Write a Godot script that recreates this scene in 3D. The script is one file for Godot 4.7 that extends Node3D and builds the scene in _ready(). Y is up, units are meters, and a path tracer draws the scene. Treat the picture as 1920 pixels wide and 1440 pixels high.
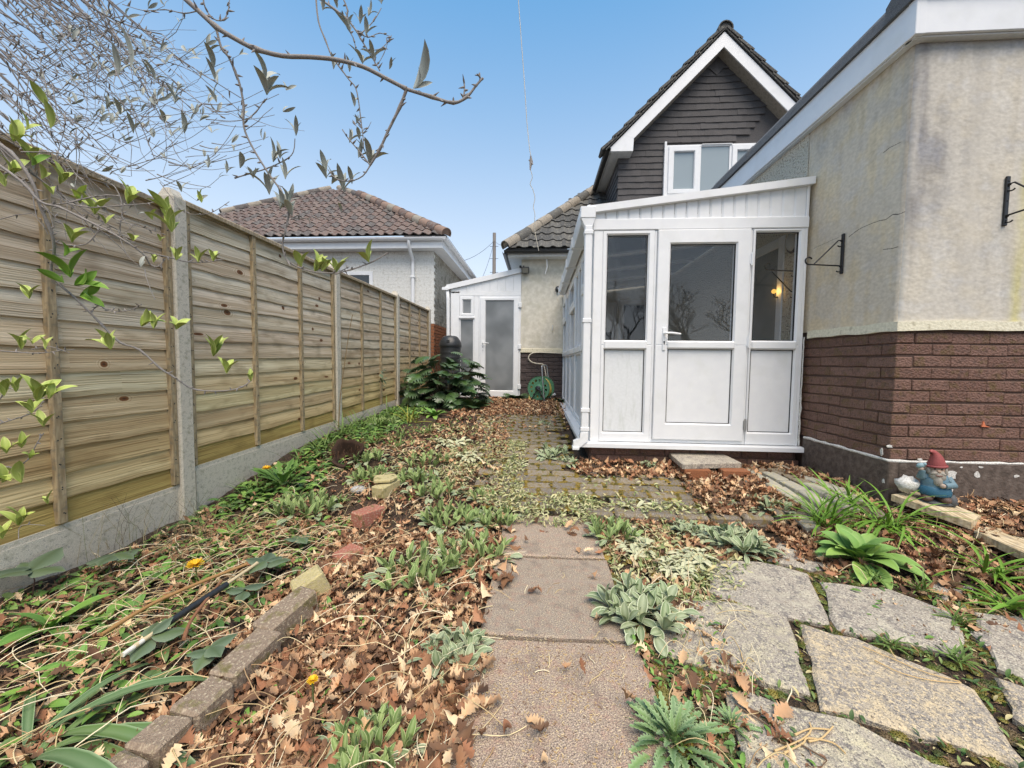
extends Node3D
# A narrow back garden between a lapped fence and a rendered house extension with a white porch.
# World: x right, y up, -z along the fence; the eye stands over the red slabs whose tops are y = 0.

const EYE := Vector3(0, 1.05, 0)
const F := 721.0
const FENCE_X := -2.33
const WALL_X := 2.3
const WALL_Z := -2.65
const PORCH_Z := -3.486
const BACK_Z := -7.7

var rng := RandomNumberGenerator.new()
var view := Basis()
var taken := {}
var M := {}
var lump := FastNoiseLite.new()
var outlines := []   # the paving slabs' outlines, seen from above


class MB:
	# collects triangles for one mesh; polygons are given counter-clockwise as seen from outside
	var v := PackedVector3Array()
	var n := PackedVector3Array()
	var t := PackedVector2Array()
	var c := PackedColorArray()
	var ix := PackedInt32Array()
	var col := Color(1, 1, 1)

	func vert(p: Vector3, nn: Vector3, uv := Vector2.ZERO) -> int:
		v.append(p)
		n.append(nn)
		t.append(uv)
		c.append(col)
		return v.size() - 1

	func face(a: int, b: int, d: int) -> void:
		ix.append(a)
		ix.append(d)
		ix.append(b)

	func tri(a: Vector3, b: Vector3, d: Vector3) -> void:
		var nn := (b - a).cross(d - a).normalized()
		var i := vert(a, nn)
		vert(b, nn)
		vert(d, nn)
		face(i, i + 1, i + 2)

	func quad(a: Vector3, b: Vector3, d: Vector3, e: Vector3, ua := Vector2(0, 0), ub := Vector2(1, 0), ud := Vector2(1, 1), ue := Vector2(0, 1)) -> void:
		var nn := (b - a).cross(e - a)
		if nn.length_squared() < 1e-14:
			nn = (d - b).cross(e - b)
		nn = nn.normalized()
		var i := vert(a, nn, ua)
		vert(b, nn, ub)
		vert(d, nn, ud)
		vert(e, nn, ue)
		face(i, i + 1, i + 2)
		face(i, i + 2, i + 3)

	func fan(p: Array) -> void:
		for k in range(1, p.size() - 1):
			tri(p[0], p[k], p[k + 1])

	# a prism from a polygon (counter-clockwise seen against dir) pushed along dir
	func prism(p0: Array, dir: Vector3) -> void:
		var p := p0.duplicate()
		var sum := Vector3()
		for k in p.size():
			sum += p[k].cross(p[(k + 1) % p.size()])
		if sum.dot(dir) > 0:
			p.reverse()
		fan(p)
		var q := []
		for a in p:
			q.append(a + dir)
		var r := q.duplicate()
		r.reverse()
		fan(r)
		for k in p.size():
			var m: int = (k + 1) % p.size()
			quad(p[m], p[k], q[k], q[m])

	# a box between two corners, with chamfered edges
	func box(lo: Vector3, hi: Vector3, ch := 0.0, xf := Transform3D()) -> void:
		if ch <= 0.0:
			var P := []
			for k in 8:
				P.append(xf * Vector3(hi.x if k & 1 else lo.x, hi.y if k & 2 else lo.y, hi.z if k & 4 else lo.z))
			quad(P[4], P[5], P[7], P[6])
			quad(P[1], P[0], P[2], P[3])
			quad(P[5], P[1], P[3], P[7])
			quad(P[0], P[4], P[6], P[2])
			quad(P[6], P[7], P[3], P[2])
			quad(P[0], P[1], P[5], P[4])
			return
		var mid := (lo + hi) / 2
		var h := (hi - lo) / 2
		var s := func(x: float, y: float, z: float, ax: int) -> Vector3:
			# the corner (signs) of the face across axis ax
			var e := h - Vector3(ch, ch, ch)
			e[ax] = h[ax]
			return xf * (mid + Vector3(x, y, z) * e)
		for ax in 3:
			var u := (ax + 1) % 3
			var w := (ax + 2) % 3
			for sg in [-1.0, 1.0]:
				var cs := []
				for k in [[-1, -1], [1, -1], [1, 1], [-1, 1]]:
					var g := Vector3()
					g[ax] = sg
					g[u] = k[0] * sg
					g[w] = k[1]
					cs.append(s.call(g.x, g.y, g.z, ax))
				quad(cs[0], cs[1], cs[2], cs[3])
			for su in [-1.0, 1.0]:
				for sw in [-1.0, 1.0]:
					var g0 := Vector3()
					g0[u] = su
					g0[w] = sw
					g0[ax] = -1
					var g1 := g0
					g1[ax] = 1
					var a: Vector3 = s.call(g0.x, g0.y, g0.z, u)
					var b: Vector3 = s.call(g1.x, g1.y, g1.z, u)
					var d: Vector3 = s.call(g1.x, g1.y, g1.z, w)
					var e: Vector3 = s.call(g0.x, g0.y, g0.z, w)
					if su * sw > 0:
						quad(a, e, d, b)
					else:
						quad(a, b, d, e)
		for k in 8:
			var g := Vector3(1 if k & 1 else -1, 1 if k & 2 else -1, 1 if k & 4 else -1)
			var a: Vector3 = s.call(g.x, g.y, g.z, 0)
			var b: Vector3 = s.call(g.x, g.y, g.z, 1)
			var d: Vector3 = s.call(g.x, g.y, g.z, 2)
			if g.x * g.y * g.z > 0:
				tri(a, b, d)
			else:
				tri(a, d, b)

	func tube(p: Array, r: Array, sides := 6, caps := true) -> void:
		var up := Vector3.UP
		var first := v.size()
		var d0: Vector3 = (p[1] - p[0]).normalized()
		if absf(d0.dot(up)) > 0.9:
			up = Vector3.RIGHT
		var side := d0.cross(up).normalized()
		for k in p.size():
			var d: Vector3 = (p[mini(k + 1, p.size() - 1)] - p[maxi(k - 1, 0)]).normalized()
			side = (side - d * side.dot(d)).normalized()
			var o := d.cross(side)
			var rr: float = r[mini(k, r.size() - 1)]
			for j in sides:
				var a := TAU * j / sides
				var nn := side * cos(a) + o * sin(a)
				vert(p[k] + nn * rr, nn, Vector2(float(j) / sides, k))
		for k in p.size() - 1:
			for j in sides:
				var a := first + k * sides + j
				var b := first + k * sides + (j + 1) % sides
				face(a, b, a + sides)
				face(b, b + sides, a + sides)
		if caps:
			for e in [0, p.size() - 1]:
				var q := []
				for j in sides:
					q.append(v[first + e * sides + (j if e else sides - 1 - j)])
				fan(q)

	# a solid of revolution about y: profile of Vector2(radius, y)
	func lathe(prof: Array, sides := 20, xf := Transform3D(), squash := Vector3.ONE) -> void:
		var first := v.size()
		for k in prof.size():
			var d: Vector2 = prof[mini(k + 1, prof.size() - 1)] - prof[maxi(k - 1, 0)]
			var nr := Vector2(d.y, -d.x).normalized()
			for j in sides:
				var a := TAU * j / sides
				var p := Vector3(cos(a) * prof[k].x, prof[k].y, -sin(a) * prof[k].x) * squash
				var nn := Vector3(cos(a) * nr.x, nr.y, -sin(a) * nr.x) / squash
				vert(xf * p, (xf.basis * nn).normalized(), Vector2(float(j) / sides, float(k) / prof.size()))
		for k in prof.size() - 1:
			for j in sides:
				var a := first + k * sides + j
				var b := first + k * sides + (j + 1) % sides
				face(a, b, a + sides)
				face(b, b + sides, a + sides)

	func ball(at: Vector3, r: Vector3, basis := Basis(), sides := 14, rings := 8) -> void:
		var prof := []
		for k in rings + 1:
			var a := PI * (float(k) / rings - 0.5)
			prof.append(Vector2(maxf(cos(a), 0.001), sin(a)))
		lathe(prof, sides, Transform3D(basis, at), r)

	# a sheet: rows of points, smooth
	func sheet(rows: Array, uvs := true) -> void:
		var nu: int = rows[0].size()
		var nv := rows.size()
		var first := v.size()
		for j in nv:
			for i in nu:
				var du: Vector3 = rows[j][mini(i + 1, nu - 1)] - rows[j][maxi(i - 1, 0)]
				var dv: Vector3 = rows[mini(j + 1, nv - 1)][i] - rows[maxi(j - 1, 0)][i]
				vert(rows[j][i], du.cross(dv).normalized(), Vector2(float(i) / (nu - 1), float(j) / (nv - 1)) if uvs else Vector2.ZERO)
		for j in nv - 1:
			for i in nu - 1:
				var a := first + j * nu + i
				face(a, a + 1, a + nu + 1)
				face(a, a + nu + 1, a + nu)

	func mesh() -> ArrayMesh:
		var m := ArrayMesh.new()
		var s := []
		s.resize(Mesh.ARRAY_MAX)
		s[Mesh.ARRAY_VERTEX] = v
		s[Mesh.ARRAY_NORMAL] = n
		s[Mesh.ARRAY_TEX_UV] = t
		s[Mesh.ARRAY_COLOR] = c
		s[Mesh.ARRAY_INDEX] = ix
		m.add_surface_from_arrays(Mesh.PRIMITIVE_TRIANGLES, s)
		return m


# ---------------------------------------------------------------- measuring: a photograph's point on a known plane of the place
func ray(px: float, py: float) -> Vector3:
	return view * Vector3((px - 960) / F, (720 - py) / F, -1)

func on_z(px: float, py: float, z: float) -> Vector3:
	var r := ray(px, py)
	return EYE + r * (z / r.z)

func on_x(px: float, py: float, x: float) -> Vector3:
	var r := ray(px, py)
	return EYE + r * (x / r.x)

func on_y(px: float, py: float, y: float) -> Vector3:
	var r := ray(px, py)
	return EYE + r * ((y - EYE.y) / r.y)

func on_plane(px: float, py: float, o: Vector3, nn: Vector3) -> Vector3:
	var r := ray(px, py)
	return EYE + r * ((o - EYE).dot(nn) / r.dot(nn))

func at(px: float, py: float, d: float) -> Vector3:
	return EYE + ray(px, py) * d

func on_ground(px: float, py: float) -> Vector3:
	var y := 0.0
	var p := Vector3()
	for k in 14:
		p = on_y(px, py, y)
		y = lerpf(y, gh(p.x, p.z), 0.6)
	p.y = gh(p.x, p.z)
	return p

# the height of the ground: level by the slabs, rising to the porch and the house, banked up by the extension
func gh(x: float, z: float) -> float:
	var kz := [2.0, -2.4, -3.0, -3.5, -4.4, -6.3, -7.7, -30.0, -400.0]
	var ky := [0.0, 0.0, 0.1, 0.2, 0.27, 0.34, 0.37, 0.45, 0.45]
	var y := 0.0
	for k in kz.size() - 1:
		if z <= kz[k] and z > kz[k + 1]:
			y = lerpf(ky[k], ky[k + 1], (kz[k] - z) / (kz[k] - kz[k + 1]))
	y += (0.12 + 0.05 * smoothstep(2.25, 2.7, x)) * smoothstep(1.35, 2.1, x) * smoothstep(1.7, 2.5, -z) * smoothstep(-3.5, -2.7, z)
	return y


# ---------------------------------------------------------------- nodes
func numbered(called: String, parent: Node) -> String:
	var key := str(parent.get_instance_id()) + called
	var k: int = taken.get(key, 0)
	taken[key] = k + 1
	return called if k == 0 else "%s_%03d" % [called, k]

func tag(o: Node, label: String, category := "", group := "", kind := "") -> void:
	if label:
		o.set_meta("label", label)
	if category:
		o.set_meta("category", category)
	if group:
		o.set_meta("group", group)
	if kind:
		o.set_meta("kind", kind)

func thing(called: String, label: String, category: String, where := Vector3.ZERO, turn := 0.0, group := "") -> Node3D:
	var o := Node3D.new()
	o.name = numbered(called, self)
	add_child(o, true)
	o.position = where
	o.rotation.y = turn
	tag(o, label, category, group)
	return o

func put(called: String, m: Variant, mat: Material, parent: Node = self, xf := Transform3D()) -> MeshInstance3D:
	var o := MeshInstance3D.new()
	o.mesh = m.mesh() if m is MB else m
	o.material_override = mat
	o.name = numbered(called, parent)
	o.transform = xf
	parent.add_child(o, true)
	return o

func stuff(called: String, m: Mesh, mat: Material, places: Array, tints: Array, parent: Node = self) -> MultiMeshInstance3D:
	var mm := MultiMesh.new()
	mm.transform_format = MultiMesh.TRANSFORM_3D
	mm.use_colors = true
	mm.mesh = m
	mm.instance_count = places.size()
	for i in places.size():
		mm.set_instance_transform(i, places[i])
		mm.set_instance_color(i, tints[i])
	var o := MultiMeshInstance3D.new()
	o.multimesh = mm
	o.material_override = mat
	o.name = numbered(called, parent)
	o.set_meta("kind", "stuff")
	parent.add_child(o, true)
	return o

func rb(lo: Vector3, hi: Vector3, ch := 0.0, xf := Transform3D()) -> MB:
	var b := MB.new()
	b.box(lo, hi, ch, xf)
	return b

func V(x: float, y: float, z: float) -> Vector3:
	return Vector3(x, y, z)

func rf(a: float, b: float) -> float:
	return rng.randf_range(a, b)


# ---------------------------------------------------------------- textures and materials
func noise(w: int, h: int, sd: int, freq: float, oct := 4, type := FastNoiseLite.TYPE_SIMPLEX_SMOOTH) -> Image:
	var f := FastNoiseLite.new()
	f.seed = sd
	f.frequency = freq
	f.fractal_octaves = oct
	f.noise_type = type
	if type == FastNoiseLite.TYPE_CELLULAR:
		f.cellular_return_type = FastNoiseLite.RETURN_DISTANCE
		f.fractal_type = FastNoiseLite.FRACTAL_NONE
	return f.get_seamless_image(w, h)

func bytes(im: Image, w := 0, h := 0) -> PackedByteArray:
	if w:
		im.resize(w, h, Image.INTERPOLATE_CUBIC)
	im.convert(Image.FORMAT_L8)
	return im.get_data()

func ramp(stops: Array) -> PackedByteArray:
	# [[position, Color sRGB], ...] to 256 rgb triples
	var out := PackedByteArray()
	for k in 256:
		var x := k / 255.0
		var c: Color = stops[0][1]
		for j in stops.size() - 1:
			if x >= stops[j][0]:
				c = stops[j][1].lerp(stops[j + 1][1], clampf((x - stops[j][0]) / maxf(stops[j + 1][0] - stops[j][0], 1e-4), 0, 1))
		out.append(int(clampf(c.r, 0, 1) * 255))
		out.append(int(clampf(c.g, 0, 1) * 255))
		out.append(int(clampf(c.b, 0, 1) * 255))
	return out

func mixed(w: int, h: int, layers: Array) -> ImageTexture:
	# layers: [bytes, ramp] first, then [bytes, ramp, lo, hi]: laid over where the mask bytes pass from lo to hi
	var out := PackedByteArray()
	out.resize(w * h * 3)
	var b0: PackedByteArray = layers[0][0]
	var r0: PackedByteArray = layers[0][1]
	for i in w * h:
		var k := b0[i] * 3
		out[i * 3] = r0[k]
		out[i * 3 + 1] = r0[k + 1]
		out[i * 3 + 2] = r0[k + 2]
	for l in range(1, layers.size()):
		var b: PackedByteArray = layers[l][0]
		var r: PackedByteArray = layers[l][1]
		var lo: float = layers[l][2] * 255.0
		var span: float = maxf((layers[l][3] - layers[l][2]) * 255.0, 1.0)
		for i in w * h:
			var m: float = (b[i] - lo) / span
			if m <= 0.0:
				continue
			m = minf(m, 1.0)
			var k := b[i] * 3
			out[i * 3] = int(lerpf(out[i * 3], r[k], m))
			out[i * 3 + 1] = int(lerpf(out[i * 3 + 1], r[k + 1], m))
			out[i * 3 + 2] = int(lerpf(out[i * 3 + 2], r[k + 2], m))
	return ImageTexture.create_from_image(Image.create_from_data(w, h, false, Image.FORMAT_RGB8, out))

func grey_tex(im: Image) -> ImageTexture:
	im.convert(Image.FORMAT_L8)
	return ImageTexture.create_from_image(im)

func flat(c: Color, rough := 0.7, vc := false) -> StandardMaterial3D:
	var m := StandardMaterial3D.new()
	m.albedo_color = c
	m.roughness = rough
	m.vertex_color_use_as_albedo = vc
	return m

func textured(tex: Texture2D, scale: float, rough := 0.85, bump: Texture2D = null, depth := 0.3, world := true, vc := true) -> StandardMaterial3D:
	var m := StandardMaterial3D.new()
	m.albedo_texture = tex
	m.roughness = rough
	m.uv1_triplanar = true
	m.uv1_world_triplanar = world
	m.uv1_scale = Vector3.ONE * scale
	m.uv1_triplanar_sharpness = 4
	m.vertex_color_use_as_albedo = vc
	if bump:
		m.heightmap_enabled = true
		m.heightmap_texture = bump
		m.heightmap_scale = depth
	return m

func C(r: float, g: float, b: float) -> Color:
	return Color(r / 255.0, g / 255.0, b / 255.0)

func two(a: Color, b: Color) -> PackedByteArray:
	return ramp([[0.0, a], [1.0, b]])


func _ready() -> void:
	rng.seed = 11
	# --- camera, sky, sun, exposure
	var cam := Camera3D.new()
	cam.name = "camera"
	cam.position = EYE
	cam.rotation_degrees = Vector3(-3.1, 3.9, 0.6)
	cam.fov = rad_to_deg(2 * atan(720 / F))
	cam.near = 0.05
	cam.far = 900
	cam.current = true
	add_child(cam)
	view = cam.basis
	var env := Environment.new()
	env.background_mode = Environment.BG_SKY
	var sm := ProceduralSkyMaterial.new()
	sm.sky_top_color = C(34, 130, 190)
	sm.sky_horizon_color = C(240, 245, 250)
	sm.sky_curve = 0.33
	sm.ground_bottom_color = C(120, 112, 100)
	sm.ground_horizon_color = C(200, 203, 205)
	sm.sun_angle_max = 0.0
	env.sky = Sky.new()
	env.sky.sky_material = sm
	env.background_energy_multiplier = 0.42
	env.tonemap_mode = Environment.TONE_MAPPER_LINEAR
	env.tonemap_exposure = 3.25
	env.sdfgi_enabled = true
	env.ssao_enabled = true
	env.ssil_enabled = true
	var we := WorldEnvironment.new()
	we.name = "world_environment"
	we.environment = env
	add_child(we)
	var sun := DirectionalLight3D.new()
	sun.name = "sun"
	sun.light_color = Color(1.0, 0.935, 0.86)
	sun.light_energy = 0.5
	sun.light_angular_distance = 48
	sun.shadow_enabled = true
	sun.sky_mode = DirectionalLight3D.SKY_MODE_LIGHT_ONLY
	add_child(sun)
	sun.look_at_from_position(V(0.75, 4.8, 2.5), Vector3.ZERO)

	lump.seed = 5
	lump.frequency = 1.6
	make_materials()
	make_ground()
	make_fence()
	make_extension()
	make_porch()
	make_house()
	make_lean_to()
	make_neighbour()
	make_far_things()
	make_paving()
	make_fixtures()
	make_bricks_and_timber()
	make_gnome()
	make_plants()
	make_litter()
	make_shrub()
	make_bare_trees()


func wood_texture(sd: int) -> ImageTexture:
	var w := 1024
	var h := 512
	var a := bytes(noise(24, 512, sd, 0.022, 4), w, h)
	var g := bytes(noise(20, 512, sd + 1, 0.16, 3), w, h)
	var s := bytes(noise(256, 256, sd + 2, 0.02, 4), w, h)
	var r := RandomNumberGenerator.new()
	r.seed = sd
	# knots: the grain bends round an ellipse and darkens in it
	var k2 := PackedByteArray()
	k2.resize(w * h)
	for k in 5:
		var cx := r.randi_range(60, w - 60)
		var cy := r.randi_range(30, h - 30)
		var rx := r.randi_range(9, 20)
		var ry := r.randi_range(7, 13)
		for y in range(maxi(0, cy - ry * 3), mini(h, cy + ry * 3)):
			for x in range(maxi(0, cx - rx * 4), mini(w, cx + rx * 4)):
				var d := Vector2((x - cx) / float(rx), (y - cy) / float(ry)).length()
				if d < 1.0:
					k2[y * w + x] = int(255 - 40 * d)
				elif d < 2.6:
					g[y * w + x] = clampi(int(lerpf(128 + 110 * sin(d * 9.0), g[y * w + x], (d - 1.0) / 1.6)), 0, 255)
	return mixed(w, h, [
		[a, ramp([[0.15, C(180, 166, 146)], [0.5, C(203, 192, 175)], [0.85, C(222, 213, 199)]])],
		[g, ramp([[0.0, C(156, 136, 110)], [1.0, C(134, 112, 86)]]), 0.56, 1.05],
		[s, ramp([[0.0, C(150, 134, 112)], [1.0, C(132, 118, 98)]]), 0.62, 1.3],
		[k2, ramp([[0.0, C(120, 84, 52)], [0.9, C(112, 76, 46)], [1.0, C(70, 46, 30)]]), 0.3, 0.9]])


func make_materials() -> void:
	var n1 := noise(512, 512, 1, 0.02, 5)
	var n2 := noise(512, 512, 2, 0.05, 4)
	var n3 := noise(512, 512, 3, 0.2, 2)
	var n4 := noise(512, 512, 4, 0.009, 4)
	var b1 := bytes(n1)
	var b2 := bytes(n2)
	var b3 := bytes(n3)
	var b4 := bytes(n4)
	var bump_fine := grey_tex(n3.duplicate())
	var bump_mid := grey_tex(n2.duplicate())
	var bump_big := grey_tex(n1.duplicate())
	M.bump_mid = bump_mid
	M.bump_fine = bump_fine
	for k in 3:
		var m := StandardMaterial3D.new()
		m.albedo_texture = wood_texture(30 + k * 7)
		m.roughness = 0.85
		m.vertex_color_use_as_albedo = true
		m.heightmap_enabled = true
		m.heightmap_texture = grey_tex(Image.create_from_data(1024, 512, false, Image.FORMAT_L8, bytes(noise(20, 512, 31 + k * 7, 0.16, 3), 1024, 512)))
		m.heightmap_scale = 0.25
		M["wood%d" % k] = m
	M.batten = textured(mixed(512, 512, [[bytes(noise(512, 64, 60, 0.05, 4), 512, 512), ramp([[0.2, C(150, 132, 104)], [0.8, C(188, 172, 144)]])], [b1, two(C(118, 108, 92), C(122, 120, 112)), 0.5, 1.2]]), 2.2, 0.9, bump_fine, 0.15)
	M.concrete = textured(mixed(512, 512, [[b3, ramp([[0.1, C(168, 161, 146)], [0.5, C(206, 199, 183)], [0.9, C(226, 220, 206)]])], [b1, two(C(160, 156, 140), C(150, 146, 124)), 0.55, 1.15], [b2, two(C(120, 120, 116), C(112, 112, 108)), 0.68, 1.05]]), 2.0, 0.95, bump_fine, 0.2)
	M.upvc = textured(mixed(512, 512, [[b1, ramp([[0.2, C(227, 229, 231)], [0.8, C(231, 233, 234)]])], [b4, two(C(220, 222, 221), C(216, 218, 215)), 0.62, 1.3]]), 0.7, 0.30)
	M.upvc_dull = textured(mixed(512, 512, [[b2, ramp([[0.2, C(216, 219, 220)], [0.8, C(222, 225, 226)]])], [bytes(noise(512, 96, 61, 0.03, 4), 512, 512), two(C(202, 206, 202), C(192, 197, 191)), 0.58, 1.3]]), 1.1, 0.5, bump_fine, 0.03)
	M.gasket = flat(C(30, 32, 34), 0.6)
	M.glass = flat(Color(0.10, 0.12, 0.12, 0.06), 0.02)
	M.glass.transparency = BaseMaterial3D.TRANSPARENCY_ALPHA
	M.frosted = textured(mixed(512, 512, [[bytes(noise(512, 512, 62, 0.005, 3)), ramp([[0.2, C(106, 110, 112)], [0.8, C(134, 138, 140)]])], [b3, two(C(116, 119, 121), C(128, 131, 132)), 0.6, 1.4]]), 0.5, 0.28, bump_fine, 0.05)
	M.polycarb = flat(Color(0.42, 0.44, 0.46, 0.8), 0.2)
	M.polycarb.transparency = BaseMaterial3D.TRANSPARENCY_ALPHA
	M.room = flat(C(92, 88, 82), 0.9)
	M.black_iron = flat(C(26, 26, 28), 0.45)
	M.black_plastic = textured(mixed(512, 512, [[b2, two(C(36, 38, 40), C(52, 54, 56))], [b1, two(C(80, 80, 78), C(90, 90, 86)), 0.66, 1.4]]), 2.5, 0.42)
	M.steel = flat(C(190, 192, 192), 0.3)
	M.steel.metallic = 0.8
	M.cream = textured(mixed(512, 512, [[b1, ramp([[0.2, C(196, 192, 178)], [0.8, C(214, 210, 197)]])], [b4, two(C(188, 184, 166), C(184, 180, 160)), 0.55, 1.2]]), 0.8, 0.92, bump_mid, 0.15)
	M.cream_trim = textured(mixed(512, 512, [[b2, ramp([[0.1, C(206, 200, 176)], [0.8, C(226, 221, 198)]])], [b1, two(C(176, 170, 146), C(160, 152, 128)), 0.68, 1.1]]), 1.6, 0.85, bump_mid, 0.2)
	var cell := noise(512, 512, 63, 0.075, 1, FastNoiseLite.TYPE_CELLULAR)
	M.pebbledash = textured(mixed(512, 512, [[bytes(cell.duplicate()), ramp([[0.0, C(222, 216, 200)], [0.45, C(204, 197, 178)], [1.0, C(140, 130, 112)]])], [b2, two(C(196, 178, 150), C(186, 160, 128)), 0.62, 1.1]]), 1.7, 0.9, grey_tex(cell), -1.2)
	for k in 4:
		var d: float = [0, 4, -5, 7][k]
		M["brick_paint%d" % k] = textured(mixed(512, 512, [[b2, two(C(98 + d, 71 + d, 59 + d), C(125 + d, 93 + d, 79 + d))], [b1, two(C(76, 58, 49), C(68, 51, 43)), 0.55, 1.1], [b4, two(C(96, 76, 40), C(92, 74, 38)), 0.60, 1.0]]), 1.9 + k * 0.13, 0.62, bump_mid, 0.5)
	M.dark_brick = textured(mixed(512, 512, [[b2, two(C(66, 56, 54), C(86, 75, 72))]]), 1.7, 0.7, bump_mid, 0.4)
	M.brick_joint = textured(mixed(512, 512, [[b2, two(C(80, 61, 52), C(102, 79, 69))]]), 2.4, 0.8, bump_fine, 0.4)
	M.plinth = textured(mixed(512, 512, [[b1, ramp([[0.1, C(72, 62, 54)], [0.5, C(92, 80, 72)], [0.9, C(108, 97, 88)]])], [b3, two(C(124, 116, 106), C(134, 126, 116)), 0.7, 1.3]]), 1.6, 0.8, bump_mid, 0.25)
	M.flake = textured(mixed(512, 512, [[b2, ramp([[0.1, C(170, 168, 160)], [0.8, C(226, 226, 222)]])]]), 3.0, 0.9)
	M.felt = textured(mixed(512, 512, [[b3, ramp([[0.1, C(74, 76, 78)], [0.6, C(104, 106, 108)], [0.95, C(150, 151, 152)]])], [b1, two(C(84, 85, 86), C(76, 76, 76)), 0.55, 1.2]]), 2.0, 0.95, bump_fine, 0.3)
	for k in 3:
		var d: float = [0, -3, 3][k]
		M["hung%d" % k] = textured(mixed(512, 512, [[b2, two(C(68 + d, 66 + d, 67 + d), C(88 + d, 86 + d, 86 + d))], [b4, two(C(92, 89, 86), C(100, 97, 92)), 0.66, 1.3]]), 1.3 + 0.2 * k, 0.8, bump_fine, 0.12)
	for k in 4:
		var ca: Color = [C(94, 76, 70), C(108, 86, 77), C(86, 79, 76), C(116, 96, 87)][k]
		M["pan%d" % k] = textured(mixed(512, 512, [[b2, two(ca.darkened(0.2), ca.lightened(0.1))], [b1, two(C(104, 102, 98), C(132, 130, 124)), 0.48, 0.85], [b3, two(C(170, 166, 158), C(204, 200, 192)), 0.7, 0.95]]), 1.1 + 0.17 * k, 0.9, bump_fine, 0.3)
	for k in 3:
		var ca: Color = [C(80, 80, 78), C(92, 91, 87), C(70, 70, 69)][k]
		M["roman%d" % k] = textured(mixed(512, 512, [[b2, two(ca.darkened(0.25), ca.lightened(0.12))], [b1, two(C(134, 130, 112), C(160, 156, 140)), 0.58, 1.0], [b3, two(C(176, 174, 164), C(206, 204, 196)), 0.75, 1.0]]), 1.3 + 0.17 * k, 0.92, bump_fine, 0.35)
	M.hip = textured(mixed(512, 512, [[b2, two(C(136, 128, 116), C(164, 156, 142))], [b1, two(C(104, 100, 94), C(96, 92, 86)), 0.55, 1.0]]), 1.5, 0.92, bump_fine, 0.3)
	M.hip_red = textured(mixed(512, 512, [[b2, two(C(128, 104, 90), C(156, 130, 114))], [b1, two(C(120, 112, 104), C(134, 128, 120)), 0.5, 0.9]]), 1.5, 0.92, bump_fine, 0.3)
	M.white_brick = textured(mixed(512, 512, [[b2, ramp([[0.1, C(206, 206, 200)], [0.8, C(226, 226, 222)]])], [b1, two(C(190, 188, 178), C(180, 178, 166)), 0.6, 1.2]]), 0.9, 0.9, bump_mid, 0.3)
	M.grey_brick = textured(mixed(512, 512, [[b2, ramp([[0.1, C(132, 128, 116)], [0.8, C(176, 173, 162)]])], [b4, two(C(112, 106, 92), C(104, 98, 84)), 0.5, 1.0]]), 0.7, 0.9, bump_mid, 0.3)
	M.red_brick = textured(mixed(512, 512, [[b2, ramp([[0.1, C(122, 76, 48)], [0.5, C(152, 98, 64)], [0.9, C(112, 74, 54)]])]]), 3.0, 0.92, bump_mid, 0.4)
	M.mortar = textured(mixed(512, 512, [[b3, two(C(138, 130, 118), C(168, 160, 148))]]), 2.4, 0.95)
	for k in 3:
		var ca: Array = [[C(118, 105, 94), C(186, 169, 150)], [C(124, 107, 95), C(190, 171, 151)], [C(116, 105, 94), C(184, 169, 151)]][k]
		M["red_slab%d" % k] = textured(mixed(512, 512, [[b3, ramp([[0.05, ca[0]], [0.5, ca[0].lerp(ca[1], 0.6)], [0.72, ca[1]], [0.92, C(232, 216, 192)]])], [b1, two(C(172, 134, 116), C(180, 138, 120)), 0.5, 1.4], [bytes(noise(512, 512, 68, 0.13, 3)), two(C(206, 184, 146), C(222, 204, 164)), 0.6, 0.85], [bytes(noise(512, 512, 69 + k, 0.16, 2)), two(C(84, 72, 66), C(74, 64, 60)), 0.68, 0.9], [b4, two(C(116, 104, 94), C(104, 94, 86)), 0.58, 1.5]]), 1.5 + 0.2 * k, 0.95, bump_fine, 0.5)
	var lich := bytes(noise(512, 512, 64, 0.05, 5))
	var lich2 := bytes(noise(512, 512, 65, 0.09, 3))
	for k in 3:
		var lo: float = [0.50, 0.47, 0.40][k]
		var ye: Color = [C(200, 192, 170), C(206, 196, 164), C(216, 196, 158)][k]
		M["grey_slab%d" % k] = textured(mixed(512, 512, [[b3, ramp([[0.1, C(122, 114, 104)], [0.5, C(160, 151, 138)], [0.9, C(206, 196, 178)]])], [b1, two(C(132, 126, 120), C(104, 100, 98)), 0.45, 0.95], [b4, two(ye.darkened(0.10), ye.darkened(0.04)), 0.52, 0.95], [lich, two(ye.darkened(0.12), ye), lo + 0.06, lo + 0.40], [lich2, two(ye, ye.lightened(0.12)), 0.62, 0.82], [bytes(noise(512, 512, 70 + k, 0.1, 3)), two(C(96, 92, 90), C(84, 80, 80)), 0.62, 0.9]]), 1.4 + 0.23 * k, 0.95, bump_fine, 0.3)
	for k in 3:
		var ca: Color = [C(124, 112, 96), C(136, 122, 102), C(112, 102, 90)][k]
		M["block%d" % k] = textured(mixed(512, 512, [[b3, ramp([[0.1, ca.darkened(0.2)], [0.9, ca.lightened(0.25)]])], [b1, two(C(128, 114, 74), C(124, 106, 58)), 0.44, 0.85], [lich2, two(C(186, 182, 168), C(204, 200, 186)), 0.7, 0.85]]), 2.0 + 0.2 * k, 0.95, bump_fine, 0.4)
	M.pale_block = textured(mixed(512, 512, [[b3, ramp([[0.1, C(146, 144, 132)], [0.9, C(192, 188, 172)]])], [b1, two(C(196, 186, 138), C(206, 194, 140)), 0.58, 0.9]]), 2.2, 0.95, bump_fine, 0.3)
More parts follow.
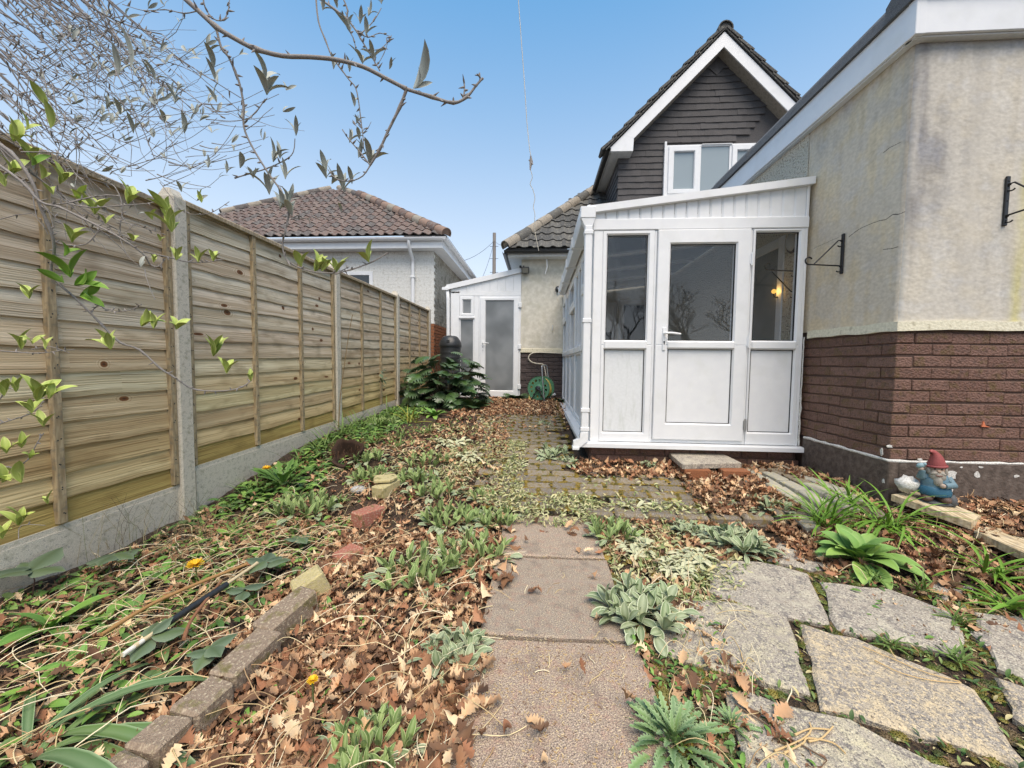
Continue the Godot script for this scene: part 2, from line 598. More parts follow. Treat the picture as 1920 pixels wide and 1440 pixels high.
	M.soil = textured(mixed(512, 512, [[b2, ramp([[0.1, C(42, 32, 25)], [0.5, C(70, 55, 43)], [0.9, C(112, 92, 72)]])], [b3, two(C(104, 90, 70), C(140, 122, 96)), 0.66, 1.1], [b1, two(C(82, 82, 50), C(104, 104, 60)), 0.64, 1.1]]), 2.4, 1.0, bump_mid, 2.0)
	for k in 3:
		var ca: Array = [[C(128, 112, 96), C(164, 146, 126)], [C(164, 102, 84), C(190, 126, 106)], [C(184, 170, 118), C(210, 200, 152)]][k]
		M["loose_brick%d" % k] = textured(mixed(512, 512, [[b2, two(ca[0], ca[1])], [b3, two(ca[0].darkened(0.3), ca[0].darkened(0.2)), 0.66, 1.0], [lich, two(C(176, 162, 138), C(196, 182, 156)), 0.6, 0.8], [b4, two(C(110, 106, 60), C(104, 100, 50)), 0.62, 1.0]]), 2.7, 0.95, bump_fine, 0.35)
	M.timber = textured(mixed(512, 512, [[bytes(noise(512, 48, 66, 0.05, 4), 512, 512), ramp([[0.2, C(158, 140, 108)], [0.5, C(188, 170, 136)], [0.8, C(208, 194, 162)]])], [b1, two(C(150, 146, 136), C(140, 134, 124)), 0.58, 1.1]]), 1.6, 0.9, bump_mid, 0.3)
	M.rock = textured(mixed(512, 512, [[b2, two(C(150, 150, 148), C(196, 196, 194))]]), 3.0, 0.9, bump_mid, 0.5)
	# plants and litter: the colours lie in the vertices and the copies
	M.leaf = flat(Color.WHITE, 0.62, true)
	M.leaf.backlight = Color(0.35, 0.4, 0.2)
	M.felted = flat(Color.WHITE, 0.9, true)
	M.felted.backlight = Color(0.25, 0.27, 0.2)
	M.gloss_leaf = flat(Color.WHITE, 0.28, true)
	M.dry = flat(Color.WHITE, 0.85, true)
	M.dry.backlight = Color(0.3, 0.2, 0.12)
	M.bark = textured(mixed(512, 512, [[b2, two(C(122, 117, 113), C(168, 163, 158))], [b1, two(C(126, 115, 106), C(140, 130, 122)), 0.5, 1.0]]), 9.0, 0.9, bump_fine, 0.1, true, true)
	M.paint = flat(Color.WHITE, 0.45, true)
	M.paint_worn = textured(mixed(512, 512, [[b2, two(C(200, 200, 200), C(255, 255, 255))], [b3, two(C(176, 172, 160), C(150, 146, 134)), 0.74, 1.1]]), 9.0, 0.55, bump_mid, 0.15)


func make_ground() -> void:
	var xs := [-400.0, -120.0, -40.0, -15.0, -8.0, -5.0]
	var x := -3.6
	while x < 4.0:
		xs.append(x)
		x += 0.045 if absf(x - 0.2) < 2.9 else 0.15
	xs.append_array([4.5, 6.0, 10.0, 25.0, 90.0, 400.0])
	var zs := [120.0, 40.0, 12.0, 5.0, 2.0, 0.8]
	var z := -0.1
	while z > -8.6:
		zs.append(z)
		z -= 0.03 if z > -3.6 else 0.07
	zs.append_array([-9.5, -12.0, -20.0, -45.0, -120.0, -500.0])
	var rows := []
	for zz in zs:
		var r := []
		for xx in xs:
			r.append(V(xx, soil(xx, zz), zz))
		rows.append(r)
	var b := MB.new()
	b.sheet(rows, false)
	tag(put("ground", b, M.soil), "brown garden soil between the fence and the house", "", "", "structure")


# the soil's surface: beside the slabs a little below their tops, lumpy in the beds
func soil(x: float, z: float) -> float:
	var y := gh(x, z)
	var bed := smoothstep(-0.25, -0.6, x) + smoothstep(1.5, 1.9, x) * smoothstep(-1.3, -1.8, z)
	bed *= 1.0 - smoothstep(3.0, 4.0, -z) * 0.6
	y -= 0.022
	if absf(x) < 5 and z < 1 and z > -9:
		y += (lump.get_noise_2d(x, z) * 0.035 + lump.get_noise_2d(x * 4.1, z * 4.1) * 0.014) * bed + lump.get_noise_2d(x * 6, z * 6) * 0.005
	return y


# ---------------------------------------------------------------- the fence
func make_fence() -> void:
	var fence := thing("garden_fence", "long lapped timber fence of waney boards between concrete posts along the left side", "fence", V(FENCE_X, 0, -4.3))
	var off := -fence.position
	var posts := [[-0.42, 1.98], [-2.395, 2.15], [-4.37, 2.205], [-6.3, 2.22], [-8.175, 2.24]]
	for p in posts:
		var b := MB.new()
		var x0 := FENCE_X - 0.115
		var z: float = p[0]
		# an H-section post with a weathered, sloping top
		b.box(V(x0, -0.2, z - 0.05), V(FENCE_X, p[1] - 0.05, z + 0.05), 0.008)
		b.prism([V(x0 + 0.006, p[1] - 0.05, z + 0.042), V(FENCE_X - 0.006, p[1] - 0.05, z + 0.042), V(FENCE_X - 0.04, p[1], z + 0.03), V(x0 + 0.03, p[1], z + 0.03)], V(0, 0, -0.072))
		put("concrete_post", b, M.concrete, fence, Transform3D(Basis(), off))
	var spans := [[-0.47, -2.345, 0.215, 0.222, 2.03, 2.03], [-2.445, -4.32, 0.312, 0.352, 2.10, 2.10], [-4.42, -6.25, 0.36, 0.42, 2.105, 2.135], [-6.35, -8.125, 0.43, 0.45, 2.15, 2.16]]
	for k in 4:
		var s: Array = spans[k]
		var z0: float = s[0]
		var z1: float = s[1]
		var len: float = z0 - z1
		# gravel board
		var b := MB.new()
		var xf := FENCE_X - 0.035
		b.prism([V(xf, s[2] - 0.32, z0), V(xf, s[3] - 0.32, z1), V(xf, s[3], z1), V(xf, s[2], z0)], V(-0.045, 0, 0))
		b.prism([V(xf + 0.005, s[2] - 0.3, z0 - 0.03), V(xf + 0.005, s[3] - 0.3, z1 + 0.03), V(xf + 0.005, s[3] - 0.028, z1 + 0.03), V(xf + 0.005, s[2] - 0.028, z0 - 0.03)], V(-0.004, 0, 0))
		put("gravel_board", b, M.concrete, fence, Transform3D(Basis(), off))
		# the panel: frame with battens and capping, its boards as pieces
		var f := MB.new()
		var bz := [z0 - 0.02, z0 - len / 3, z0 - len * 2 / 3, z1 + 0.02]
		for j in 4:
			var y0 := lerpf(s[2], s[3], (z0 - bz[j]) / len)
			var y1 := lerpf(s[4], s[5], (z0 - bz[j]) / len)
			f.col = Color(1, 0.98, 0.9) * rf(0.85, 1.0)
			f.box(V(FENCE_X - 0.05, y0 + 0.01, bz[j] - 0.019), V(FENCE_X - 0.018, y1 - 0.03, bz[j] + 0.019), 0.003)
		put("fence_panel", f, M.batten, fence, Transform3D(Basis(), off))
		var panel: Node3D = fence.get_child(fence.get_child_count() - 1)
		var cap := MB.new()
		cap.col = Color(0.93, 0.93, 0.95)
		cap.prism([V(FENCE_X - 0.085, s[4] - 0.03, z0), V(FENCE_X - 0.008, s[4] - 0.03, z0), V(FENCE_X - 0.008, s[4] - 0.004, z0), V(FENCE_X - 0.02, s[4] + 0.006, z0), V(FENCE_X - 0.075, s[4] + 0.006, z0)], V(0, s[5] - s[4], z1 - z0))
		put("capping_rail", cap, M.batten, panel)
		var nails := MB.new()
		for j in 4:
			for r in 15:
				for e in 2:
					var yn: float = lerpf(s[2], s[3], (z0 - bz[j]) / len) + 0.06 + r * 0.122
					if yn < lerpf(s[4], s[5], (z0 - bz[j]) / len) - 0.05:
						nails.ball(V(FENCE_X - 0.0185, yn + rf(-0.01, 0.01), bz[j] + rf(-0.009, 0.009)), V(0.002, 0.004, 0.004), Basis(), 6, 4)
		put("nails", nails, M.gasket, panel).set_meta("kind", "stuff")
		var rows := 14
		var hh: float = (s[4] + s[5]) / 2 - 0.03 - (s[2] + s[3]) / 2
		for r in rows + 1:
			var bm := MB.new()
			var wob := FastNoiseLite.new()
			wob.seed = k * 50 + r
			wob.frequency = 1.3
			var v0 := rf(0, 0.78)
			var u0 := rf(0, 0.4)
			var fall := 1.0 - float(r) / rows   # 1 at the foot of the panel
			var grey := Color(1.0, 0.94, 0.85)
			var gold := Color(1.0, 0.84, 0.50)
			var tone := grey.lerp(gold, smoothstep(0.36 + 0.05 * (k % 2), 1.0, fall + rf(-0.1, 0.1)))
			tone *= rf(0.86, 1.12)
			if r == 0:
				tone = Color(0.66, 0.56, 0.22)
			bm.col = tone
			var lo := []
			var mid := []
			var hi := []
			var under := []
			for i in 25:
				var q := i / 24.0
				var z := lerpf(z0 - 0.004, z1 + 0.004, q)
				var yb: float = lerpf(s[2], s[3], q) + (hh / rows) * (r - 0.0)
				var wv := wob.get_noise_1d(z * 1.6) * 0.010 + wob.get_noise_1d(z * 9.0) * 0.0035
				if r == 0:
					wv = 0.0
				var bow := wob.get_noise_1d(z * 1.2 + 40) * 0.004
				var yt: float = yb + hh / rows + 0.03
				yt = minf(yt, lerpf(s[4], s[5], q) - 0.012)
				lo.append(V(FENCE_X - 0.041 + bow, yb + wv, z))
				mid.append(V(FENCE_X - 0.044 + bow, lerpf(yb + wv, yt, 0.45), z))
				hi.append(V(FENCE_X - 0.060, maxf(yt, yb + wv + 0.01), z))
				under.append(V(FENCE_X - 0.053, yb + wv, z))
			if r == rows and hi[0].y - lo[0].y < 0.02:
				continue
			var first := bm.v.size()
			bm.sheet([lo, mid, hi])
			for i in range(first, bm.v.size()):
				bm.t[i] = Vector2(u0 + bm.t[i].x * 0.9, v0 + bm.t[i].y * 0.19)
			first = bm.v.size()
			bm.col = tone
			bm.sheet([under, lo])
			for i in range(first, bm.v.size()):
				bm.t[i] = Vector2(u0 + bm.t[i].x * 0.9, v0 - 0.02 + bm.t[i].y * 0.02)
			bm.quad(hi[0], hi[24], under[24], under[0])
			put("board", bm, M["wood%d" % ((r + k) % 3)], panel)


# ---------------------------------------------------------------- the extension on the right
func stained_render() -> ImageTexture:
	# the weathered render, 2.4 m along the wall (from the porch round the corner) by 1.75 m up
	var w := 896
	var h := 640
	var fine := bytes(noise(512, 512, 71, 0.12, 3), w, h)
	var blot := bytes(noise(512, 512, 72, 0.012, 5), w, h)
	var blot2 := bytes(noise(512, 512, 73, 0.02, 5), w, h)
	var run := bytes(noise(512, 48, 74, 0.04, 4), w, h)
	var out := PackedByteArray()
	out.resize(w * h * 3)
	for y in h:
		var v := 1.0 - float(y) / h
		for x in w:
			var i := y * w + x
			var u := 2.4 * x / w
			var f := (fine[i] - 128) / 128.0
			var a := blot[i] / 255.0
			var b := blot2[i] / 255.0
			var s := run[i] / 255.0
			# linear mixing in sRGB is good enough for dirt
			var r := 196.0 + f * 12
			var g := 191.0 + f * 12
			var bl := 180.0 + f * 12
			if u < 0.93:
				r += 10
				g += 4
				bl -= 4
			var yellow := smoothstep(0.42, 0.75, a * 0.6 + s * 0.45) * (0.9 if u < 0.86 else 0.35)
			r += 10 * yellow
			g += 5 * yellow
			bl -= 7 * yellow
			var pale := smoothstep(0.55, 0.8, b) * 0.7
			r += 10 * pale
			g += 12 * pale
			bl += 16 * pale
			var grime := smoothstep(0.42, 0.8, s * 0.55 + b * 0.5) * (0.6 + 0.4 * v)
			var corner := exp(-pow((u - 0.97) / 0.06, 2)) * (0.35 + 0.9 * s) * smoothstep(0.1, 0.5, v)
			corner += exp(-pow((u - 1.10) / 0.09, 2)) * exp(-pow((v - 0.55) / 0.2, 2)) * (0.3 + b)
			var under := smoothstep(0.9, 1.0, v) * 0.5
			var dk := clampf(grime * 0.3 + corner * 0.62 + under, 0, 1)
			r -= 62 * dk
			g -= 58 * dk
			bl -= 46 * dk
			var algae := exp(-pow((u - 1.62 + 0.03 * (b - 0.5)) / 0.035, 2)) * smoothstep(0.68, 0.45, v) * (0.4 + 0.8 * s)
			algae += exp(-pow((u - 1.78) / 0.07, 2)) * smoothstep(0.55, 0.3, v) * smoothstep(0.0, 0.2, v) * b
			r += 2 * algae
			g += 0 * algae
			bl -= 34 * algae
			out[i * 3] = clampi(int(r), 0, 255)
			out[i * 3 + 1] = clampi(int(g), 0, 255)
			out[i * 3 + 2] = clampi(int(bl), 0, 255)
	# hairline cracks
	var cracks := [[[1525, 466], [1550, 455], [1572, 445]], [[1591, 444], [1600, 437], [1610, 430], [1622, 424], [1635, 419], [1648, 414], [1661, 412], [1675, 402], [1684, 402], [1700, 395]], [[1656, 287], [1668, 277], [1690, 266]], [[1656, 468], [1672, 466], [1683, 463]]]
	for ck in cracks:
		for k in ck.size() - 1:
			for q in 60:
				var e := lerpf(0, 1, q / 60.0)
				var px: float = lerpf(ck[k][0], ck[k + 1][0], e)
				var p := on_x(px, lerpf(ck[k][1], ck[k + 1][1], e), WALL_X)
				var uu := p.z + 3.58
				uu = -(p.z - WALL_Z) * -1.0 + 0.93 if p.z < WALL_Z else 0.93 + (p.x - WALL_X)
				var x := int(uu / 2.4 * w + sin(q * 0.7 + k) * 1.2)
				var y := int((1.0 - (p.y - 1.34) / 1.75) * h)
				if x > 0 and x < w - 1 and y > 0 and y < h:
					for d in 2:
						for ch in 3:
							out[(y * w + x + d) * 3 + ch] = int(out[(y * w + x + d) * 3 + ch] * (0.68 if d == 0 else 0.85))
	return ImageTexture.create_from_image(Image.create_from_data(w, h, false, Image.FORMAT_RGB8, out))


func make_extension() -> void:
	var ext := thing("house_extension", "flat roofed extension with stained cream render over a brown painted brick base", "extension", V(WALL_X, 0, WALL_Z))
	var xf := Transform3D(Basis(), -ext.position)
	var m := StandardMaterial3D.new()
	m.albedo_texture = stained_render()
	m.roughness = 0.93
	m.heightmap_enabled = true
	m.heightmap_texture = grey_tex(noise(512, 512, 75, 0.06, 4))
	m.heightmap_scale = 0.2
	# rendered wall, gently out of true as hand-floated render is
	var wav := FastNoiseLite.new()
	wav.seed = 9
	wav.frequency = 1.1
	var b := MB.new()
	var y0 := 1.34
	var y1 := 3.07
	var rows := []
	var vs := []
	for j in 15:
		var y := lerpf(y0, y1, j / 14.0)
		var r := []
		for i in 13:
			var z := lerpf(-3.58, WALL_Z - 0.035, i / 12.0)
			r.append(V(WALL_X + wav.get_noise_2d(z * 2, y) * 0.007, y, z))
		for i in 5:
			var a := PI / 2 * i / 4.0
			r.append(V(WALL_X + 0.035 * (1 - cos(a)) + wav.get_noise_2d(WALL_Z * 2, y) * 0.007, y, WALL_Z - 0.035 * (1 - sin(a))))
		for i in range(1, 30):
			var x := WALL_X + 0.035 + i * 0.13
			r.append(V(x, y, WALL_Z + wav.get_noise_2d(x * 2, y + 9) * 0.006))
		rows.append(r)
	b.sheet(rows)
	for i in b.v.size():
		var p := b.v[i]
		var u := p.z + 3.58 if p.x < WALL_X + 0.03 and p.z < WALL_Z - 0.02 else 0.93 + p.x - WALL_X
		b.t[i] = Vector2(u / 2.4, 1.0 - (p.y - y0) / 1.75)
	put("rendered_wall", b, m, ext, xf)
	# the wall's core behind the render, the bricks and the roof
	b = rb(V(WALL_X + 0.008, -0.3, BACK_Z), V(6.1, 1.34, WALL_Z - 0.008))
	b.box(V(WALL_X + 0.03, 1.34, BACK_Z), V(6.1, 3.2, WALL_Z - 0.05))
	put("wall_core", b, M.brick_joint, ext, xf)
	# pebbledash beyond the porch, round a glazed door
	var px := WALL_X - 0.006
	var pd := MB.new()
	pd.box(V(px, 0.34, -3.84), V(px + 0.03, 3.06, -3.582))
	pd.box(V(px, 0.34, BACK_Z), V(px + 0.03, 3.06, -4.78))
	pd.box(V(px, 2.28, -4.78), V(px + 0.03, 3.06, -3.84))
	put("pebbledash_wall", pd, M.pebbledash, ext, xf)
	var dr := MB.new()
	frame_x(dr, px - 0.01, -4.78, -3.84, 0.34, 2.28, 0.09, 0.05)
	var door := put("side_door", dr, M.upvc, ext, xf)
	put("pane", rb(V(px + 0.008, 0.43, -4.69), V(px + 0.016, 2.19, -3.93)), M.frosted, door)
	# painted bricks of the base: real bricks, the joints recessed
	var shapes := []
	for k in 4:
		var long := rb(V(-0.1106, -0.0328, -0.051), V(0.1106, 0.0328, 0.051), 0.004)
		for i in long.v.size():
			var p := long.v[i]
			long.v[i] += V(0, 0.0030 * sin(p.x * 31 + k * 2.1), 0.0018 * sin(p.x * 23 + k)) 
		shapes.append(long.mesh())
	var short := rb(V(-0.0505, -0.0328, -0.051), V(0.0505, 0.033, 0.051), 0.006).mesh()
	for r in 11:
		var y := 0.445 + 0.0755 * (r + 0.5)
		var bricks := []
		# along x on the camera's side
		var x := WALL_X + (0.0 if r % 2 else 0.113)
		while x < 3.55:
			bricks.append([V(x + 0.1085, y, WALL_Z - 0.051), 0.0])
			x += 0.222
		var z := WALL_Z - (0.113 if r % 2 else 0.0)
		while z > -3.45:
			bricks.append([V(WALL_X + 0.051, y, z - 0.1085), PI / 2])
			z -= 0.222
		for q in bricks:
			var t := Transform3D(Basis(Vector3.UP, q[1] + rf(-0.008, 0.008)) * Basis(Vector3.BACK, rf(-0.008, 0.008)), q[0] + V(rf(-0.002, 0.002), rf(-0.002, 0.002), rf(-0.002, 0.002)))
			put("brick", shapes[rng.randi() % 4], M["brick_paint%d" % (rng.randi() % 4)], ext, xf * t)
	# cream band above the bricks
	b = MB.new()
	var prof := []
	for i in 24:
		prof.append(0.004 * sin(i * 1.7) + 0.003 * sin(i * 0.6))
	for i in 10:
		var z0 := lerpf(-3.46, WALL_Z + 0.02, i / 10.0)
		var z1 := lerpf(-3.46, WALL_Z + 0.02, (i + 1) / 10.0)
		b.prism([V(WALL_X - 0.02, 1.285 + prof[i], z0), V(WALL_X - 0.02, 1.285 + prof[i + 1], z1), V(WALL_X - 0.018, 1.345 + prof[i + 1], z1), V(WALL_X - 0.018, 1.345 + prof[i], z0)], V(0.05, 0, 0))
	for i in 12:
		var x0 := lerpf(WALL_X - 0.02, 4.2, i / 12.0)
		var x1 := lerpf(WALL_X - 0.02, 4.2, (i + 1) / 12.0)
		b.prism([V(x0, 1.285 + prof[10 + i], WALL_Z + 0.02), V(x1, 1.285 + prof[11 + i], WALL_Z + 0.02), V(x1, 1.343 + prof[11 + i], WALL_Z + 0.018), V(x0, 1.343 + prof[10 + i], WALL_Z + 0.018)], V(0, 0, -0.05))
	put("cream_band", b, M.cream_trim, ext, xf)
	# smooth rendered plinth below the bricks with its pale fillet
	b = MB.new()
	b.box(V(WALL_X - 0.014, -0.3, -3.46), V(WALL_X + 0.05, 0.436, WALL_Z + 0.014), 0.006)
	b.box(V(WALL_X + 0.05, -0.3, WALL_Z - 0.05), V(5.2, 0.436, WALL_Z + 0.014), 0.006)
	put("plinth", b, M.plinth, ext, xf)
	b = MB.new()
	var pts := []
	var rad := []
	for i in 18:
		pts.append(V(WALL_X - 0.006 + rf(-0.003, 0.002), 0.44 + rf(-0.003, 0.003), lerpf(-3.45, WALL_Z, i / 17.0)))
		rad.append(rf(0.007, 0.014))
	for i in range(1, 30):
		pts.append(V(WALL_X + i * 0.06, 0.44 + rf(-0.003, 0.003), WALL_Z + 0.008 + rf(-0.003, 0.002)))
		rad.append(rf(0.004, 0.013))
	b.tube(pts, rad, 6)
	put("mortar_fillet", b, M.flake, ext, xf)
	# bare patches where the paint has come away
	for q in [[1785, 892, 16, 15], [1832, 890, 12, 12], [1906, 893, 10, 5], [1780, 918, 13, 14], [1656, 902, 6, 8], [1702, 906, 7, 5], [1726, 862, 9, 4], [1668, 837, 12, 5], [1652, 846, 6, 14], [1840, 876, 8, 3], [1803, 876, 5, 3]]:
		var o := on_z(q[0], q[1], WALL_Z + 0.0165)
		if q[0] < 1668:
			o = on_x(q[0], q[1], WALL_X - 0.0165)
		var sz := V(q[2], q[3], 0) / F * 2.75
		var poly := []
		for k in 9:
			var a := TAU * k / 9
			var rr := rf(0.3, 0.62)
			poly.append(o + (V(cos(a) * sz.x * rr, sin(a) * sz.y * rr, 0) if q[0] >= 1668 else V(0, sin(a) * sz.y * rr, cos(a) * sz.x * rr)))
		b = MB.new()
		b.prism(poly, V(0, 0, -0.006) if q[0] >= 1668 else V(0.006, 0, 0))
		put("paint_flake", b, M.flake, ext, xf)
	b = MB.new()
	var oc := on_z(1848, 797, WALL_Z + 0.006)
	b.prism([oc + V(-0.02, -0.012, 0), oc + V(0.035, -0.014, 0), oc + V(0.0, -0.004, 0), oc + V(-0.012, 0.026, 0)], V(0, 0, -0.008))
	put("paint_flake", b, flat(C(206, 120, 84), 0.9), ext, xf)
	# fascia, soffit, felt edge, roof
	var fx := WALL_X - 0.062
	var fz := WALL_Z + 0.062
	b = MB.new()
	b.box(V(fx, 3.06, BACK_Z + 0.1), V(fx + 0.018, 3.268, fz - 0.05), 0.003)
	put("fascia_board", b, M.upvc, ext, xf)
	b = rb(V(fx + 0.05, 3.06, fz - 0.018), V(6.0, 3.268, fz), 0.003)
	put("fascia_board", b, M.upvc, ext, xf)
	b = MB.new()
	b.box(V(fx - 0.003, 3.056, fz - 0.055), V(fx + 0.02, 3.27, fz + 0.003), 0.003)
	b.box(V(fx + 0.015, 3.056, fz - 0.02), V(fx + 0.055, 3.27, fz + 0.003), 0.003)
	put("fascia_corner", b, M.upvc, ext, xf)
	b = MB.new()
	b.box(V(fx + 0.018, 3.05, BACK_Z + 0.1), V(WALL_X + 0.02, 3.066, WALL_Z + 0.02))
	b.box(V(fx + 0.018, 3.051, WALL_Z - 0.02), V(6.0, 3.067, fz - 0.018))
	put("soffit", b, M.upvc_dull, ext, xf)
	b = rb(V(fx + 0.03, 3.28, BACK_Z + 0.1), V(6.0, 3.37, fz - 0.03))
	put("flat_roof", b, M.felt, ext, xf)
	var edge := func(i: float) -> Array:
		return [V(fx - 0.022, 3.268 + i, 0), V(fx - 0.012, 3.275 + i, 0), V(fx + 0.012, 3.37 + i, 0), V(fx + 0.05, 3.425 + i, 0), V(fx + 0.12, 3.43 + i, 0), V(fx + 0.2, 3.37 + i, 0), V(fx + 0.2, 3.268 + i, 0)]
	var cuts := [fz + 0.022, -4.52, -5.36, -6.3, BACK_Z + 0.1]
	for k in 4:
		b = MB.new()
		var p := []
		for q in edge.call(0.004 * (k % 2)):
			p.append(V(q.x - 0.004 * (k % 2), q.y, cuts[k] + (0.05 if k else 0.0)))
		p.reverse()
		b.prism(p, V(0, 0, cuts[k + 1] - p[0].z))
		var n0 := b.v.size()
		put("felt_edge", b, M.felt, ext, xf)
	b = MB.new()
	var pr := []
	for q in edge.call(0.0):
		pr.append(V(fx - 0.018, q.y + 0.002, fz + 0.001 - (q.x - fx)))
	b.prism(pr, V(3.6, 0, 0))
	put("felt_edge", b, M.felt, ext, xf)


# a frame lying in a plane across x (opening towards -x), members w wide and d deep
func frame_x(b: MB, x: float, z0: float, z1: float, y0: float, y1: float, w: float, d: float) -> void:
	b.box(V(x, y0, z0), V(x + d, y1, z0 + w), 0.006)
	b.box(V(x, y0, z1 - w), V(x + d, y1, z1), 0.006)
	b.box(V(x + 0.001, y1 - w, z0 + w), V(x + d, y1, z1 - w), 0.006)
	b.box(V(x + 0.001, y0, z0 + w), V(x + d, y0 + w, z1 - w), 0.006)

# a mitred frame in a plane across z, facing +z: outer and inner rectangles, sloping bead towards the glass
func frame_z(b: MB, z: float, d: float, o: Rect2, i: Rect2, bead := 0.012) -> void:
	var oc := [V(o.position.x, o.position.y, z), V(o.end.x, o.position.y, z), V(o.end.x, o.end.y, z), V(o.position.x, o.end.y, z)]
	var ic := [V(i.position.x, i.position.y, z), V(i.end.x, i.position.y, z), V(i.end.x, i.end.y, z), V(i.position.x, i.end.y, z)]
	var s := [V(1, 1, 0), V(-1, 1, 0), V(-1, -1, 0), V(1, -1, 0)]
	for k in 4:
		var m := (k + 1) % 4
		# chamfered outer edge, face, bead, reveal
		var c := 0.005
		var a0: Vector3 = oc[k] + s[k] * c
		var a1: Vector3 = oc[m] + s[m] * c
		var e0: Vector3 = ic[k] - s[k] * bead
		var e1: Vector3 = ic[m] - s[m] * bead
		b.quad(oc[k] - V(0, 0, d), oc[m] - V(0, 0, d), oc[m] - V(0, 0, c), oc[k] - V(0, 0, c))
		b.quad(oc[k] - V(0, 0, c), oc[m] - V(0, 0, c), a1, a0)
		b.quad(a0, a1, e1, e0)
		b.quad(e0, e1, ic[m] - V(0, 0, bead * 1.4), ic[k] - V(0, 0, bead * 1.4))
		b.quad(ic[k] - V(0, 0, bead * 1.4), ic[m] - V(0, 0, bead * 1.4), ic[m] - V(0, 0, d), ic[k] - V(0, 0, d))
		b.quad(oc[m] - V(0, 0, d), oc[k] - V(0, 0, d), ic[k] - V(0, 0, d), ic[m] - V(0, 0, d))

func rect(x0: float, y0: float, x1: float, y1: float) -> Rect2:
	return Rect2(x0, y0, x1 - x0, y1 - y0)

# a glazed light over a solid panel, in one frame
func light_over_panel(parent: Node3D, called: String, z: float, o: Rect2, g: Rect2, p: Rect2, panel_mat: Material, glass_mat: Material, d := 0.065) -> MeshInstance3D:
	var b := MB.new()
	var mid := (g.position.y + p.end.y) / 2
	frame_z(b, z, d, rect(o.position.x, mid, o.end.x, o.end.y), g)
	frame_z(b, z, d, rect(o.position.x, o.position.y, o.end.x, mid), p)
	# the rounded rail between glass and panel, proud of the frame
	b.box(V(g.position.x - 0.012, p.end.y + 0.004, z - 0.01), V(g.end.x + 0.012, g.position.y - 0.004, z + 0.012), 0.01)
	var f := put(called, b, M.upvc, parent)
	var gk := MB.new()
	for r in [g, p]:
		var c := 0.006
		gk.box(V(r.position.x, r.position.y, z - 0.032), V(r.position.x + c, r.end.y, z - 0.0185))
		gk.box(V(r.end.x - c, r.position.y, z - 0.032), V(r.end.x, r.end.y, z - 0.0185))
		gk.box(V(r.position.x + c, r.end.y - c, z - 0.032), V(r.end.x - c, r.end.y, z - 0.0185))
		gk.box(V(r.position.x + c, r.position.y, z - 0.032), V(r.end.x - c, r.position.y + c, z - 0.0185))
	put("gasket", gk, M.gasket, f)
	var pane := put("pane", pane_z(g, z - 0.026), glass_mat, f)
	put("inner_pane", pane_z(g, z - 0.046), glass_mat, pane)
	put("panel", rb(V(p.position.x - 0.004, p.position.y - 0.004, z - 0.045), V(p.end.x + 0.004, p.end.y + 0.004, z - 0.024)), panel_mat, f)
	return f

func pane_z(g: Rect2, z: float) -> MB:
	var b := MB.new()
	b.quad(V(g.position.x - 0.004, g.position.y - 0.004, z), V(g.end.x + 0.004, g.position.y - 0.004, z), V(g.end.x + 0.004, g.end.y + 0.004, z), V(g.position.x - 0.004, g.end.y + 0.004, z))
	return b


# ---------------------------------------------------------------- the white porch
func lever(parent: Node3D, x: float, y: float, z: float, dir: float) -> void:
	var b := MB.new()
	b.box(V(x - 0.014, y - 0.13, z), V(x + 0.014, y + 0.07, z + 0.01), 0.004)
	b.tube([V(x, y + 0.02, z + 0.008), V(x, y + 0.02, z + 0.045)], [0.009], 8)
	b.tube([V(x - 0.004 * dir, y + 0.02, z + 0.045), V(x + 0.05 * dir, y + 0.02, z + 0.05), V(x + 0.125 * dir, y + 0.012, z + 0.047)], [0.0095, 0.009, 0.008], 8)
	put("handle", b, M.upvc, parent)
	b = MB.new()
	b.tube([V(x, y - 0.055, z + 0.0095), V(x, y - 0.055, z + 0.0125)], [0.008], 10)
	b.box(V(x - 0.004, y - 0.078, z + 0.0095), V(x + 0.004, y - 0.058, z + 0.0118))
	put("keyhole", b, M.gasket, parent)

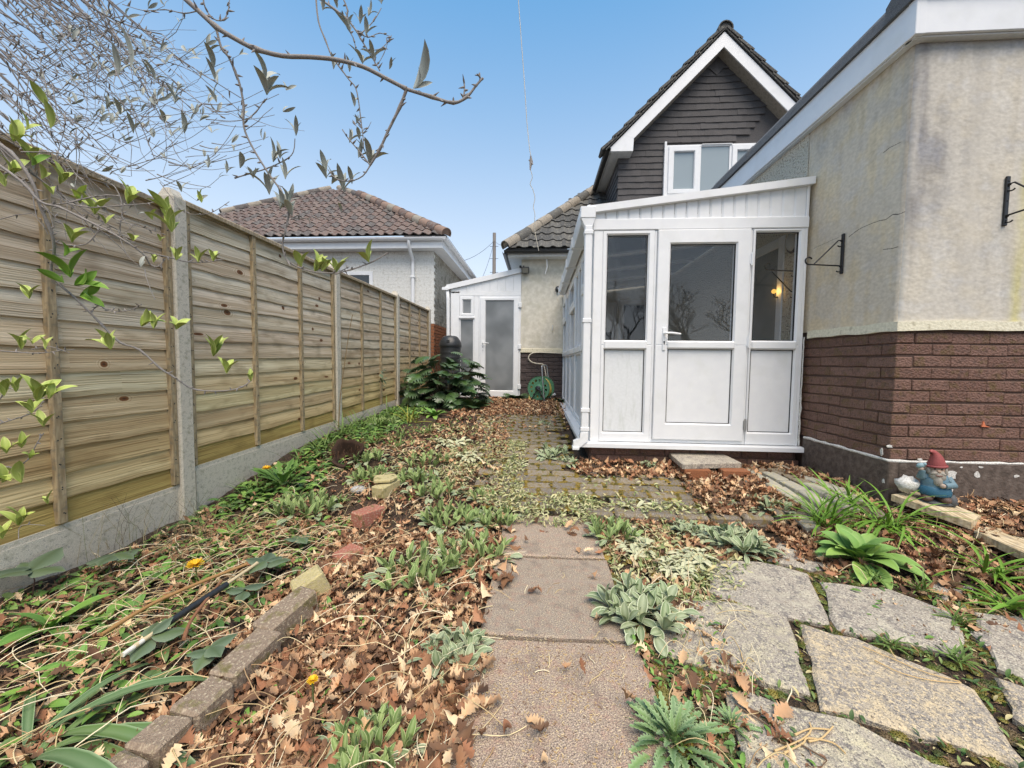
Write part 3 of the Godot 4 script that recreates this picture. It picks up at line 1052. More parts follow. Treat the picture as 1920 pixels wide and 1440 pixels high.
func make_porch() -> void:
	var porch := thing("porch", "white plastic framed lean-to porch with a glazed door built against the extension", "porch", V(1.3, 0.3, PORCH_Z))
	var holder := Transform3D(Basis(), -porch.position)
	var z := PORCH_Z
	# everything of the porch is laid out in the world and hung from one part
	var base := put("base_wall", rb(V(0.47, -0.1, -7.68), V(2.27, 0.302, z - 0.03)), M.brick_joint, porch, holder)
	for k in 8:
		var b := rb(V(-0.105, -0.031, -0.05), V(0.105, 0.031, 0.05), 0.005)
		put("brick", b, M["brick_paint%d" % (k % 4)], base, Transform3D(Basis(), V(0.59 + k * 0.222, 0.262, z - 0.075)))
	for k in 8:
		var b := rb(V(-0.105, -0.031, -0.05), V(0.105, 0.031, 0.05), 0.005)
		put("brick", b, M["brick_paint%d" % ((k + 1) % 4)], base, Transform3D(Basis(), V(0.58 + 0.11 + k * 0.222 - 0.05, 0.188, z - 0.075)))
	var s := MB.new()
	s.prism([V(0.385, 0.308, z + 0.055), V(0.385, 0.308, z - 0.05), V(0.385, 0.352, z - 0.05), V(0.385, 0.350, z + 0.045), V(0.385, 0.343, z + 0.055)], V(1.912, 0, 0))
	put("front_sill", s, M.upvc, porch, holder)
	s = MB.new()
	s.prism([V(0.385, 0.308, -7.66), V(0.385, 0.308, z - 0.052), V(0.385, 0.343, z - 0.052), V(0.395, 0.351, z - 0.052), V(0.395, 0.351, -7.66)], V(0.1, 0, 0))
	put("side_sill", s, M.upvc, porch, holder)
	put("floor", rb(V(0.54, 0.302, -7.68), V(2.28, 0.33, z - 0.08)), M.room, porch, holder)
	# head beam and corner posts
	var b := rb(V(0.462, 2.222, z - 0.07), V(2.27, 2.318, z + 0.004), 0.006)
	put("head_beam", b, M.upvc, porch, holder)
	b = rb(V(0.472, 0.352, z - 0.075), V(0.552, 2.222, z - 0.003), 0.006)
	put("corner_post", b, M.upvc, porch, holder)
	b = MB.new()
	b.box(V(2.245, 0.352, z - 0.07), V(2.268, 2.62, z - 0.004), 0.004)
	put("wall_trim", b, M.upvc, porch, holder)
	var seal := MB.new()
	var pts := []
	for k in 24:
		pts.append(V(2.272 + rf(-0.003, 0.003), lerpf(0.36, 1.3, k / 23.0), z + 0.002))
	seal.tube(pts, [0.006, 0.01, 0.005, 0.009, 0.006, 0.011, 0.005, 0.008, 0.01, 0.006, 0.009, 0.005], 6)
	put("mastic_seal", seal, M.flake, porch, holder)
	# lights either side of the door
	var l := light_over_panel(porch, "side_light", z, rect(0.552, 0.356, 0.996, 2.218), rect(0.592, 1.264, 0.942, 2.182), rect(0.586, 0.44, 0.938, 1.182), M.upvc_dull, M.glass)
	l.transform = holder
	l = light_over_panel(porch, "side_light", z, rect(1.822, 0.356, 2.243, 2.218), rect(1.85, 1.268, 2.2, 2.192), rect(1.846, 0.465, 2.201, 1.188), M.upvc, M.glass)
	l.transform = holder
	# door frame and leaf
	b = MB.new()
	b.box(V(0.998, 0.356, z - 0.07), V(1.02, 2.218, z - 0.008), 0.003)
	b.box(V(1.80, 0.356, z - 0.07), V(1.82, 2.218, z - 0.008), 0.003)
	b.box(V(1.02, 0.356, z - 0.069), V(1.80, 0.385, z - 0.007), 0.003)
	put("door_frame", b, M.upvc, porch, holder)
	var d := light_over_panel(porch, "door", z + 0.016, rect(1.022, 0.388, 1.797, 2.216), rect(1.133, 1.262, 1.680, 2.095), rect(1.135, 0.535, 1.682, 1.188), M.upvc, M.glass, 0.07)
	d.transform = holder
	lever(d, 1.094, 1.305, z + 0.016, 1.0)
	for y in [0.53, 1.26, 1.96]:
		b = MB.new()
		b.tube([V(1.806, y - 0.055, z + 0.022), V(1.806, y + 0.055, z + 0.022)], [0.009], 8)
		b.box(V(1.79, y - 0.04, z + 0.014), V(1.82, y + 0.04, z + 0.02))
		put("hinge", b, M.steel if y < 0.6 else M.upvc, d)
	# shiplap boards under the sloping roof edge, each board a piece
	var slope := func(x: float) -> float:
		return lerpf(2.424, 2.632, (x - 0.416) / 1.84)
	var clad := put("cladding_back", rb(V(0.47, 2.318, z - 0.06), V(2.25, 2.36, z - 0.03)), M.upvc, porch, holder)
	for k in 18:
		var x0 := 0.47 + k * 0.0988
		var x1 := x0 + 0.0973
		b = MB.new()
		var g := 0.015
		var yb := 2.321
		b.quad(V(x0, yb, z - 0.024), V(x0 + g, yb, z - 0.014), V(x0 + g, slope.call(x0 + g) - 0.05, z - 0.014), V(x0, slope.call(x0) - 0.05, z - 0.024))
		b.quad(V(x0 + g, yb, z - 0.014), V(x1 - g * 0.3, yb, z - 0.014), V(x1 - g * 0.3, slope.call(x1) - 0.05, z - 0.014), V(x0 + g, slope.call(x0 + g) - 0.05, z - 0.014))
		b.quad(V(x1 - g * 0.3, yb, z - 0.014), V(x1, yb, z - 0.026), V(x1, slope.call(x1) - 0.05, z - 0.026), V(x1 - g * 0.3, slope.call(x1) - 0.05, z - 0.014))
		put("plank", b, M.upvc, clad)
	b = MB.new()
	b.prism([V(0.41, 2.364, z + 0.03), V(2.285, slope.call(2.285) - 0.06, z + 0.03), V(2.285, slope.call(2.285), z + 0.03), V(0.41, 2.424, z + 0.03)], V(0, 0, -0.06))
	b.prism([V(0.405, 2.360, z + 0.034), V(0.43, 2.360, z + 0.034), V(0.43, 2.43, z + 0.034), V(0.405, 2.428, z + 0.034)], V(0, 0, -0.068))
	put("verge_trim", b, M.upvc, porch, holder)
	# translucent roof sheets between glazing bars
	for k in 5:
		var za := z - 0.03 - k * 0.83
		b = MB.new()
		var zb := maxf(za - 0.8, -7.68)
		b.prism([V(0.43, 2.405, za), V(2.285, slope.call(2.285) - 0.02, za), V(2.285, slope.call(2.285) - 0.01, za), V(0.43, 2.415, za)], V(0, 0, zb - za))
		put("roof_sheet", b, M.polycarb, porch, holder)
		b = MB.new()
		b.prism([V(0.43, 2.38, zb + 0.015), V(2.285, slope.call(2.285) - 0.045, zb + 0.015), V(2.285, slope.call(2.285) + 0.006, zb + 0.015), V(0.43, 2.43, zb + 0.015)], V(0, 0, -0.03))
		put("glazing_bar", b, M.upvc, porch, holder)
	# the long side: five bays of windows over panels
	var sx := 0.475
	for k in 5:
		var z1 := z - 0.078 - k * 0.823
		var z0 := z1 - 0.818
		b = MB.new()
		frame_x(b, sx, z0, z1, 1.215, 2.222, 0.05, 0.06)
		frame_x(b, sx + 0.0005, z0, z1, 0.354, 1.213, 0.05, 0.06)
		b.box(V(sx - 0.012, 1.185, z0 + 0.03), V(sx + 0.01, 1.262, z1 - 0.03), 0.008)
		if k % 2 == 0:
			b.box(V(sx - 0.014, 1.80, z0 + 0.002), V(sx + 0.05, 1.86, z1 - 0.002), 0.008)
			frame_x(b, sx - 0.016, z0 + 0.02, z1 - 0.02, 1.862, 2.2, 0.045, 0.05)
		else:
			b.box(V(sx - 0.002, 1.27, (z0 + z1) / 2 - 0.025), V(sx + 0.05, 2.17, (z0 + z1) / 2 + 0.025), 0.006)
		var f := put("side_window", b, M.upvc, porch, holder)
		b = MB.new()
		b.quad(V(sx + 0.03, 1.23, z0 + 0.04), V(sx + 0.03, 1.23, z1 - 0.04), V(sx + 0.03, 2.19, z1 - 0.04), V(sx + 0.03, 2.19, z0 + 0.04))
		put("pane", b, M.glass, f)
		put("panel", rb(V(sx + 0.024, 0.39, z0 + 0.04), V(sx + 0.045, 1.18, z1 - 0.04)), M.upvc_dull, f)
		b = MB.new()
		b.tube([V(sx - 0.02, 0.5, z1 - 0.05), V(sx - 0.035, 0.5, z1 - 0.1), V(sx - 0.02, 0.5, z1 - 0.15)], [0.008], 6)
	put("eaves_beam", rb(V(sx - 0.005, 2.224, -7.68), V(sx + 0.07, 2.40, z - 0.078), 0.005), M.upvc, porch, holder)
	# gutter with its brackets, and the square downpipe to a shoe
	b = MB.new()
	var gp := [V(0.355, 2.30, 0), V(0.362, 2.285, 0), V(0.452, 2.285, 0), V(0.462, 2.30, 0), V(0.466, 2.40, 0), V(0.455, 2.40, 0), V(0.45, 2.302, 0), V(0.366, 2.302, 0), V(0.352, 2.382, 0), V(0.34, 2.382, 0)]
	for k in range(0, gp.size()):
		var p: Vector3 = gp[k]
		var q: Vector3 = gp[(k + 1) % gp.size()]
		b.quad(V(p.x, p.y, z + 0.02), V(p.x, p.y, -7.0), V(q.x, q.y, -7.0), V(q.x, q.y, z + 0.02))
	var gut := put("gutter", b, M.upvc, porch, holder)
	put("gutter_end", rb(V(0.336, 2.282, -7.01), V(0.466, 2.40, -6.98)), M.upvc, gut)
	for zz in [z - 0.75, z - 1.6, z - 2.5, z - 3.3]:
		put("gutter_union", rb(V(0.334, 2.279, zz - 0.05), V(0.47, 2.387, zz + 0.05), 0.004), M.upvc, gut)
	b = MB.new()
	b.box(V(0.345, 2.31, z - 0.02), V(0.475, 2.408, z + 0.06), 0.006)
	b.prism([V(0.352, 2.31, z + 0.055), V(0.385, 2.245, z + 0.052), V(0.452, 2.245, z + 0.052), V(0.47, 2.31, z + 0.055)], V(0, 0, -0.07))
	put("hopper", b, M.upvc, gut)
	b = MB.new()
	b.box(V(0.386, 0.41, z - 0.005), V(0.452, 2.25, z + 0.058), 0.008)
	var pipe := put("downpipe", b, M.upvc, porch, holder)
	for y in [2.19, 1.43, 0.64, 0.47]:
		put("pipe_clip", rb(V(0.380, y - 0.018, z - 0.015), V(0.458, y + 0.018, z + 0.063), 0.004), M.upvc, pipe)
	b = MB.new()
	b.prism([V(0.452, 0.44, z + 0.064), V(0.380, 0.44, z + 0.064), V(0.376, 0.385, z + 0.066), V(0.322, 0.358, z + 0.07), V(0.318, 0.30, z + 0.07), V(0.375, 0.305, z + 0.07), V(0.45, 0.37, z + 0.066)].duplicate(), V(0, 0, -0.075))
	b.box(V(0.312, 0.285, z - 0.008), V(0.372, 0.315, z + 0.076), 0.004)
	put("shoe", b, M.upvc, pipe)


# ---------------------------------------------------------------- tiles
func wavy_tile(w: float, l: float, roman: bool) -> MB:
	# one roof tile lying in xy, its lower edge at y = 0, z the height above the roof
	var b := MB.new()
	var lo := []
	var hi := []
	var un := []
	var n := 9
	for i in n:
		var q := float(i) / (n - 1)
		var e: float
		if roman:
			e = 0.030 * pow(maxf(0.0, sin(q * TAU * 1.0 + 0.3)), 0.8) + 0.004
		else:
			e = 0.024 * sin(q * TAU * 1.0 + 0.6) + 0.016
		var x := (q - 0.5) * w
		lo.append(V(x, 0, e + 0.034))
		hi.append(V(x, l, e + 0.004))
		un.append(V(x, 0.004, e + 0.014))
	b.sheet([lo, hi])
	b.sheet([un, lo])
	return b

# lays tiles on a plane: o is the left end of the eaves, u along them, w up the slope; inside() says which centres count
func lay(parent: Node3D, called: String, o: Vector3, u: Vector3, w: Vector3, nu: int, nw: int, pu: float, pw: float, meshes: Array, mats: Array, inside: Callable, most := 300) -> void:
	var nn := u.cross(w).normalized()
	var st := SurfaceTool.new()
	var count := 0
	var spots := []
	for j in nw:
		for i in nu:
			var p := o + u * (i + 0.5) * pu + w * j * pw
			if inside.call(p + w * pw * 0.5):
				spots.append(p)
	for p in spots:
		var tilt := Basis(nn, rf(-0.012, 0.012)) * Basis(u, w, nn) * Basis(Vector3.RIGHT, rf(-0.01, 0.01))
		var t := Transform3D(tilt, p + nn * rf(0, 0.006) + w * rf(-0.006, 0.006) - parent.position)
		if count < most:
			put(called, meshes[rng.randi() % meshes.size()], mats[rng.randi() % mats.size()], parent, t)
		else:
			st.append_from(meshes[0], 0, t)
		count += 1
	if count > most:
		put(called + "s_beyond", st.commit(), mats[0], parent).set_meta("kind", "stuff")

func half_round(len: float, r: float) -> MB:
	# a hip or ridge tile along -z, open below, one end a little wider
	var b := MB.new()
	var rows := []
	for e in 2:
		var row := []
		for i in 11:
			var a := PI * ((10 - i) / 10.0 * 1.24 - 0.12)
			row.append(V(cos(a), sin(a), 0) * r * (1.06 if e == 0 else 0.97) + V(0, 0, -len * e))
		rows.append(row)
	b.sheet(rows)
	var inner := []
	for q in rows[0]:
		inner.append(q * 0.86)
	b.sheet([inner, rows[0]])
	var shut := [V(0, -0.02, -0.03)]
	for q in rows[0]:
		shut.append(q * 0.93 + V(0, 0, -0.03))
	b.fan(shut)
	return b

func hips(parent: Node3D, called: String, a: Vector3, b: Vector3, r: float, mats: Array, piece := 0.36) -> void:
	var d := (b - a).normalized()
	var n := int(ceil((b - a).length() / piece))
	var shape := half_round(piece + 0.04, r).mesh()
	var right := d.cross(Vector3.UP).normalized()
	var bs := Basis(right, right.cross(d).normalized(), -d)
	for k in n:
		put(called, shape, mats[k % mats.size()], parent, Transform3D(bs * Basis(Vector3.BACK, rf(-0.05, 0.05)), a + d * k * piece - parent.position + V(0, rf(-0.006, 0.006), 0)))


# ---------------------------------------------------------------- the house at the back
func make_house() -> void:
	var house := thing("house", "house with a dark tile hung gable above a tiled roof and a cream back wall", "house", V(1.5, 0, BACK_Z))
	var xf := Transform3D(Basis(), -house.position)
	put("back_wall", rb(V(-0.36, 1.34, -12.0), V(2.3, 3.2, BACK_Z)), M.cream, house, xf)
	# a dark window in the wall at the porch's far end
	var wb := MB.new()
	frame_z(wb, BACK_Z + 0.03, 0.05, rect(0.72, 0.95, 1.5, 2.25), rect(0.80, 1.03, 1.42, 1.70), 0.01)
	frame_z(wb, BACK_Z + 0.034, 0.05, rect(0.72, 1.68, 1.5, 2.25), rect(0.80, 1.76, 1.42, 2.17), 0.01)
	var far_win := put("porch_window", wb, M.upvc, house, xf)
	put("pane", pane_z(rect(0.80, 1.03, 1.42, 1.70), BACK_Z + 0.012), flat(C(40, 43, 45), 0.06), far_win)
	put("pane", pane_z(rect(0.80, 1.76, 1.42, 2.17), BACK_Z + 0.012), flat(C(40, 43, 45), 0.06), far_win)
	wb = MB.new()
	frame_z(wb, BACK_Z + 0.03, 0.05, rect(1.55, 0.36, 2.27, 2.3), rect(1.65, 1.3, 2.17, 2.2), 0.01)
	var far_door := put("porch_back_door", wb, M.upvc, house, xf)
	put("pane", pane_z(rect(1.65, 0.46, 2.17, 2.2), BACK_Z + 0.012), flat(C(34, 36, 38), 0.06), far_door)
	var basew := put("brick_base", rb(V(-0.36, -0.2, -12.0), V(2.3, 1.34, BACK_Z - 0.012)), M.dark_brick, house, xf)
	# painted bricks of the back wall's base, too small to pick apart
	var b := MB.new()
	for r in 13:
		var x := -0.355 + (0.11 if r % 2 else 0.0)
		while x < 0.62:
			b.box(V(x, 0.262 + r * 0.0755, BACK_Z - 0.03), V(minf(x + 0.214, 0.66), 0.328 + r * 0.0755, BACK_Z + rf(-0.003, 0.003)), 0.006)
			x += 0.222
	var bc := put("brick_courses", b, M.dark_brick, house, xf)
	bc.set_meta("kind", "stuff")
	b = MB.new()
	b.box(V(-0.365, 1.262, BACK_Z - 0.02), V(0.9, 1.345, BACK_Z + 0.022), 0.006)
	put("cream_band", b, M.cream_trim, house, xf)
	# eaves of the lower roof
	var ez := -7.44
	var ey := 3.18
	put("soffit", rb(V(-0.6, 3.09, -12), V(2.3, 3.105, ez - 0.02)), M.upvc_dull, house, xf)
	b = MB.new()
	b.box(V(-0.6, 3.085, ez - 0.03), V(2.22, ey + 0.02, ez - 0.012), 0.003)
	b.box(V(-0.615, 3.085, -11.8), V(-0.597, ey + 0.02, ez - 0.012), 0.003)
	put("fascia_board", b, M.upvc_dull, house, xf)
	b = MB.new()
	half_pipe(b, V(-0.68, ey, ez + 0.045), V(2.2, ey, ez + 0.045), 0.056)
	half_pipe(b, V(-0.665, ey - 0.01, ez + 0.07), V(-0.665, ey - 0.01, -11.5), 0.056)
	put("gutter", b, M.black_plastic, house, xf)
	# the lower roof: front slope and hipped end
	var o := V(-0.66, ey + 0.03, ez + 0.03)
	var slope := V(0, 0.97, -1).normalized()
	var top := 3.4
	b = MB.new()
	var ridge := o + V(2.6, 2.6 * 0.97, -2.6)
	b.quad(o, V(2.25, o.y, o.z), V(2.25, ridge.y, ridge.z), ridge)
	b.quad(V(o.x, o.y, -12.5), o, ridge, V(ridge.x, ridge.y, -12.5))
	put("roof", b, M.roman0, house, xf)
	var meshes := [wavy_tile(0.222, 0.36, true).mesh()]
	lay(house, "roof_tile", o + V(0, 0, 0), Vector3.RIGHT, slope, 14, 11, 0.215, 0.27, meshes, [M.roman0, M.roman1, M.roman2], func(p: Vector3) -> bool: return p.x - o.x > (o.z - p.z) - 0.06 and p.x < 2.2 and (p.z > -7.72 or p.x < 1.5))
	hips(house, "hip_tile", o + V(0.0, 0.05, 0.0), o + V(2.3, 2.3 * 0.97 + 0.05, -2.3), 0.105, [M.hip, M.roman1, M.hip])
	make_gable(house, xf)

func half_pipe(b: MB, p: Vector3, q: Vector3, r: float) -> void:
	var d := (q - p).normalized()
	var side := d.cross(Vector3.UP).normalized()
	var rows := []
	for e in [p, q]:
		var row := []
		for i in 9:
			var a := PI * i / 8.0
			row.append(e + side * cos(a) * r - Vector3.UP * sin(a) * r)
		rows.append(row)
	b.sheet(rows)
	var rows2 := []
	for e in [q, p]:
		var row := []
		for i in 9:
			var a := PI * i / 8.0
			row.append(e + side * cos(a) * r * 0.9 - Vector3.UP * sin(a) * r * 0.9)
		rows2.append(row)
	b.sheet(rows2)

func make_gable(house: Node3D, xf: Transform3D) -> void:
	var cx := 3.25
	var wl := 1.48
	var wr := 5.02
	var zf := BACK_Z - 0.03
	var apex := 6.95
	var foot := 5.0
	# the wall behind the tiles: an upright slab with a pointed top
	var b := MB.new()
	b.prism([V(wl, 3.0, zf), V(wr, 3.0, zf), V(wr, foot + 0.1, zf), V(cx, apex - 0.1, zf), V(wl, foot + 0.1, zf)], V(0, 0, -4.5))
	put("gable_wall", b, M.hung0, house, xf)
	# plain tiles, each one a piece; the courses sweep up beside the verges
	var gauge := 0.118
	var tw := 0.166
	var m := []
	for k in 3:
		var t := MB.new()
		var bow := 0.003 * (k - 1)
		t.prism([V(-0.0826, -0.006, 0.024), V(0.0826, -0.006 + bow, 0.024), V(0.0826, 0.17, 0.002), V(-0.0826, 0.17, 0.002)], V(0, 0, -0.015))
		m.append(t.mesh())
	var big := 0
	var rest := MB.new()
	var under := func(x: float) -> float: return 6.77 - absf(x - cx) + 0.14
	for r in 34:
		var y := 3.72 + r * gauge
		var n := int((wr - wl) / tw) + 2
		for i in n:
			var x: float = wl + (i + (0.5 if r % 2 else 0.0)) * tw
			if x > wr - 0.02 or y + 0.02 > under.call(x):
				continue
			if x > 2.36 and x < 4.64 and y > 4.22 and y < 5.16:
				continue
			# hidden for good behind the extension's roof edge or the porch
			if y < 4.0 + (x - 2.2) * 0.93 - 0.15 and x > 2.2:
				continue
			var hw := 0.081
			var dist: float = (6.95 - y) - absf(x - cx)
			var lift := 0.0
			var roll := 0.0
			if y > 5.15 and dist < 0.55:
				var q := (0.55 - dist) / 0.55
				lift = 0.055 * q * q
				roll = 0.055 * 2 * q / 0.55 * signf(x - cx)
			var w0 := 1.0
			if x - hw < wl - 0.01:
				w0 = 0.55
				x += 0.04
			var t := Transform3D(Basis(Vector3.BACK, clampf(roll, -0.25, 0.25) + rf(-0.008, 0.008)) * Basis.from_scale(V(w0, 1, 1)), V(x + rf(-0.001, 0.001), y + lift + rf(-0.003, 0.003), zf + 0.004 + rf(0, 0.005)))
			big += 1
			if big <= 300 or true:
				put("hanging_tile", m[rng.randi() % 3], M["hung%d" % (rng.randi() % 3)], house, xf * t)
	# the cheek: hung tiles running back, and the corner
	var cheek := MB.new()
	for r in 14:
		var y := 3.72 + r * gauge
		for i in 12:
			var z := zf - (i + (0.5 if r % 2 else 0.0)) * tw - 0.06
			cheek.prism([V(wl - 0.02, y, z + 0.08), V(wl - 0.02, y, z - 0.08), V(wl - 0.004, y + 0.16, z - 0.08), V(wl - 0.004, y + 0.16, z + 0.08)], V(0.011, 0, 0))
	put("cheek_tiles", cheek, M.hung1, house, xf).set_meta("kind", "stuff")
	# diamond of lead at the top of the gable
	b = MB.new()
	b.prism([V(cx - 0.02, 6.44, zf + 0.045), V(cx + 0.16, 6.62, zf + 0.03), V(cx - 0.02, 6.8, zf + 0.03), V(cx - 0.2, 6.62, zf + 0.03)], V(0, 0, -0.02))
	put("apex_tile", b, M.hung2, house, xf)
	# barge boards, their boxed foot, soffit
	var zb := -7.47
	for sg in [-1.0, 1.0]:
		b = MB.new()
		b.prism([V(cx, 7.03, zb), V(cx, 6.772, zb), V(cx + sg * 1.55, 6.772 - 1.55, zb), V(cx + sg * 1.74, 7.03 - 1.74, zb)], V(0, 0, -0.022))
		put("barge_board", b, M.upvc, house, xf)
		b = MB.new()
		b.prism([V(cx + sg * 1.551, 6.772 - 1.551, zb), V(cx + sg * 1.56, 4.995, zb), V(cx + sg * 1.965, 5.0, zb), V(cx + sg * 1.965, 5.07, zb), V(cx + sg * 1.741, 7.03 - 1.741, zb)], V(0, 0, -0.022))
		put("boxed_end", b, M.upvc, house, xf)
		b = MB.new()
		b.prism([V(cx, 6.80, zb - 0.022), V(cx, 6.775, zb - 0.022), V(cx + sg * 1.56, 6.775 - 1.56, zb - 0.022), V(cx + sg * 1.56, 6.80 - 1.56, zb - 0.022)], V(0, 0, -0.26))
		put("verge_soffit", b, M.hip, house, xf)
		b = rb(V(minf(cx + sg * 1.965, cx + sg * 1.56), 4.99, -11.5), V(maxf(cx + sg * 1.965, cx + sg * 1.56), 5.005, zb - 0.022))
		put("eaves_soffit", b, M.upvc_dull, house, xf)
		b = rb(V(cx + sg * 1.965 - 0.01, 4.99, -11.5), V(cx + sg * 1.965 + 0.01, 5.10, zb - 0.022))
		put("fascia_board", b, M.upvc_dull, house, xf)
		# roof slope, with the verge tiles that show from below as pieces
		b = MB.new()
		var d := V(sg, -1, 0) / sqrt(2.0)
		var nn := V(sg, 1, 0) / sqrt(2.0)
		var ap := V(cx, 7.06, zb + 0.03)
		b.prism([ap, ap + d * 2.9, ap + d * 2.9 + nn * 0.02, ap + nn * 0.02], V(0, 0, -4.6))
		put("roof", b, M.roman2, house, xf)
		for k in 10:
			var tb := MB.new()
			var e := 0.29
			var p0 := ap + d * (k * e) + V(0, 0, 0.012)
			tb.prism([p0 + nn * 0.022, p0 + d * (e + 0.05) + nn * 0.05, p0 + d * (e + 0.05) + nn * 0.098, p0 + nn * 0.064], V(0, 0, -0.32))
			put("verge_tile", tb, M["roman%d" % (k % 3)], house, xf)
	var rid := half_round(0.45, 0.125).mesh()
	for k in 9:
		put("ridge_tile", rid, M["roman%d" % (k % 3)], house, xf * Transform3D(Basis(), V(cx, 7.06, zb + 0.05 - k * 0.43)))
	b = MB.new()
	half_pipe(b, V(cx - 2.02, 5.06, zb + 0.02), V(cx - 2.02, 5.06, -11.4), 0.058)
	put("gutter", b, M.black_plastic, house, xf)
	# the bedroom window
	var win := put("window", rb(V(2.335, 4.22, zf - 0.01), V(4.62, 4.255, zf + 0.10), 0.006), M.upvc, house, xf)
	b = MB.new()
	frame_z(b, zf + 0.055, 0.07, rect(2.36, 4.256, 4.60, 5.19), rect(2.40, 4.30, 4.56, 5.15), 0.006)
	b.box(V(2.956, 4.30, zf - 0.01), V(2.996, 5.15, zf + 0.054), 0.004)
	b.box(V(3.51, 4.30, zf - 0.01), V(3.56, 5.15, zf + 0.054), 0.004)
	b.box(V(3.0, 5.175, zf + 0.05), V(3.55, 5.19, zf + 0.075), 0.003)
	put("window_frame", b, M.upvc, win)
	put("reveal_trim", rb(V(2.318, 4.22, zf), V(2.357, 5.25, zf + 0.075), 0.004), M.upvc, win)
	b = MB.new()
	frame_z(b, zf + 0.078, 0.06, rect(2.395, 4.292, 2.962, 5.158), rect(2.50, 4.375, 2.868, 5.06), 0.012)
	put("casement", b, M.upvc, win)
	b = MB.new()
	frame_z(b, zf + 0.078, 0.06, rect(3.555, 4.292, 4.565, 5.158), rect(3.65, 4.375, 4.47, 5.06), 0.012)
	put("casement", b, M.upvc, win)
	var obs := flat(C(148, 160, 166), 0.12)
	for r in [rect(2.50, 4.375, 2.868, 5.06), rect(2.998, 4.30, 3.51, 5.15), rect(3.65, 4.375, 4.47, 5.06)]:
		put("pane", pane_z(r, zf + 0.035), obs, win)


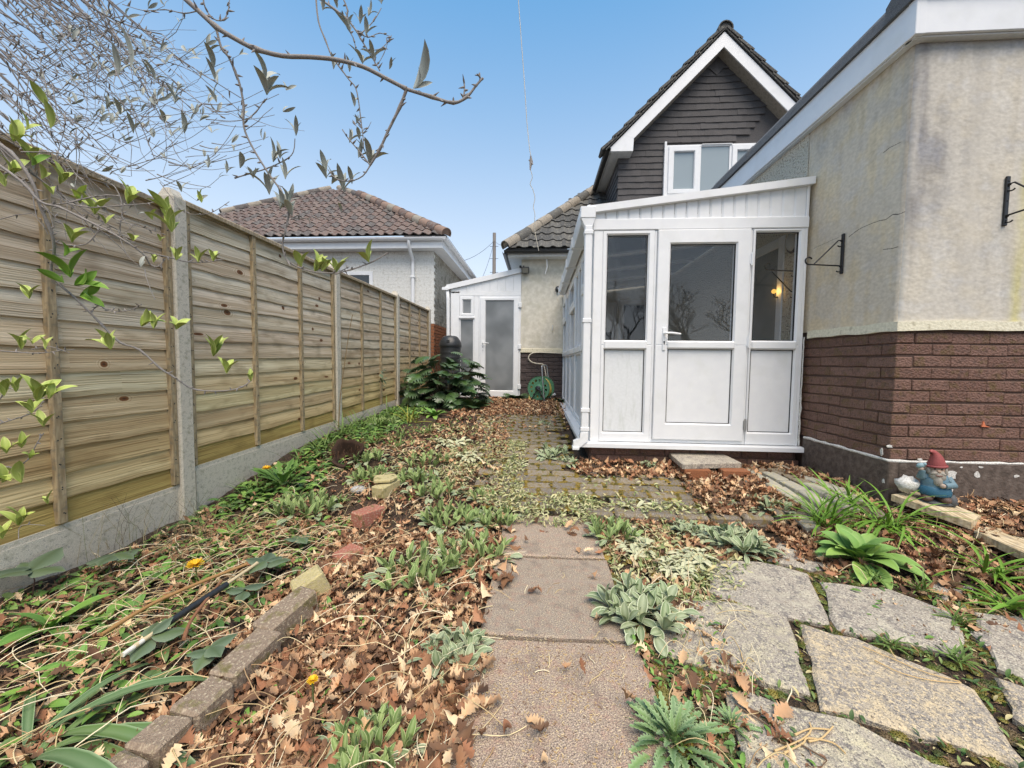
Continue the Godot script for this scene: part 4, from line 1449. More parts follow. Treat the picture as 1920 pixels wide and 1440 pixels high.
# ---------------------------------------------------------------- the lean-to closing the side passage
func make_lean_to() -> void:
	var z := BACK_Z + 0.004
	var lean := thing("lean_to", "white plastic lean-to with a frosted glass door closing the side passage", "lean-to", V(-1.1, 0.36, z))
	var xf := Transform3D(Basis(), -lean.position)
	var b := MB.new()
	b.box(V(-1.775, 0.33, z - 0.07), V(-1.60, 2.44, z - 0.004), 0.005)
	b.box(V(-1.60, 2.385, z - 0.07), V(-0.362, 2.47, z - 0.002), 0.005)
	b.box(V(-1.30, 0.33, z - 0.07), V(-1.206, 2.384, z - 0.006), 0.005)
	put("frame", b, M.upvc, lean, xf)
	b = MB.new()
	frame_z(b, z - 0.006, 0.06, rect(-1.598, 1.93, -1.302, 2.384), rect(-1.525, 2.035, -1.375, 2.30), 0.012)
	frame_z(b, z + 0.006, 0.05, rect(-1.59, 1.99, -1.31, 2.37), rect(-1.535, 2.04, -1.365, 2.31), 0.01)
	var top := put("vent_light", b, M.upvc, lean, xf)
	put("pane", pane_z(rect(-1.535, 2.04, -1.365, 2.31), z - 0.02), M.frosted, top)
	b = MB.new()
	frame_z(b, z - 0.007, 0.06, rect(-1.598, 0.34, -1.302, 1.965), rect(-1.572, 0.44, -1.328, 1.915), 0.01)
	b.box(V(-1.61, 1.935, z - 0.01), V(-1.29, 1.975, z + 0.02), 0.006)
	var side := put("side_light", b, M.upvc, lean, xf)
	put("pane", pane_z(rect(-1.572, 0.44, -1.328, 1.915), z - 0.03), M.frosted, side)
	b = MB.new()
	frame_z(b, z - 0.002, 0.07, rect(-1.204, 0.335, -0.362, 2.384), rect(-1.165, 0.37, -0.40, 2.345), 0.006)
	put("door_frame", b, M.upvc, lean, xf)
	b = MB.new()
	frame_z(b, z + 0.016, 0.06, rect(-1.172, 0.372, -0.395, 2.35), rect(-1.065, 0.50, -0.51, 2.29), 0.014)
	var door := put("door", b, M.upvc, lean, xf)
	put("pane", pane_z(rect(-1.065, 0.50, -0.51, 2.29), z - 0.006), M.frosted, door)
	lever(door, -1.118, 1.43, z + 0.016, 1.0)
	for y in [0.58, 1.38, 2.2]:
		b = MB.new()
		b.box(V(-0.41, y - 0.05, z + 0.014), V(-0.345, y + 0.05, z + 0.04), 0.008)
		put("hinge", b, M.upvc, door)
	put("threshold", rb(V(-1.78, 0.28, z - 0.06), V(-0.362, 0.333, z + 0.03), 0.005), M.upvc, lean, xf)
	# boards under the sloping roof edge
	var slope := func(x: float) -> float: return lerpf(2.60, 2.925, (x + 1.854) / 1.463)
	var back := put("cladding_back", rb(V(-1.77, 2.47, z - 0.05), V(-0.366, 2.5, z - 0.03)), M.upvc, lean, xf)
	for k in 9:
		var x0 := -1.77 + k * 0.157
		var x1 := minf(x0 + 0.154, -0.364)
		b = MB.new()
		b.prism([V(x0, 2.474, z - 0.012), V(x1, 2.474, z - 0.012), V(x1, slope.call(x1) - 0.08, z - 0.012), V(x0, slope.call(x0) - 0.08, z - 0.012)], V(0, 0, -0.02))
		put("plank", b, M.upvc, back)
	b = MB.new()
	b.prism([V(-1.86, 2.50, z + 0.03), V(-0.362, slope.call(-0.362) - 0.095, z + 0.03), V(-0.362, slope.call(-0.362), z + 0.03), V(-1.86, 2.60, z + 0.03)], V(0, 0, -0.05))
	put("verge_trim", b, M.upvc, lean, xf)
	b = MB.new()
	b.prism([V(-1.9, 2.56, z - 0.021), V(-0.362, slope.call(-0.362) - 0.04, z - 0.021), V(-0.362, slope.call(-0.362) - 0.02, z - 0.021), V(-1.9, 2.58, z - 0.021)], V(0, 0, -4.2))
	put("roof_sheet", b, M.upvc_dull, lean, xf)
	b = MB.new()
	half_pipe(b, V(-1.88, 2.545, z + 0.05), V(-1.88, 2.545, -11.5), 0.055)
	b.box(V(-1.945, 2.49, z + 0.02), V(-1.815, 2.548, z + 0.055), 0.006)
	put("gutter", b, M.upvc, lean, xf)
	b = MB.new()
	b.tube([V(-1.85, 2.5, z - 0.02), V(-1.83, 2.40, z + 0.02), V(-1.82, 2.30, z + 0.035), V(-1.82, 0.6, z + 0.035)], [0.034], 10)
	put("downpipe", b, M.upvc, lean, xf)
	put("passage_wall", rb(V(-1.80, 0.2, -11.5), V(-1.765, 2.5, z - 0.07)), M.upvc_dull, lean, xf)


# ---------------------------------------------------------------- the neighbour's bungalow
func make_neighbour() -> void:
	var zf := -8.9
	var xr := -2.45
	var n := thing("bungalow", "white painted brick bungalow with a weathered red pantile hipped roof behind the fence", "house", V(-5, 0, zf))
	var xf := Transform3D(Basis(), -n.position)
	var eave := 3.80
	put("front_wall", rb(V(-12, 1.95, zf - 0.3), V(xr, 3.66, zf)), M.white_brick, n, xf)
	put("side_wall", rb(V(xr - 0.3, 1.95, -15), V(xr + 0.004, 3.66, zf - 0.305)), M.grey_brick, n, xf)
	put("lower_wall", rb(V(-12, -0.2, -15), V(xr - 0.012, 1.948, zf - 0.012)), M.mortar, n, xf)
	# brick courses: painted above, bare red below, joined because they are small
	var up := MB.new()
	for r in 22:
		var x := xr - 0.216 - (0.11 if r % 2 else 0.0)
		var y := 1.955 + r * 0.0755
		up.box(V(x + 0.222, y, zf - 0.02), V(xr + 0.002, y + 0.0735, zf + 0.005), 0.003)
		while x > -5.4:
			up.box(V(x, y, zf - 0.02), V(x + 0.215, y + 0.0735, zf + rf(0.004, 0.006)), 0.003)
			x -= 0.222
	put("painted_brick_courses", up, M.white_brick, n, xf).set_meta("kind", "stuff")
	var red := MB.new()
	var sd := MB.new()
	for r in 44:
		var y := 0.3 + r * 0.0755
		var z := zf - (0.0 if r % 2 else 0.11)
		var k := 0
		while z > -12.5:
			(red if y < 1.92 else sd).box(V(xr - 0.02, y, z - 0.215), V(xr + rf(0.006, 0.011), y + 0.066, z), 0.004)
			z -= 0.224
		if y < 1.92:
			red.box(V(xr - 0.21, y, zf - 0.02), V(xr + 0.004, y + 0.066, zf + 0.003), 0.004)
	put("red_brick_courses", red, M.red_brick, n, xf).set_meta("kind", "stuff")
	put("side_brick_courses", sd, M.grey_brick, n, xf).set_meta("kind", "stuff")
	# eaves
	var ez := zf + 0.28
	var ex := xr + 0.28
	put("soffit", rb(V(-12, 3.62, -15), V(ex - 0.02, 3.64, ez - 0.02)), M.upvc, n, xf)
	var b := rb(V(-12, 3.61, ez - 0.02), V(ex, eave, ez), 0.004)
	put("fascia_board", b, M.upvc, n, xf)
	put("fascia_board", rb(V(ex - 0.02, 3.61, -15), V(ex, eave, ez - 0.021), 0.004), M.upvc, n, xf)
	b = MB.new()
	half_pipe(b, V(-11, eave + 0.02, ez + 0.06), V(ex + 0.1, eave + 0.02, ez + 0.06), 0.065)
	for x in [-6.2, -4.9, -3.6, -2.35]:
		half_pipe(b, V(x - 0.03, eave + 0.024, ez + 0.06), V(x + 0.03, eave + 0.024, ez + 0.06), 0.07)
	half_pipe(b, V(ex + 0.06, eave + 0.02, ez + 0.12), V(ex + 0.06, eave + 0.02, -14.6), 0.065)
	put("gutter", b, M.upvc, n, xf)
	b = MB.new()
	b.tube([V(-2.93, eave - 0.03, ez + 0.06), V(-2.93, eave - 0.12, ez + 0.05), V(-2.93, eave - 0.26, ez - 0.06), V(-2.93, 3.42, zf + 0.06), V(-2.93, 3.3, zf + 0.05), V(-2.93, 1.0, zf + 0.05)], [0.038], 10)
	var pipe := put("downpipe", b, M.upvc, n, xf)
	put("pipe_clip", rb(V(-2.985, 3.0, zf + 0.004), V(-2.875, 3.04, zf + 0.095), 0.005), M.upvc, pipe)
	# a small window that just shows over the fence
	b = MB.new()
	frame_z(b, zf + 0.03, 0.06, rect(-4.75, 2.4, -3.9, 3.16), rect(-4.66, 2.49, -3.99, 3.07), 0.01)
	var w := put("window", b, M.upvc, n, xf)
	put("pane", pane_z(rect(-4.66, 2.49, -3.99, 3.07), zf + 0.015), flat(C(60, 66, 70), 0.06), w)
	# the roof's front slope, from its outline on the plane of the slope
	var o := V(0, eave + 0.06, ez + 0.07)
	var sl := V(0, 0.72, -1).normalized()
	var nn := Vector3.RIGHT.cross(sl).normalized()
	var poly := []
	for q in [[838, 447], [682, 372], [640, 356], [612, 358], [415, 402], [150, 462]]:
		poly.append(on_plane(q[0], q[1], o, nn))
	var corner := V(ex + 0.1, o.y, o.z)
	poly[0] = corner
	poly[5] = V(poly[5].x, o.y, o.z)
	b = MB.new()
	b.fan(poly)
	b.quad(V(corner.x, corner.y, -15), corner, poly[1], V(poly[1].x, poly[1].y, -15))
	b.quad(V(poly[2].x, poly[2].y, poly[2].z), poly[3], V(poly[3].x, poly[3].y, -15), V(poly[2].x, poly[2].y, -15))
	put("roof", b, M.pan2, n, xf)
	var inside := func(p: Vector3) -> bool:
		var q := PackedVector2Array()
		for a in poly:
			q.append(Vector2(a.x, a.z))
		return Geometry2D.is_point_in_polygon(Vector2(p.x, p.z), q)
	lay(n, "pantile", V(-11.0, o.y, o.z), Vector3.RIGHT, sl, 42, 16, 0.215, 0.30, [wavy_tile(0.235, 0.40, false).mesh()], [M.pan0, M.pan1, M.pan2, M.pan3], inside, 300)
	hips(n, "hip_tile", poly[0] + V(0, 0.04, 0), poly[1] + V(0, 0.06, 0), 0.12, [M.hip_red, M.pan1, M.hip_red, M.hip])
	hips(n, "hip_tile", poly[1] + V(0, 0.03, 0), poly[2] + V(0, 0.03, 0), 0.1, [M.hip, M.pan2])
	hips(n, "hip_tile", poly[4] + V(0, 0.04, 0), poly[3] + V(0, 0.04, 0), 0.1, [M.hip, M.pan2])


func make_far_things() -> void:
	# a telegraph pole and its lines beyond the houses
	var z := -26.0
	var top := on_z(927, 437, z)
	var pole := thing("telegraph_pole", "grey wooden telegraph pole rising beyond the gap between the houses", "telegraph pole", V(top.x, 0.4, z))
	var b := MB.new()
	b.tube([V(0, 0, 0), V(0, top.y - 0.4, 0)], [0.15, 0.11], 10)
	put("shaft", b, M.bark, pole)
	b = MB.new()
	for y in [0.9, 1.7, 2.6, 3.5]:
		b.tube([V(-0.28, top.y - 0.4 - y, 0.08), V(0.28, top.y - 0.4 - y, 0.08)], [0.015], 5)
	put("step_irons", b, M.black_iron, pole)
	for q in [[870, 482, -24.0], [905, 512, -22.0], [952, 448, -20.0]]:
		var e := on_z(q[0], q[1], q[2])
		var s := top + V(0, -0.5, 0)
		e = s + (e - s) * 1.3
		b = MB.new()
		var pts := []
		for k in 9:
			var t := k / 8.0
			pts.append(s.lerp(e, t) + V(0, -1.2 * t * (1 - t), 0))
		b.tube(pts, [0.011], 4)
		var w := put("wire", b, M.black_iron, pole, Transform3D(Basis(), -pole.position))
	# the thin aerial lead that hangs from above, knotted halfway
	var pts := []
	for q in [[968, -60], [972, 0], [977, 70], [983, 150], [988, 230], [993, 280], [996, 297]]:
		pts.append(on_z(q[0], q[1], -6.6))
	b = MB.new()
	b.tube(pts, [0.006], 5)
	var lead := thing("aerial_lead", "thin grey cable hanging down from the sky to a knot, its end curling loose", "cable", pts[6])
	var lx := Transform3D(Basis(), -lead.position)
	put("cable", b, M.concrete, lead, lx)
	b = MB.new()
	b.tube([on_z(995, 292, -6.6), on_z(996, 303, -6.6), on_z(994, 318, -6.6)], [0.012, 0.03, 0.01], 7)
	b.tube([on_z(992, 300, -6.6), on_z(999, 308, -6.58)], [0.012], 5)
	put("knot", b, M.bark, lead, lx)
	pts = []
	for q in [[994, 316], [998, 332], [994, 345], [999, 355], [1003, 372], [1000, 388], [1003, 402], [1002, 425], [1006, 450], [1010, 470]]:
		pts.append(on_z(q[0], q[1], -6.6 - 0.001 * q[1]))
	b = MB.new()
	b.tube(smooth(pts, 4), [0.006], 5)
	put("loose_end", b, M.concrete, lead, lx)


func smooth(p: Array, per: int) -> Array:
	var out := []
	for k in p.size() - 1:
		var a: Vector3 = p[maxi(k - 1, 0)]
		var d: Vector3 = p[mini(k + 2, p.size() - 1)]
		for j in per:
			out.append(p[k].cubic_interpolate(p[k + 1], a, d, float(j) / per))
	out.append(p[-1])
	return out


# ---------------------------------------------------------------- paving
func note_outline(poly: Array) -> Array:
	var q := PackedVector2Array()
	for p in poly:
		q.append(Vector2(p.x, p.z))
	outlines.append(q)
	return poly

func slab_mesh(poly: Array, thick: float, wear := 0.006, jit := 0.006) -> MB:
	# a stone from its outline (world x, z at the height of its points): worn edge, slightly dished top
	var ring := []
	var c := Vector3()
	for p in poly:
		c += p / poly.size()
	for k in poly.size():
		var a: Vector3 = poly[k]
		var d: Vector3 = poly[(k + 1) % poly.size()]
		var n := int(maxf(2, (d - a).length() / 0.07))
		for j in n:
			var q := a.lerp(d, float(j) / n)
			q += V(rf(-1, 1), 0, rf(-1, 1)) * (jit if j else jit * 1.5)
			ring.append(q)
	var turn := 0.0
	for k in ring.size():
		var p: Vector3 = ring[k] - c
		var q: Vector3 = ring[(k + 1) % ring.size()] - c
		turn += p.z * q.x - p.x * q.z
	if turn < 0:
		ring.reverse()
	var b := MB.new()
	var m := ring.size()
	var inner := []
	for p in ring:
		inner.append(p + (c - p).normalized() * (wear * 1.8) + V(0, rf(-0.0012, 0.0012), 0))
	for k in m:
		var l := (k + 1) % m
		var e0: Vector3 = ring[k] - V(0, wear, 0)
		var e1: Vector3 = ring[l] - V(0, wear, 0)
		b.tri(c, inner[k], inner[l])
		b.quad(e0, e1, inner[l], inner[k])
		b.quad(e0 - V(0, thick, 0), e1 - V(0, thick, 0), e1, e0)
	return b

func make_paving() -> void:
	var path := Node3D.new()
	path.name = "path"
	add_child(path)
	tag(path, "path of three reddish square concrete slabs in a row", "", "", "structure")
	var zs := [[-0.2, -0.80], [-0.812, -1.405], [-1.425, -2.018], [-2.036, -2.60]]
	for k in 4:
		var x0: float = -0.222 + [0.012, 0.0, 0.008, 0.01][k]
		var x1: float = 0.378 + [0.0, 0.008, -0.004, -0.008][k]
		var y: float = [0.0, 0.001, 0.004, 0.01][k]
		put("paving_slab", slab_mesh([V(x0, y, zs[k][0]), V(x1, y, zs[k][0] - 0.012), V(x1 + 0.004, y, zs[k][1] - 0.02), V(x0, y, zs[k][1])], 0.06, 0.006, 0.003), M["red_slab%d" % (k % 3)], path)
	var terrace := Node3D.new()
	terrace.name = "pavement"
	add_child(terrace)
	tag(terrace, "crazy paving of large worn grey slabs blotched with yellow lichen", "", "", "structure")
	var S := [
		[[[1335, 1050], [1425, 1051], [1512, 1074], [1553, 1166], [1440, 1147], [1330, 1106]], 0],
		[[[1550, 1094], [1670, 1103], [1775, 1143], [1808, 1196], [1783, 1217], [1675, 1193], [1568, 1173]], 0],
		[[[1282, 1121], [1375, 1129], [1476, 1158], [1507, 1294], [1390, 1262], [1240, 1222], [1231, 1184]], 1],
		[[[1512, 1173], [1610, 1198], [1742, 1248], [1812, 1283], [1925, 1432], [1710, 1364], [1545, 1318]], 2],
		[[[1364, 1291], [1460, 1309], [1588, 1350], [1745, 1420], [1790, 1500], [1420, 1500]], 1],
		[[[1832, 1148], [1925, 1156], [2010, 1180], [2010, 1300], [1885, 1252], [1836, 1188]], 0],
		[[[1880, 1272], [1980, 1310], [2080, 1400], [2000, 1400], [1905, 1345]], 2],
		[[[1475, 1000], [1560, 1012], [1580, 1060], [1520, 1066], [1440, 1046]], 0],
		[[[1690, 1040], [1790, 1048], [1830, 1100], [1770, 1118], [1690, 1090]], 0],
		[[[1740, 1432], [1900, 1450], [2060, 1560], [1800, 1560]], 1],
	]
	for s in S:
		var poly := []
		for q in s[0]:
			poly.append(on_y(q[0], q[1], 0.002))
		var mid := Vector3()
		for p in poly:
			mid += p / poly.size()
		for k in poly.size():
			poly[k] += (poly[k] - mid).normalized() * 0.011
			poly[k].y = rf(-0.003, 0.004)
		put("paving_slab", slab_mesh(note_outline(poly), 0.05, 0.008, 0.009), M["grey_slab%d" % s[1]], terrace)
	# block paving in front of the porch and up the middle, each block a piece
	var blocks := Node3D.new()
	blocks.name = "block_paving"
	add_child(blocks)
	tag(blocks, "mossy grey block paving between the slabs and the porch", "", "", "structure")
	var shapes := []
	for k in 3:
		shapes.append(rb(V(-0.096, -0.05, -0.0465), V(0.096, 0, 0.0465), 0.007).mesh())
	var count := 0
	for r in 46:
		var z := -2.66 - r * 0.1015
		for i in 14:
			var x := -0.9 + i * 0.2035 + (0.1 if r % 2 else 0.0)
			var ok := (x > -0.42 and x < 1.72 and z > -3.2) or (x > -0.85 and x < 0.26 and z > -6.9 and x > -0.42 - (-z - 3.0) * 0.16)
			if not ok or rng.randf() < 0.02:
				continue
			var y := gh(x, z)
			var tilt := (gh(x, z - 0.05) - gh(x, z + 0.05)) / 0.1
			var t := Transform3D(Basis(Vector3.UP, rf(-0.02, 0.02)) * Basis(Vector3.RIGHT, tilt + rf(-0.02, 0.02)) * Basis(Vector3.BACK, rf(-0.02, 0.02)), V(x + rf(-0.003, 0.003), y + 0.012 + rf(-0.004, 0.004), z))
			put("paving_block", shapes[rng.randi() % 3], M["block%d" % (rng.randi() % 3)], blocks, t)
			count += 1
	# bullnosed edging blocks along the front
	for k in 7:
		var x := 0.42 + k * 0.206
		var b := MB.new()
		b.box(V(-0.098, -0.09, -0.05), V(0.098, 0, 0.05), 0.016)
		put("edging_block", b, M.block0 if k % 2 else M.block2, blocks, Transform3D(Basis(Vector3.UP, rf(-0.03, 0.03)) * Basis(Vector3.BACK, rf(-0.04, 0.04)), V(x, gh(x, -2.6) + 0.028 + rf(-0.004, 0.004), -2.595)))
	var strip := Node3D.new()
	strip.name = "block_path"
	add_child(strip)
	tag(strip, "narrow strip of pale grey paving blocks along the foot of the extension", "", "", "structure")
	for r in 5:
		for i in 6:
			var x := 1.66 + r * 0.1035 + i * 0.008
			var z := -3.33 + i * 0.205 + (0.1 if r % 2 else 0.0)
			if z > -2.42 - (x - 1.66) * 0.0 or z < -3.4:
				continue
			var y := gh(x, z)
			var tilt := (gh(x, z - 0.05) - gh(x, z + 0.05)) / 0.1
			put("paving_block", shapes[rng.randi() % 3], M.pale_block if rng.randf() < 0.8 else M.block1, strip, Transform3D(Basis(Vector3.RIGHT, tilt) * Basis(Vector3.UP, PI / 2 + rf(-0.03, 0.03)), V(x, y + 0.018 + rf(-0.005, 0.005), z)))


# ---------------------------------------------------------------- things on the walls and about the yard
func scroll(c: Vector3, r: float, u: Vector3, w: Vector3, a0: float, a1: float) -> Array:
	var out := []
	for k in 9:
		var a := lerpf(a0, a1, k / 8.0)
		out.append(c + (u * cos(a) + w * sin(a)) * r * lerpf(1.0, 0.75, k / 8.0))
	return out

func bracket(label: String, foot: Vector3, out_dir: Vector3, upside: bool) -> void:
	# a flat back plate, a bar standing out from it, a brace and scrolled ends
	var o := thing("hanging_bracket", label, "bracket", foot, 0, "wrought iron hanging basket brackets")
	var side := out_dir.cross(Vector3.UP)
	var up := Vector3.UP
	var bs := Basis(out_dir, up, out_dir.cross(up))
	var t := Transform3D(bs, Vector3())
	var h := 0.30
	put("back_plate", rb(V(0.001, -h / 2, -0.013), V(0.013, h / 2, 0.013), 0.003, t), M.black_iron, o)
	var yb := 0.10 if upside else -0.09
	var b := MB.new()
	var R := func(a: Array) -> Array:
		var q := []
		for p in a:
			q.append(t * p)
		return q
	b.tube(R.call([V(0.012, yb, 0), V(0.16, yb + 0.008, 0), V(0.235, yb + 0.012, 0)] + scroll(V(0.245, yb + 0.042, 0), 0.03, V(1, 0, 0), V(0, 1, 0), -1.6, 2.6)), [0.0055], 6)
	put("bar", b, M.black_iron, o)
	b = MB.new()
	var yo := -0.09 if upside else 0.10
	b.tube(R.call([V(0.012, yo, 0), V(0.04, yo + (0.01 if upside else 0.0), 0), V(0.21, yb + (-0.004 if upside else 0.012), 0)]), [0.005], 6)
	put("brace", b, M.black_iron, o)
	for y in [yo, yb]:
		b = MB.new()
		b.tube(R.call(scroll(V(0.03, y - 0.026, 0), 0.024, V(1, 0, 0), V(0, 1, 0), 1.9, 5.6)), [0.0055, 0.005, 0.005, 0.0045], 6)
		put("scroll", b, M.black_iron, o)
	for y in [-0.12, 0.0, 0.12]:
		b = MB.new()
		b.ball(t * V(0.013, y, 0), V(0.005, 0.005, 0.005), Basis(), 8, 5)
		put("screw", b, M.black_iron, o)

func make_fixtures() -> void:
	var p := on_x(1581, 476, WALL_X)
	bracket("black iron basket bracket on the render beside the porch, scroll pointing left", V(WALL_X, p.y, p.z), V(-1, 0, 0), false)
	p = on_z(1884, 378, WALL_Z)
	bracket("black iron basket bracket high on the render at the right edge, above a yellow streak", V(p.x, p.y, WALL_Z), V(0.12, 0, 1).normalized(), false)
	bracket("small dark bracket on the pebbledash inside the porch, behind the right glass", V(WALL_X - 0.006, 1.80, -3.66), V(-1, 0, 0), true)
	# bulkhead light inside the porch
	var o := thing("bulkhead_light", "grey oval bulkhead light on the pebbledash wall inside the porch", "wall light", V(WALL_X - 0.006, 2.17, -3.70))
	var b := MB.new()
	b.ball(V(-0.02, 0, 0), V(0.05, 0.085, 0.065), Basis(), 16, 10)
	put("lens", b, flat(C(176, 178, 178), 0.3), o)
	b = MB.new()
	var ring := []
	for k in 21:
		var a := TAU * k / 20.0
		ring.append(V(-0.022, sin(a) * 0.092, cos(a) * 0.072))
	b.tube(ring, [0.012], 6)
	put("rim", b, M.gasket, o)
	# the little warm lamp that glows inside
	o = thing("porch_lamp", "small warm lamp glowing inside the porch, seen low through the right glass", "lamp", V(2.245, 1.76, -3.90))
	b = MB.new()
	b.tube([V(0.05, -0.05, 0), V(0.01, -0.05, 0), V(0, -0.02, 0)], [0.008], 6)
	put("arm", b, M.black_iron, o)
	b = MB.new()
	b.ball(V(0, 0.005, 0), V(0.02, 0.022, 0.02), Basis(), 12, 8)
	var glow := flat(C(255, 214, 130), 0.4)
	glow.emission_enabled = true
	glow.emission = C(255, 190, 84)
	glow.emission_energy_multiplier = 0.35
	put("bulb", b, glow, o)
	var lamp := OmniLight3D.new()
	lamp.name = "lamp_light"
	lamp.light_color = C(255, 200, 110)
	lamp.light_energy = 0.0025
	lamp.light_size = 0.02
	lamp.omni_range = 8
	lamp.omni_attenuation = 2
	lamp.shadow_enabled = true
	lamp.position = V(0, 0.005, 0)
	o.add_child(lamp)
	# floodlight under the eaves
	p = on_z(985, 503, BACK_Z + 0.1)
	o = thing("floodlight", "small black floodlight on the cream wall beside the lean-to roof", "floodlight", V(p.x, p.y, BACK_Z))
	put("housing", rb(V(-0.075, -0.06, 0.05), V(0.075, 0.06, 0.15), 0.01, Transform3D(Basis(Vector3.RIGHT, 0.35), V(0, 0, 0))), M.black_plastic, o)
	put("lens", rb(V(-0.06, -0.045, 0.149), V(0.06, 0.045, 0.154), 0.002, Transform3D(Basis(Vector3.RIGHT, 0.35), V(0, 0, 0))), flat(C(120, 120, 112), 0.15), o)
	put("mount", rb(V(-0.05, -0.02, 0.0), V(-0.02, 0.06, 0.07), 0.005), M.black_plastic, o)
	put("sensor", rb(V(-0.12, 0.02, 0.02), V(-0.075, 0.06, 0.09), 0.008), M.black_plastic, o)
	# camera
	p = on_z(1047, 541, BACK_Z + 0.08)
	o = thing("security_camera", "small black round security camera on the cream wall near the porch gutter", "camera", V(p.x, p.y, BACK_Z))
	b = MB.new()
	b.lathe([Vector2(0.001, 0), Vector2(0.06, 0), Vector2(0.06, 0.03), Vector2(0.05, 0.035)], 16, Transform3D(Basis(Vector3.RIGHT, PI / 2), Vector3()))
	put("base", b, M.black_plastic, o)
	b = MB.new()
	b.ball(V(0, 0, 0.05), V(0.052, 0.052, 0.052), Basis(), 14, 9)
	put("body", b, M.black_plastic, o)
	b = MB.new()
	b.lathe([Vector2(0.001, 0.0), Vector2(0.025, 0.001), Vector2(0.026, -0.01)], 12, Transform3D(Basis(Vector3.RIGHT, PI / 2), V(-0.01, 0, 0.103)))
	put("lens", b, flat(C(90, 94, 100), 0.1), o)
	# washing line and its hook
	var a := on_z(1026, 478, BACK_Z + 0.12)
	o = thing("washing_line", "slack washing line with a pale peg hook under the roof gutter", "washing line", a)
	var ox := Transform3D(Basis(), -a)
	b = MB.new()
	b.tube(smooth([a, on_z(1028, 500, BACK_Z + 0.12), on_z(1040, 545, BACK_Z + 0.12), on_z(1052, 585, BACK_Z + 0.1), on_z(1063, 622, BACK_Z + 0.06)], 3), [0.004], 4)
	put("line", b, M.concrete, o, ox)
	b = MB.new()
	b.tube([on_z(1025, 486, BACK_Z + 0.14), on_z(1026, 500, BACK_Z + 0.14), on_z(1022, 514, BACK_Z + 0.14)], [0.012, 0.014, 0.006], 6)
	put("hook", b, M.upvc, o, ox)
	p = on_z(1036, 615, BACK_Z)
	o = thing("wall_cleat", "little pale cleat fixed to the cream wall below the camera", "cleat", V(p.x, p.y, BACK_Z))
	put("plate", rb(V(-0.01, -0.08, 0.0), V(0.01, 0.08, 0.015), 0.004), M.cream_trim, o)
	b = MB.new()
	b.tube([V(0, -0.05, 0.01), V(0, -0.02, 0.04), V(0, 0.06, 0.045)], [0.008], 6)
	put("horn", b, M.upvc, o)
	# the grey hose looped along the band
	o = thing("wall_pipe", "grey hose looped along the cream band above the dark brick", "hose", on_z(1030, 664, BACK_Z + 0.05))
	var q := []
	for s in [[1068, 664], [1040, 662], [1005, 661], [994, 665], [991, 672], [997, 679], [1008, 682], [1018, 683], [1021, 690], [1024, 706]]:
		q.append(on_z(s[0], s[1], BACK_Z + 0.05))
	b = MB.new()
	b.tube(smooth(q, 4), [0.012], 7)
	put("tube", b, M.concrete, o, Transform3D(Basis(), -o.position))
	p = on_z(1040, 739, BACK_Z + 0.05)
	o = thing("waste_pipe", "short white waste pipe sticking out near the ground behind the hose reel", "pipe", V(p.x, p.y, BACK_Z))
	b = MB.new()
	b.tube([V(-0.0, 0, 0.0), V(-0.0, 0, 0.16), V(-0.10, -0.012, 0.18)], [0.022], 8)
	put("tube", b, M.upvc, o)
	# hose reel
	p = on_ground(1014, 754)
	o = thing("hose_reel", "green hose reel with yellow hose and a steel handle on the ground", "hose reel", p, -0.45)
	for s in [-1.0, 1.0]:
		b = MB.new()
		var rows := []
		for k in 25:
			var an := TAU * k / 24.0
			rows.append(V(cos(an), sin(an), 0))
		var zz: float = s * 0.10
		for k in 24:
			# the flange: a disc with a ring of holes, hub and rim
			var u0: Vector3 = rows[k]
			var u1: Vector3 = rows[k + 1]
			var c := V(0, 0.255, zz)
			for pr in [[0.06, 0.125, true], [0.125, 0.165, k % 2 == 0], [0.165, 0.215, true]]:
				if pr[2]:
					b.quad(c + u0 * pr[0], c + u0 * pr[1], c + u1 * pr[1], c + u1 * pr[0])
			b.quad(c + u0 * 0.215 + V(0, 0, -0.008), c + u1 * 0.215 + V(0, 0, -0.008), c + u1 * 0.215 + V(0, 0, 0.008), c + u0 * 0.215 + V(0, 0, 0.008))
		b.lathe([Vector2(0.001, 0.02), Vector2(0.07, 0.016), Vector2(0.075, -0.01)], 16, Transform3D(Basis(Vector3.RIGHT, PI / 2), V(0, 0.255, zz)))
		put("flange", b, flat(C(88, 140, 108), 0.5), o)
	b = MB.new()
	b.lathe([Vector2(0.09, -0.1), Vector2(0.09, 0.1)], 16, Transform3D(Basis(Vector3.RIGHT, PI / 2), V(0, 0.255, 0)))
	b.lathe([Vector2(0.001, 0.03), Vector2(0.045, 0.028), Vector2(0.045, 0.0)], 14, Transform3D(Basis(Vector3.RIGHT, PI / 2), V(0, 0.255, 0.115)))
	put("hub", b, M.black_plastic, o)
	b = MB.new()
	var hose := []
	for k in 96:
		var an := TAU * k / 16.0
		hose.append(V(cos(an) * (0.17 - 0.02 * sin(k * 0.8)), 0.255 + sin(an) * 0.17, -0.085 + 0.17 * absf(fmod(k / 48.0, 2.0) - 1.0)))
	for w in [V(-0.20, 0.2, 0.05), V(-0.19, 0.08, 0.09), V(-0.13, 0.015, 0.13), V(-0.02, 0.012, 0.15)]:
		hose.append(w)
	b.tube(hose, [0.013], 6)
	put("hose", b, flat(C(196, 178, 92), 0.5), o)
	b = MB.new()
	b.tube(smooth([V(0.13, 0.02, -0.13), V(0.10, 0.3, -0.13), V(0.06, 0.60, -0.12), V(0.055, 0.66, -0.09), V(0.055, 0.66, 0.06), V(0.06, 0.60, 0.10), V(0.10, 0.3, 0.125), V(0.13, 0.02, 0.13)], 4), [0.011], 7)
	put("handle", b, M.steel, o)
	b = MB.new()
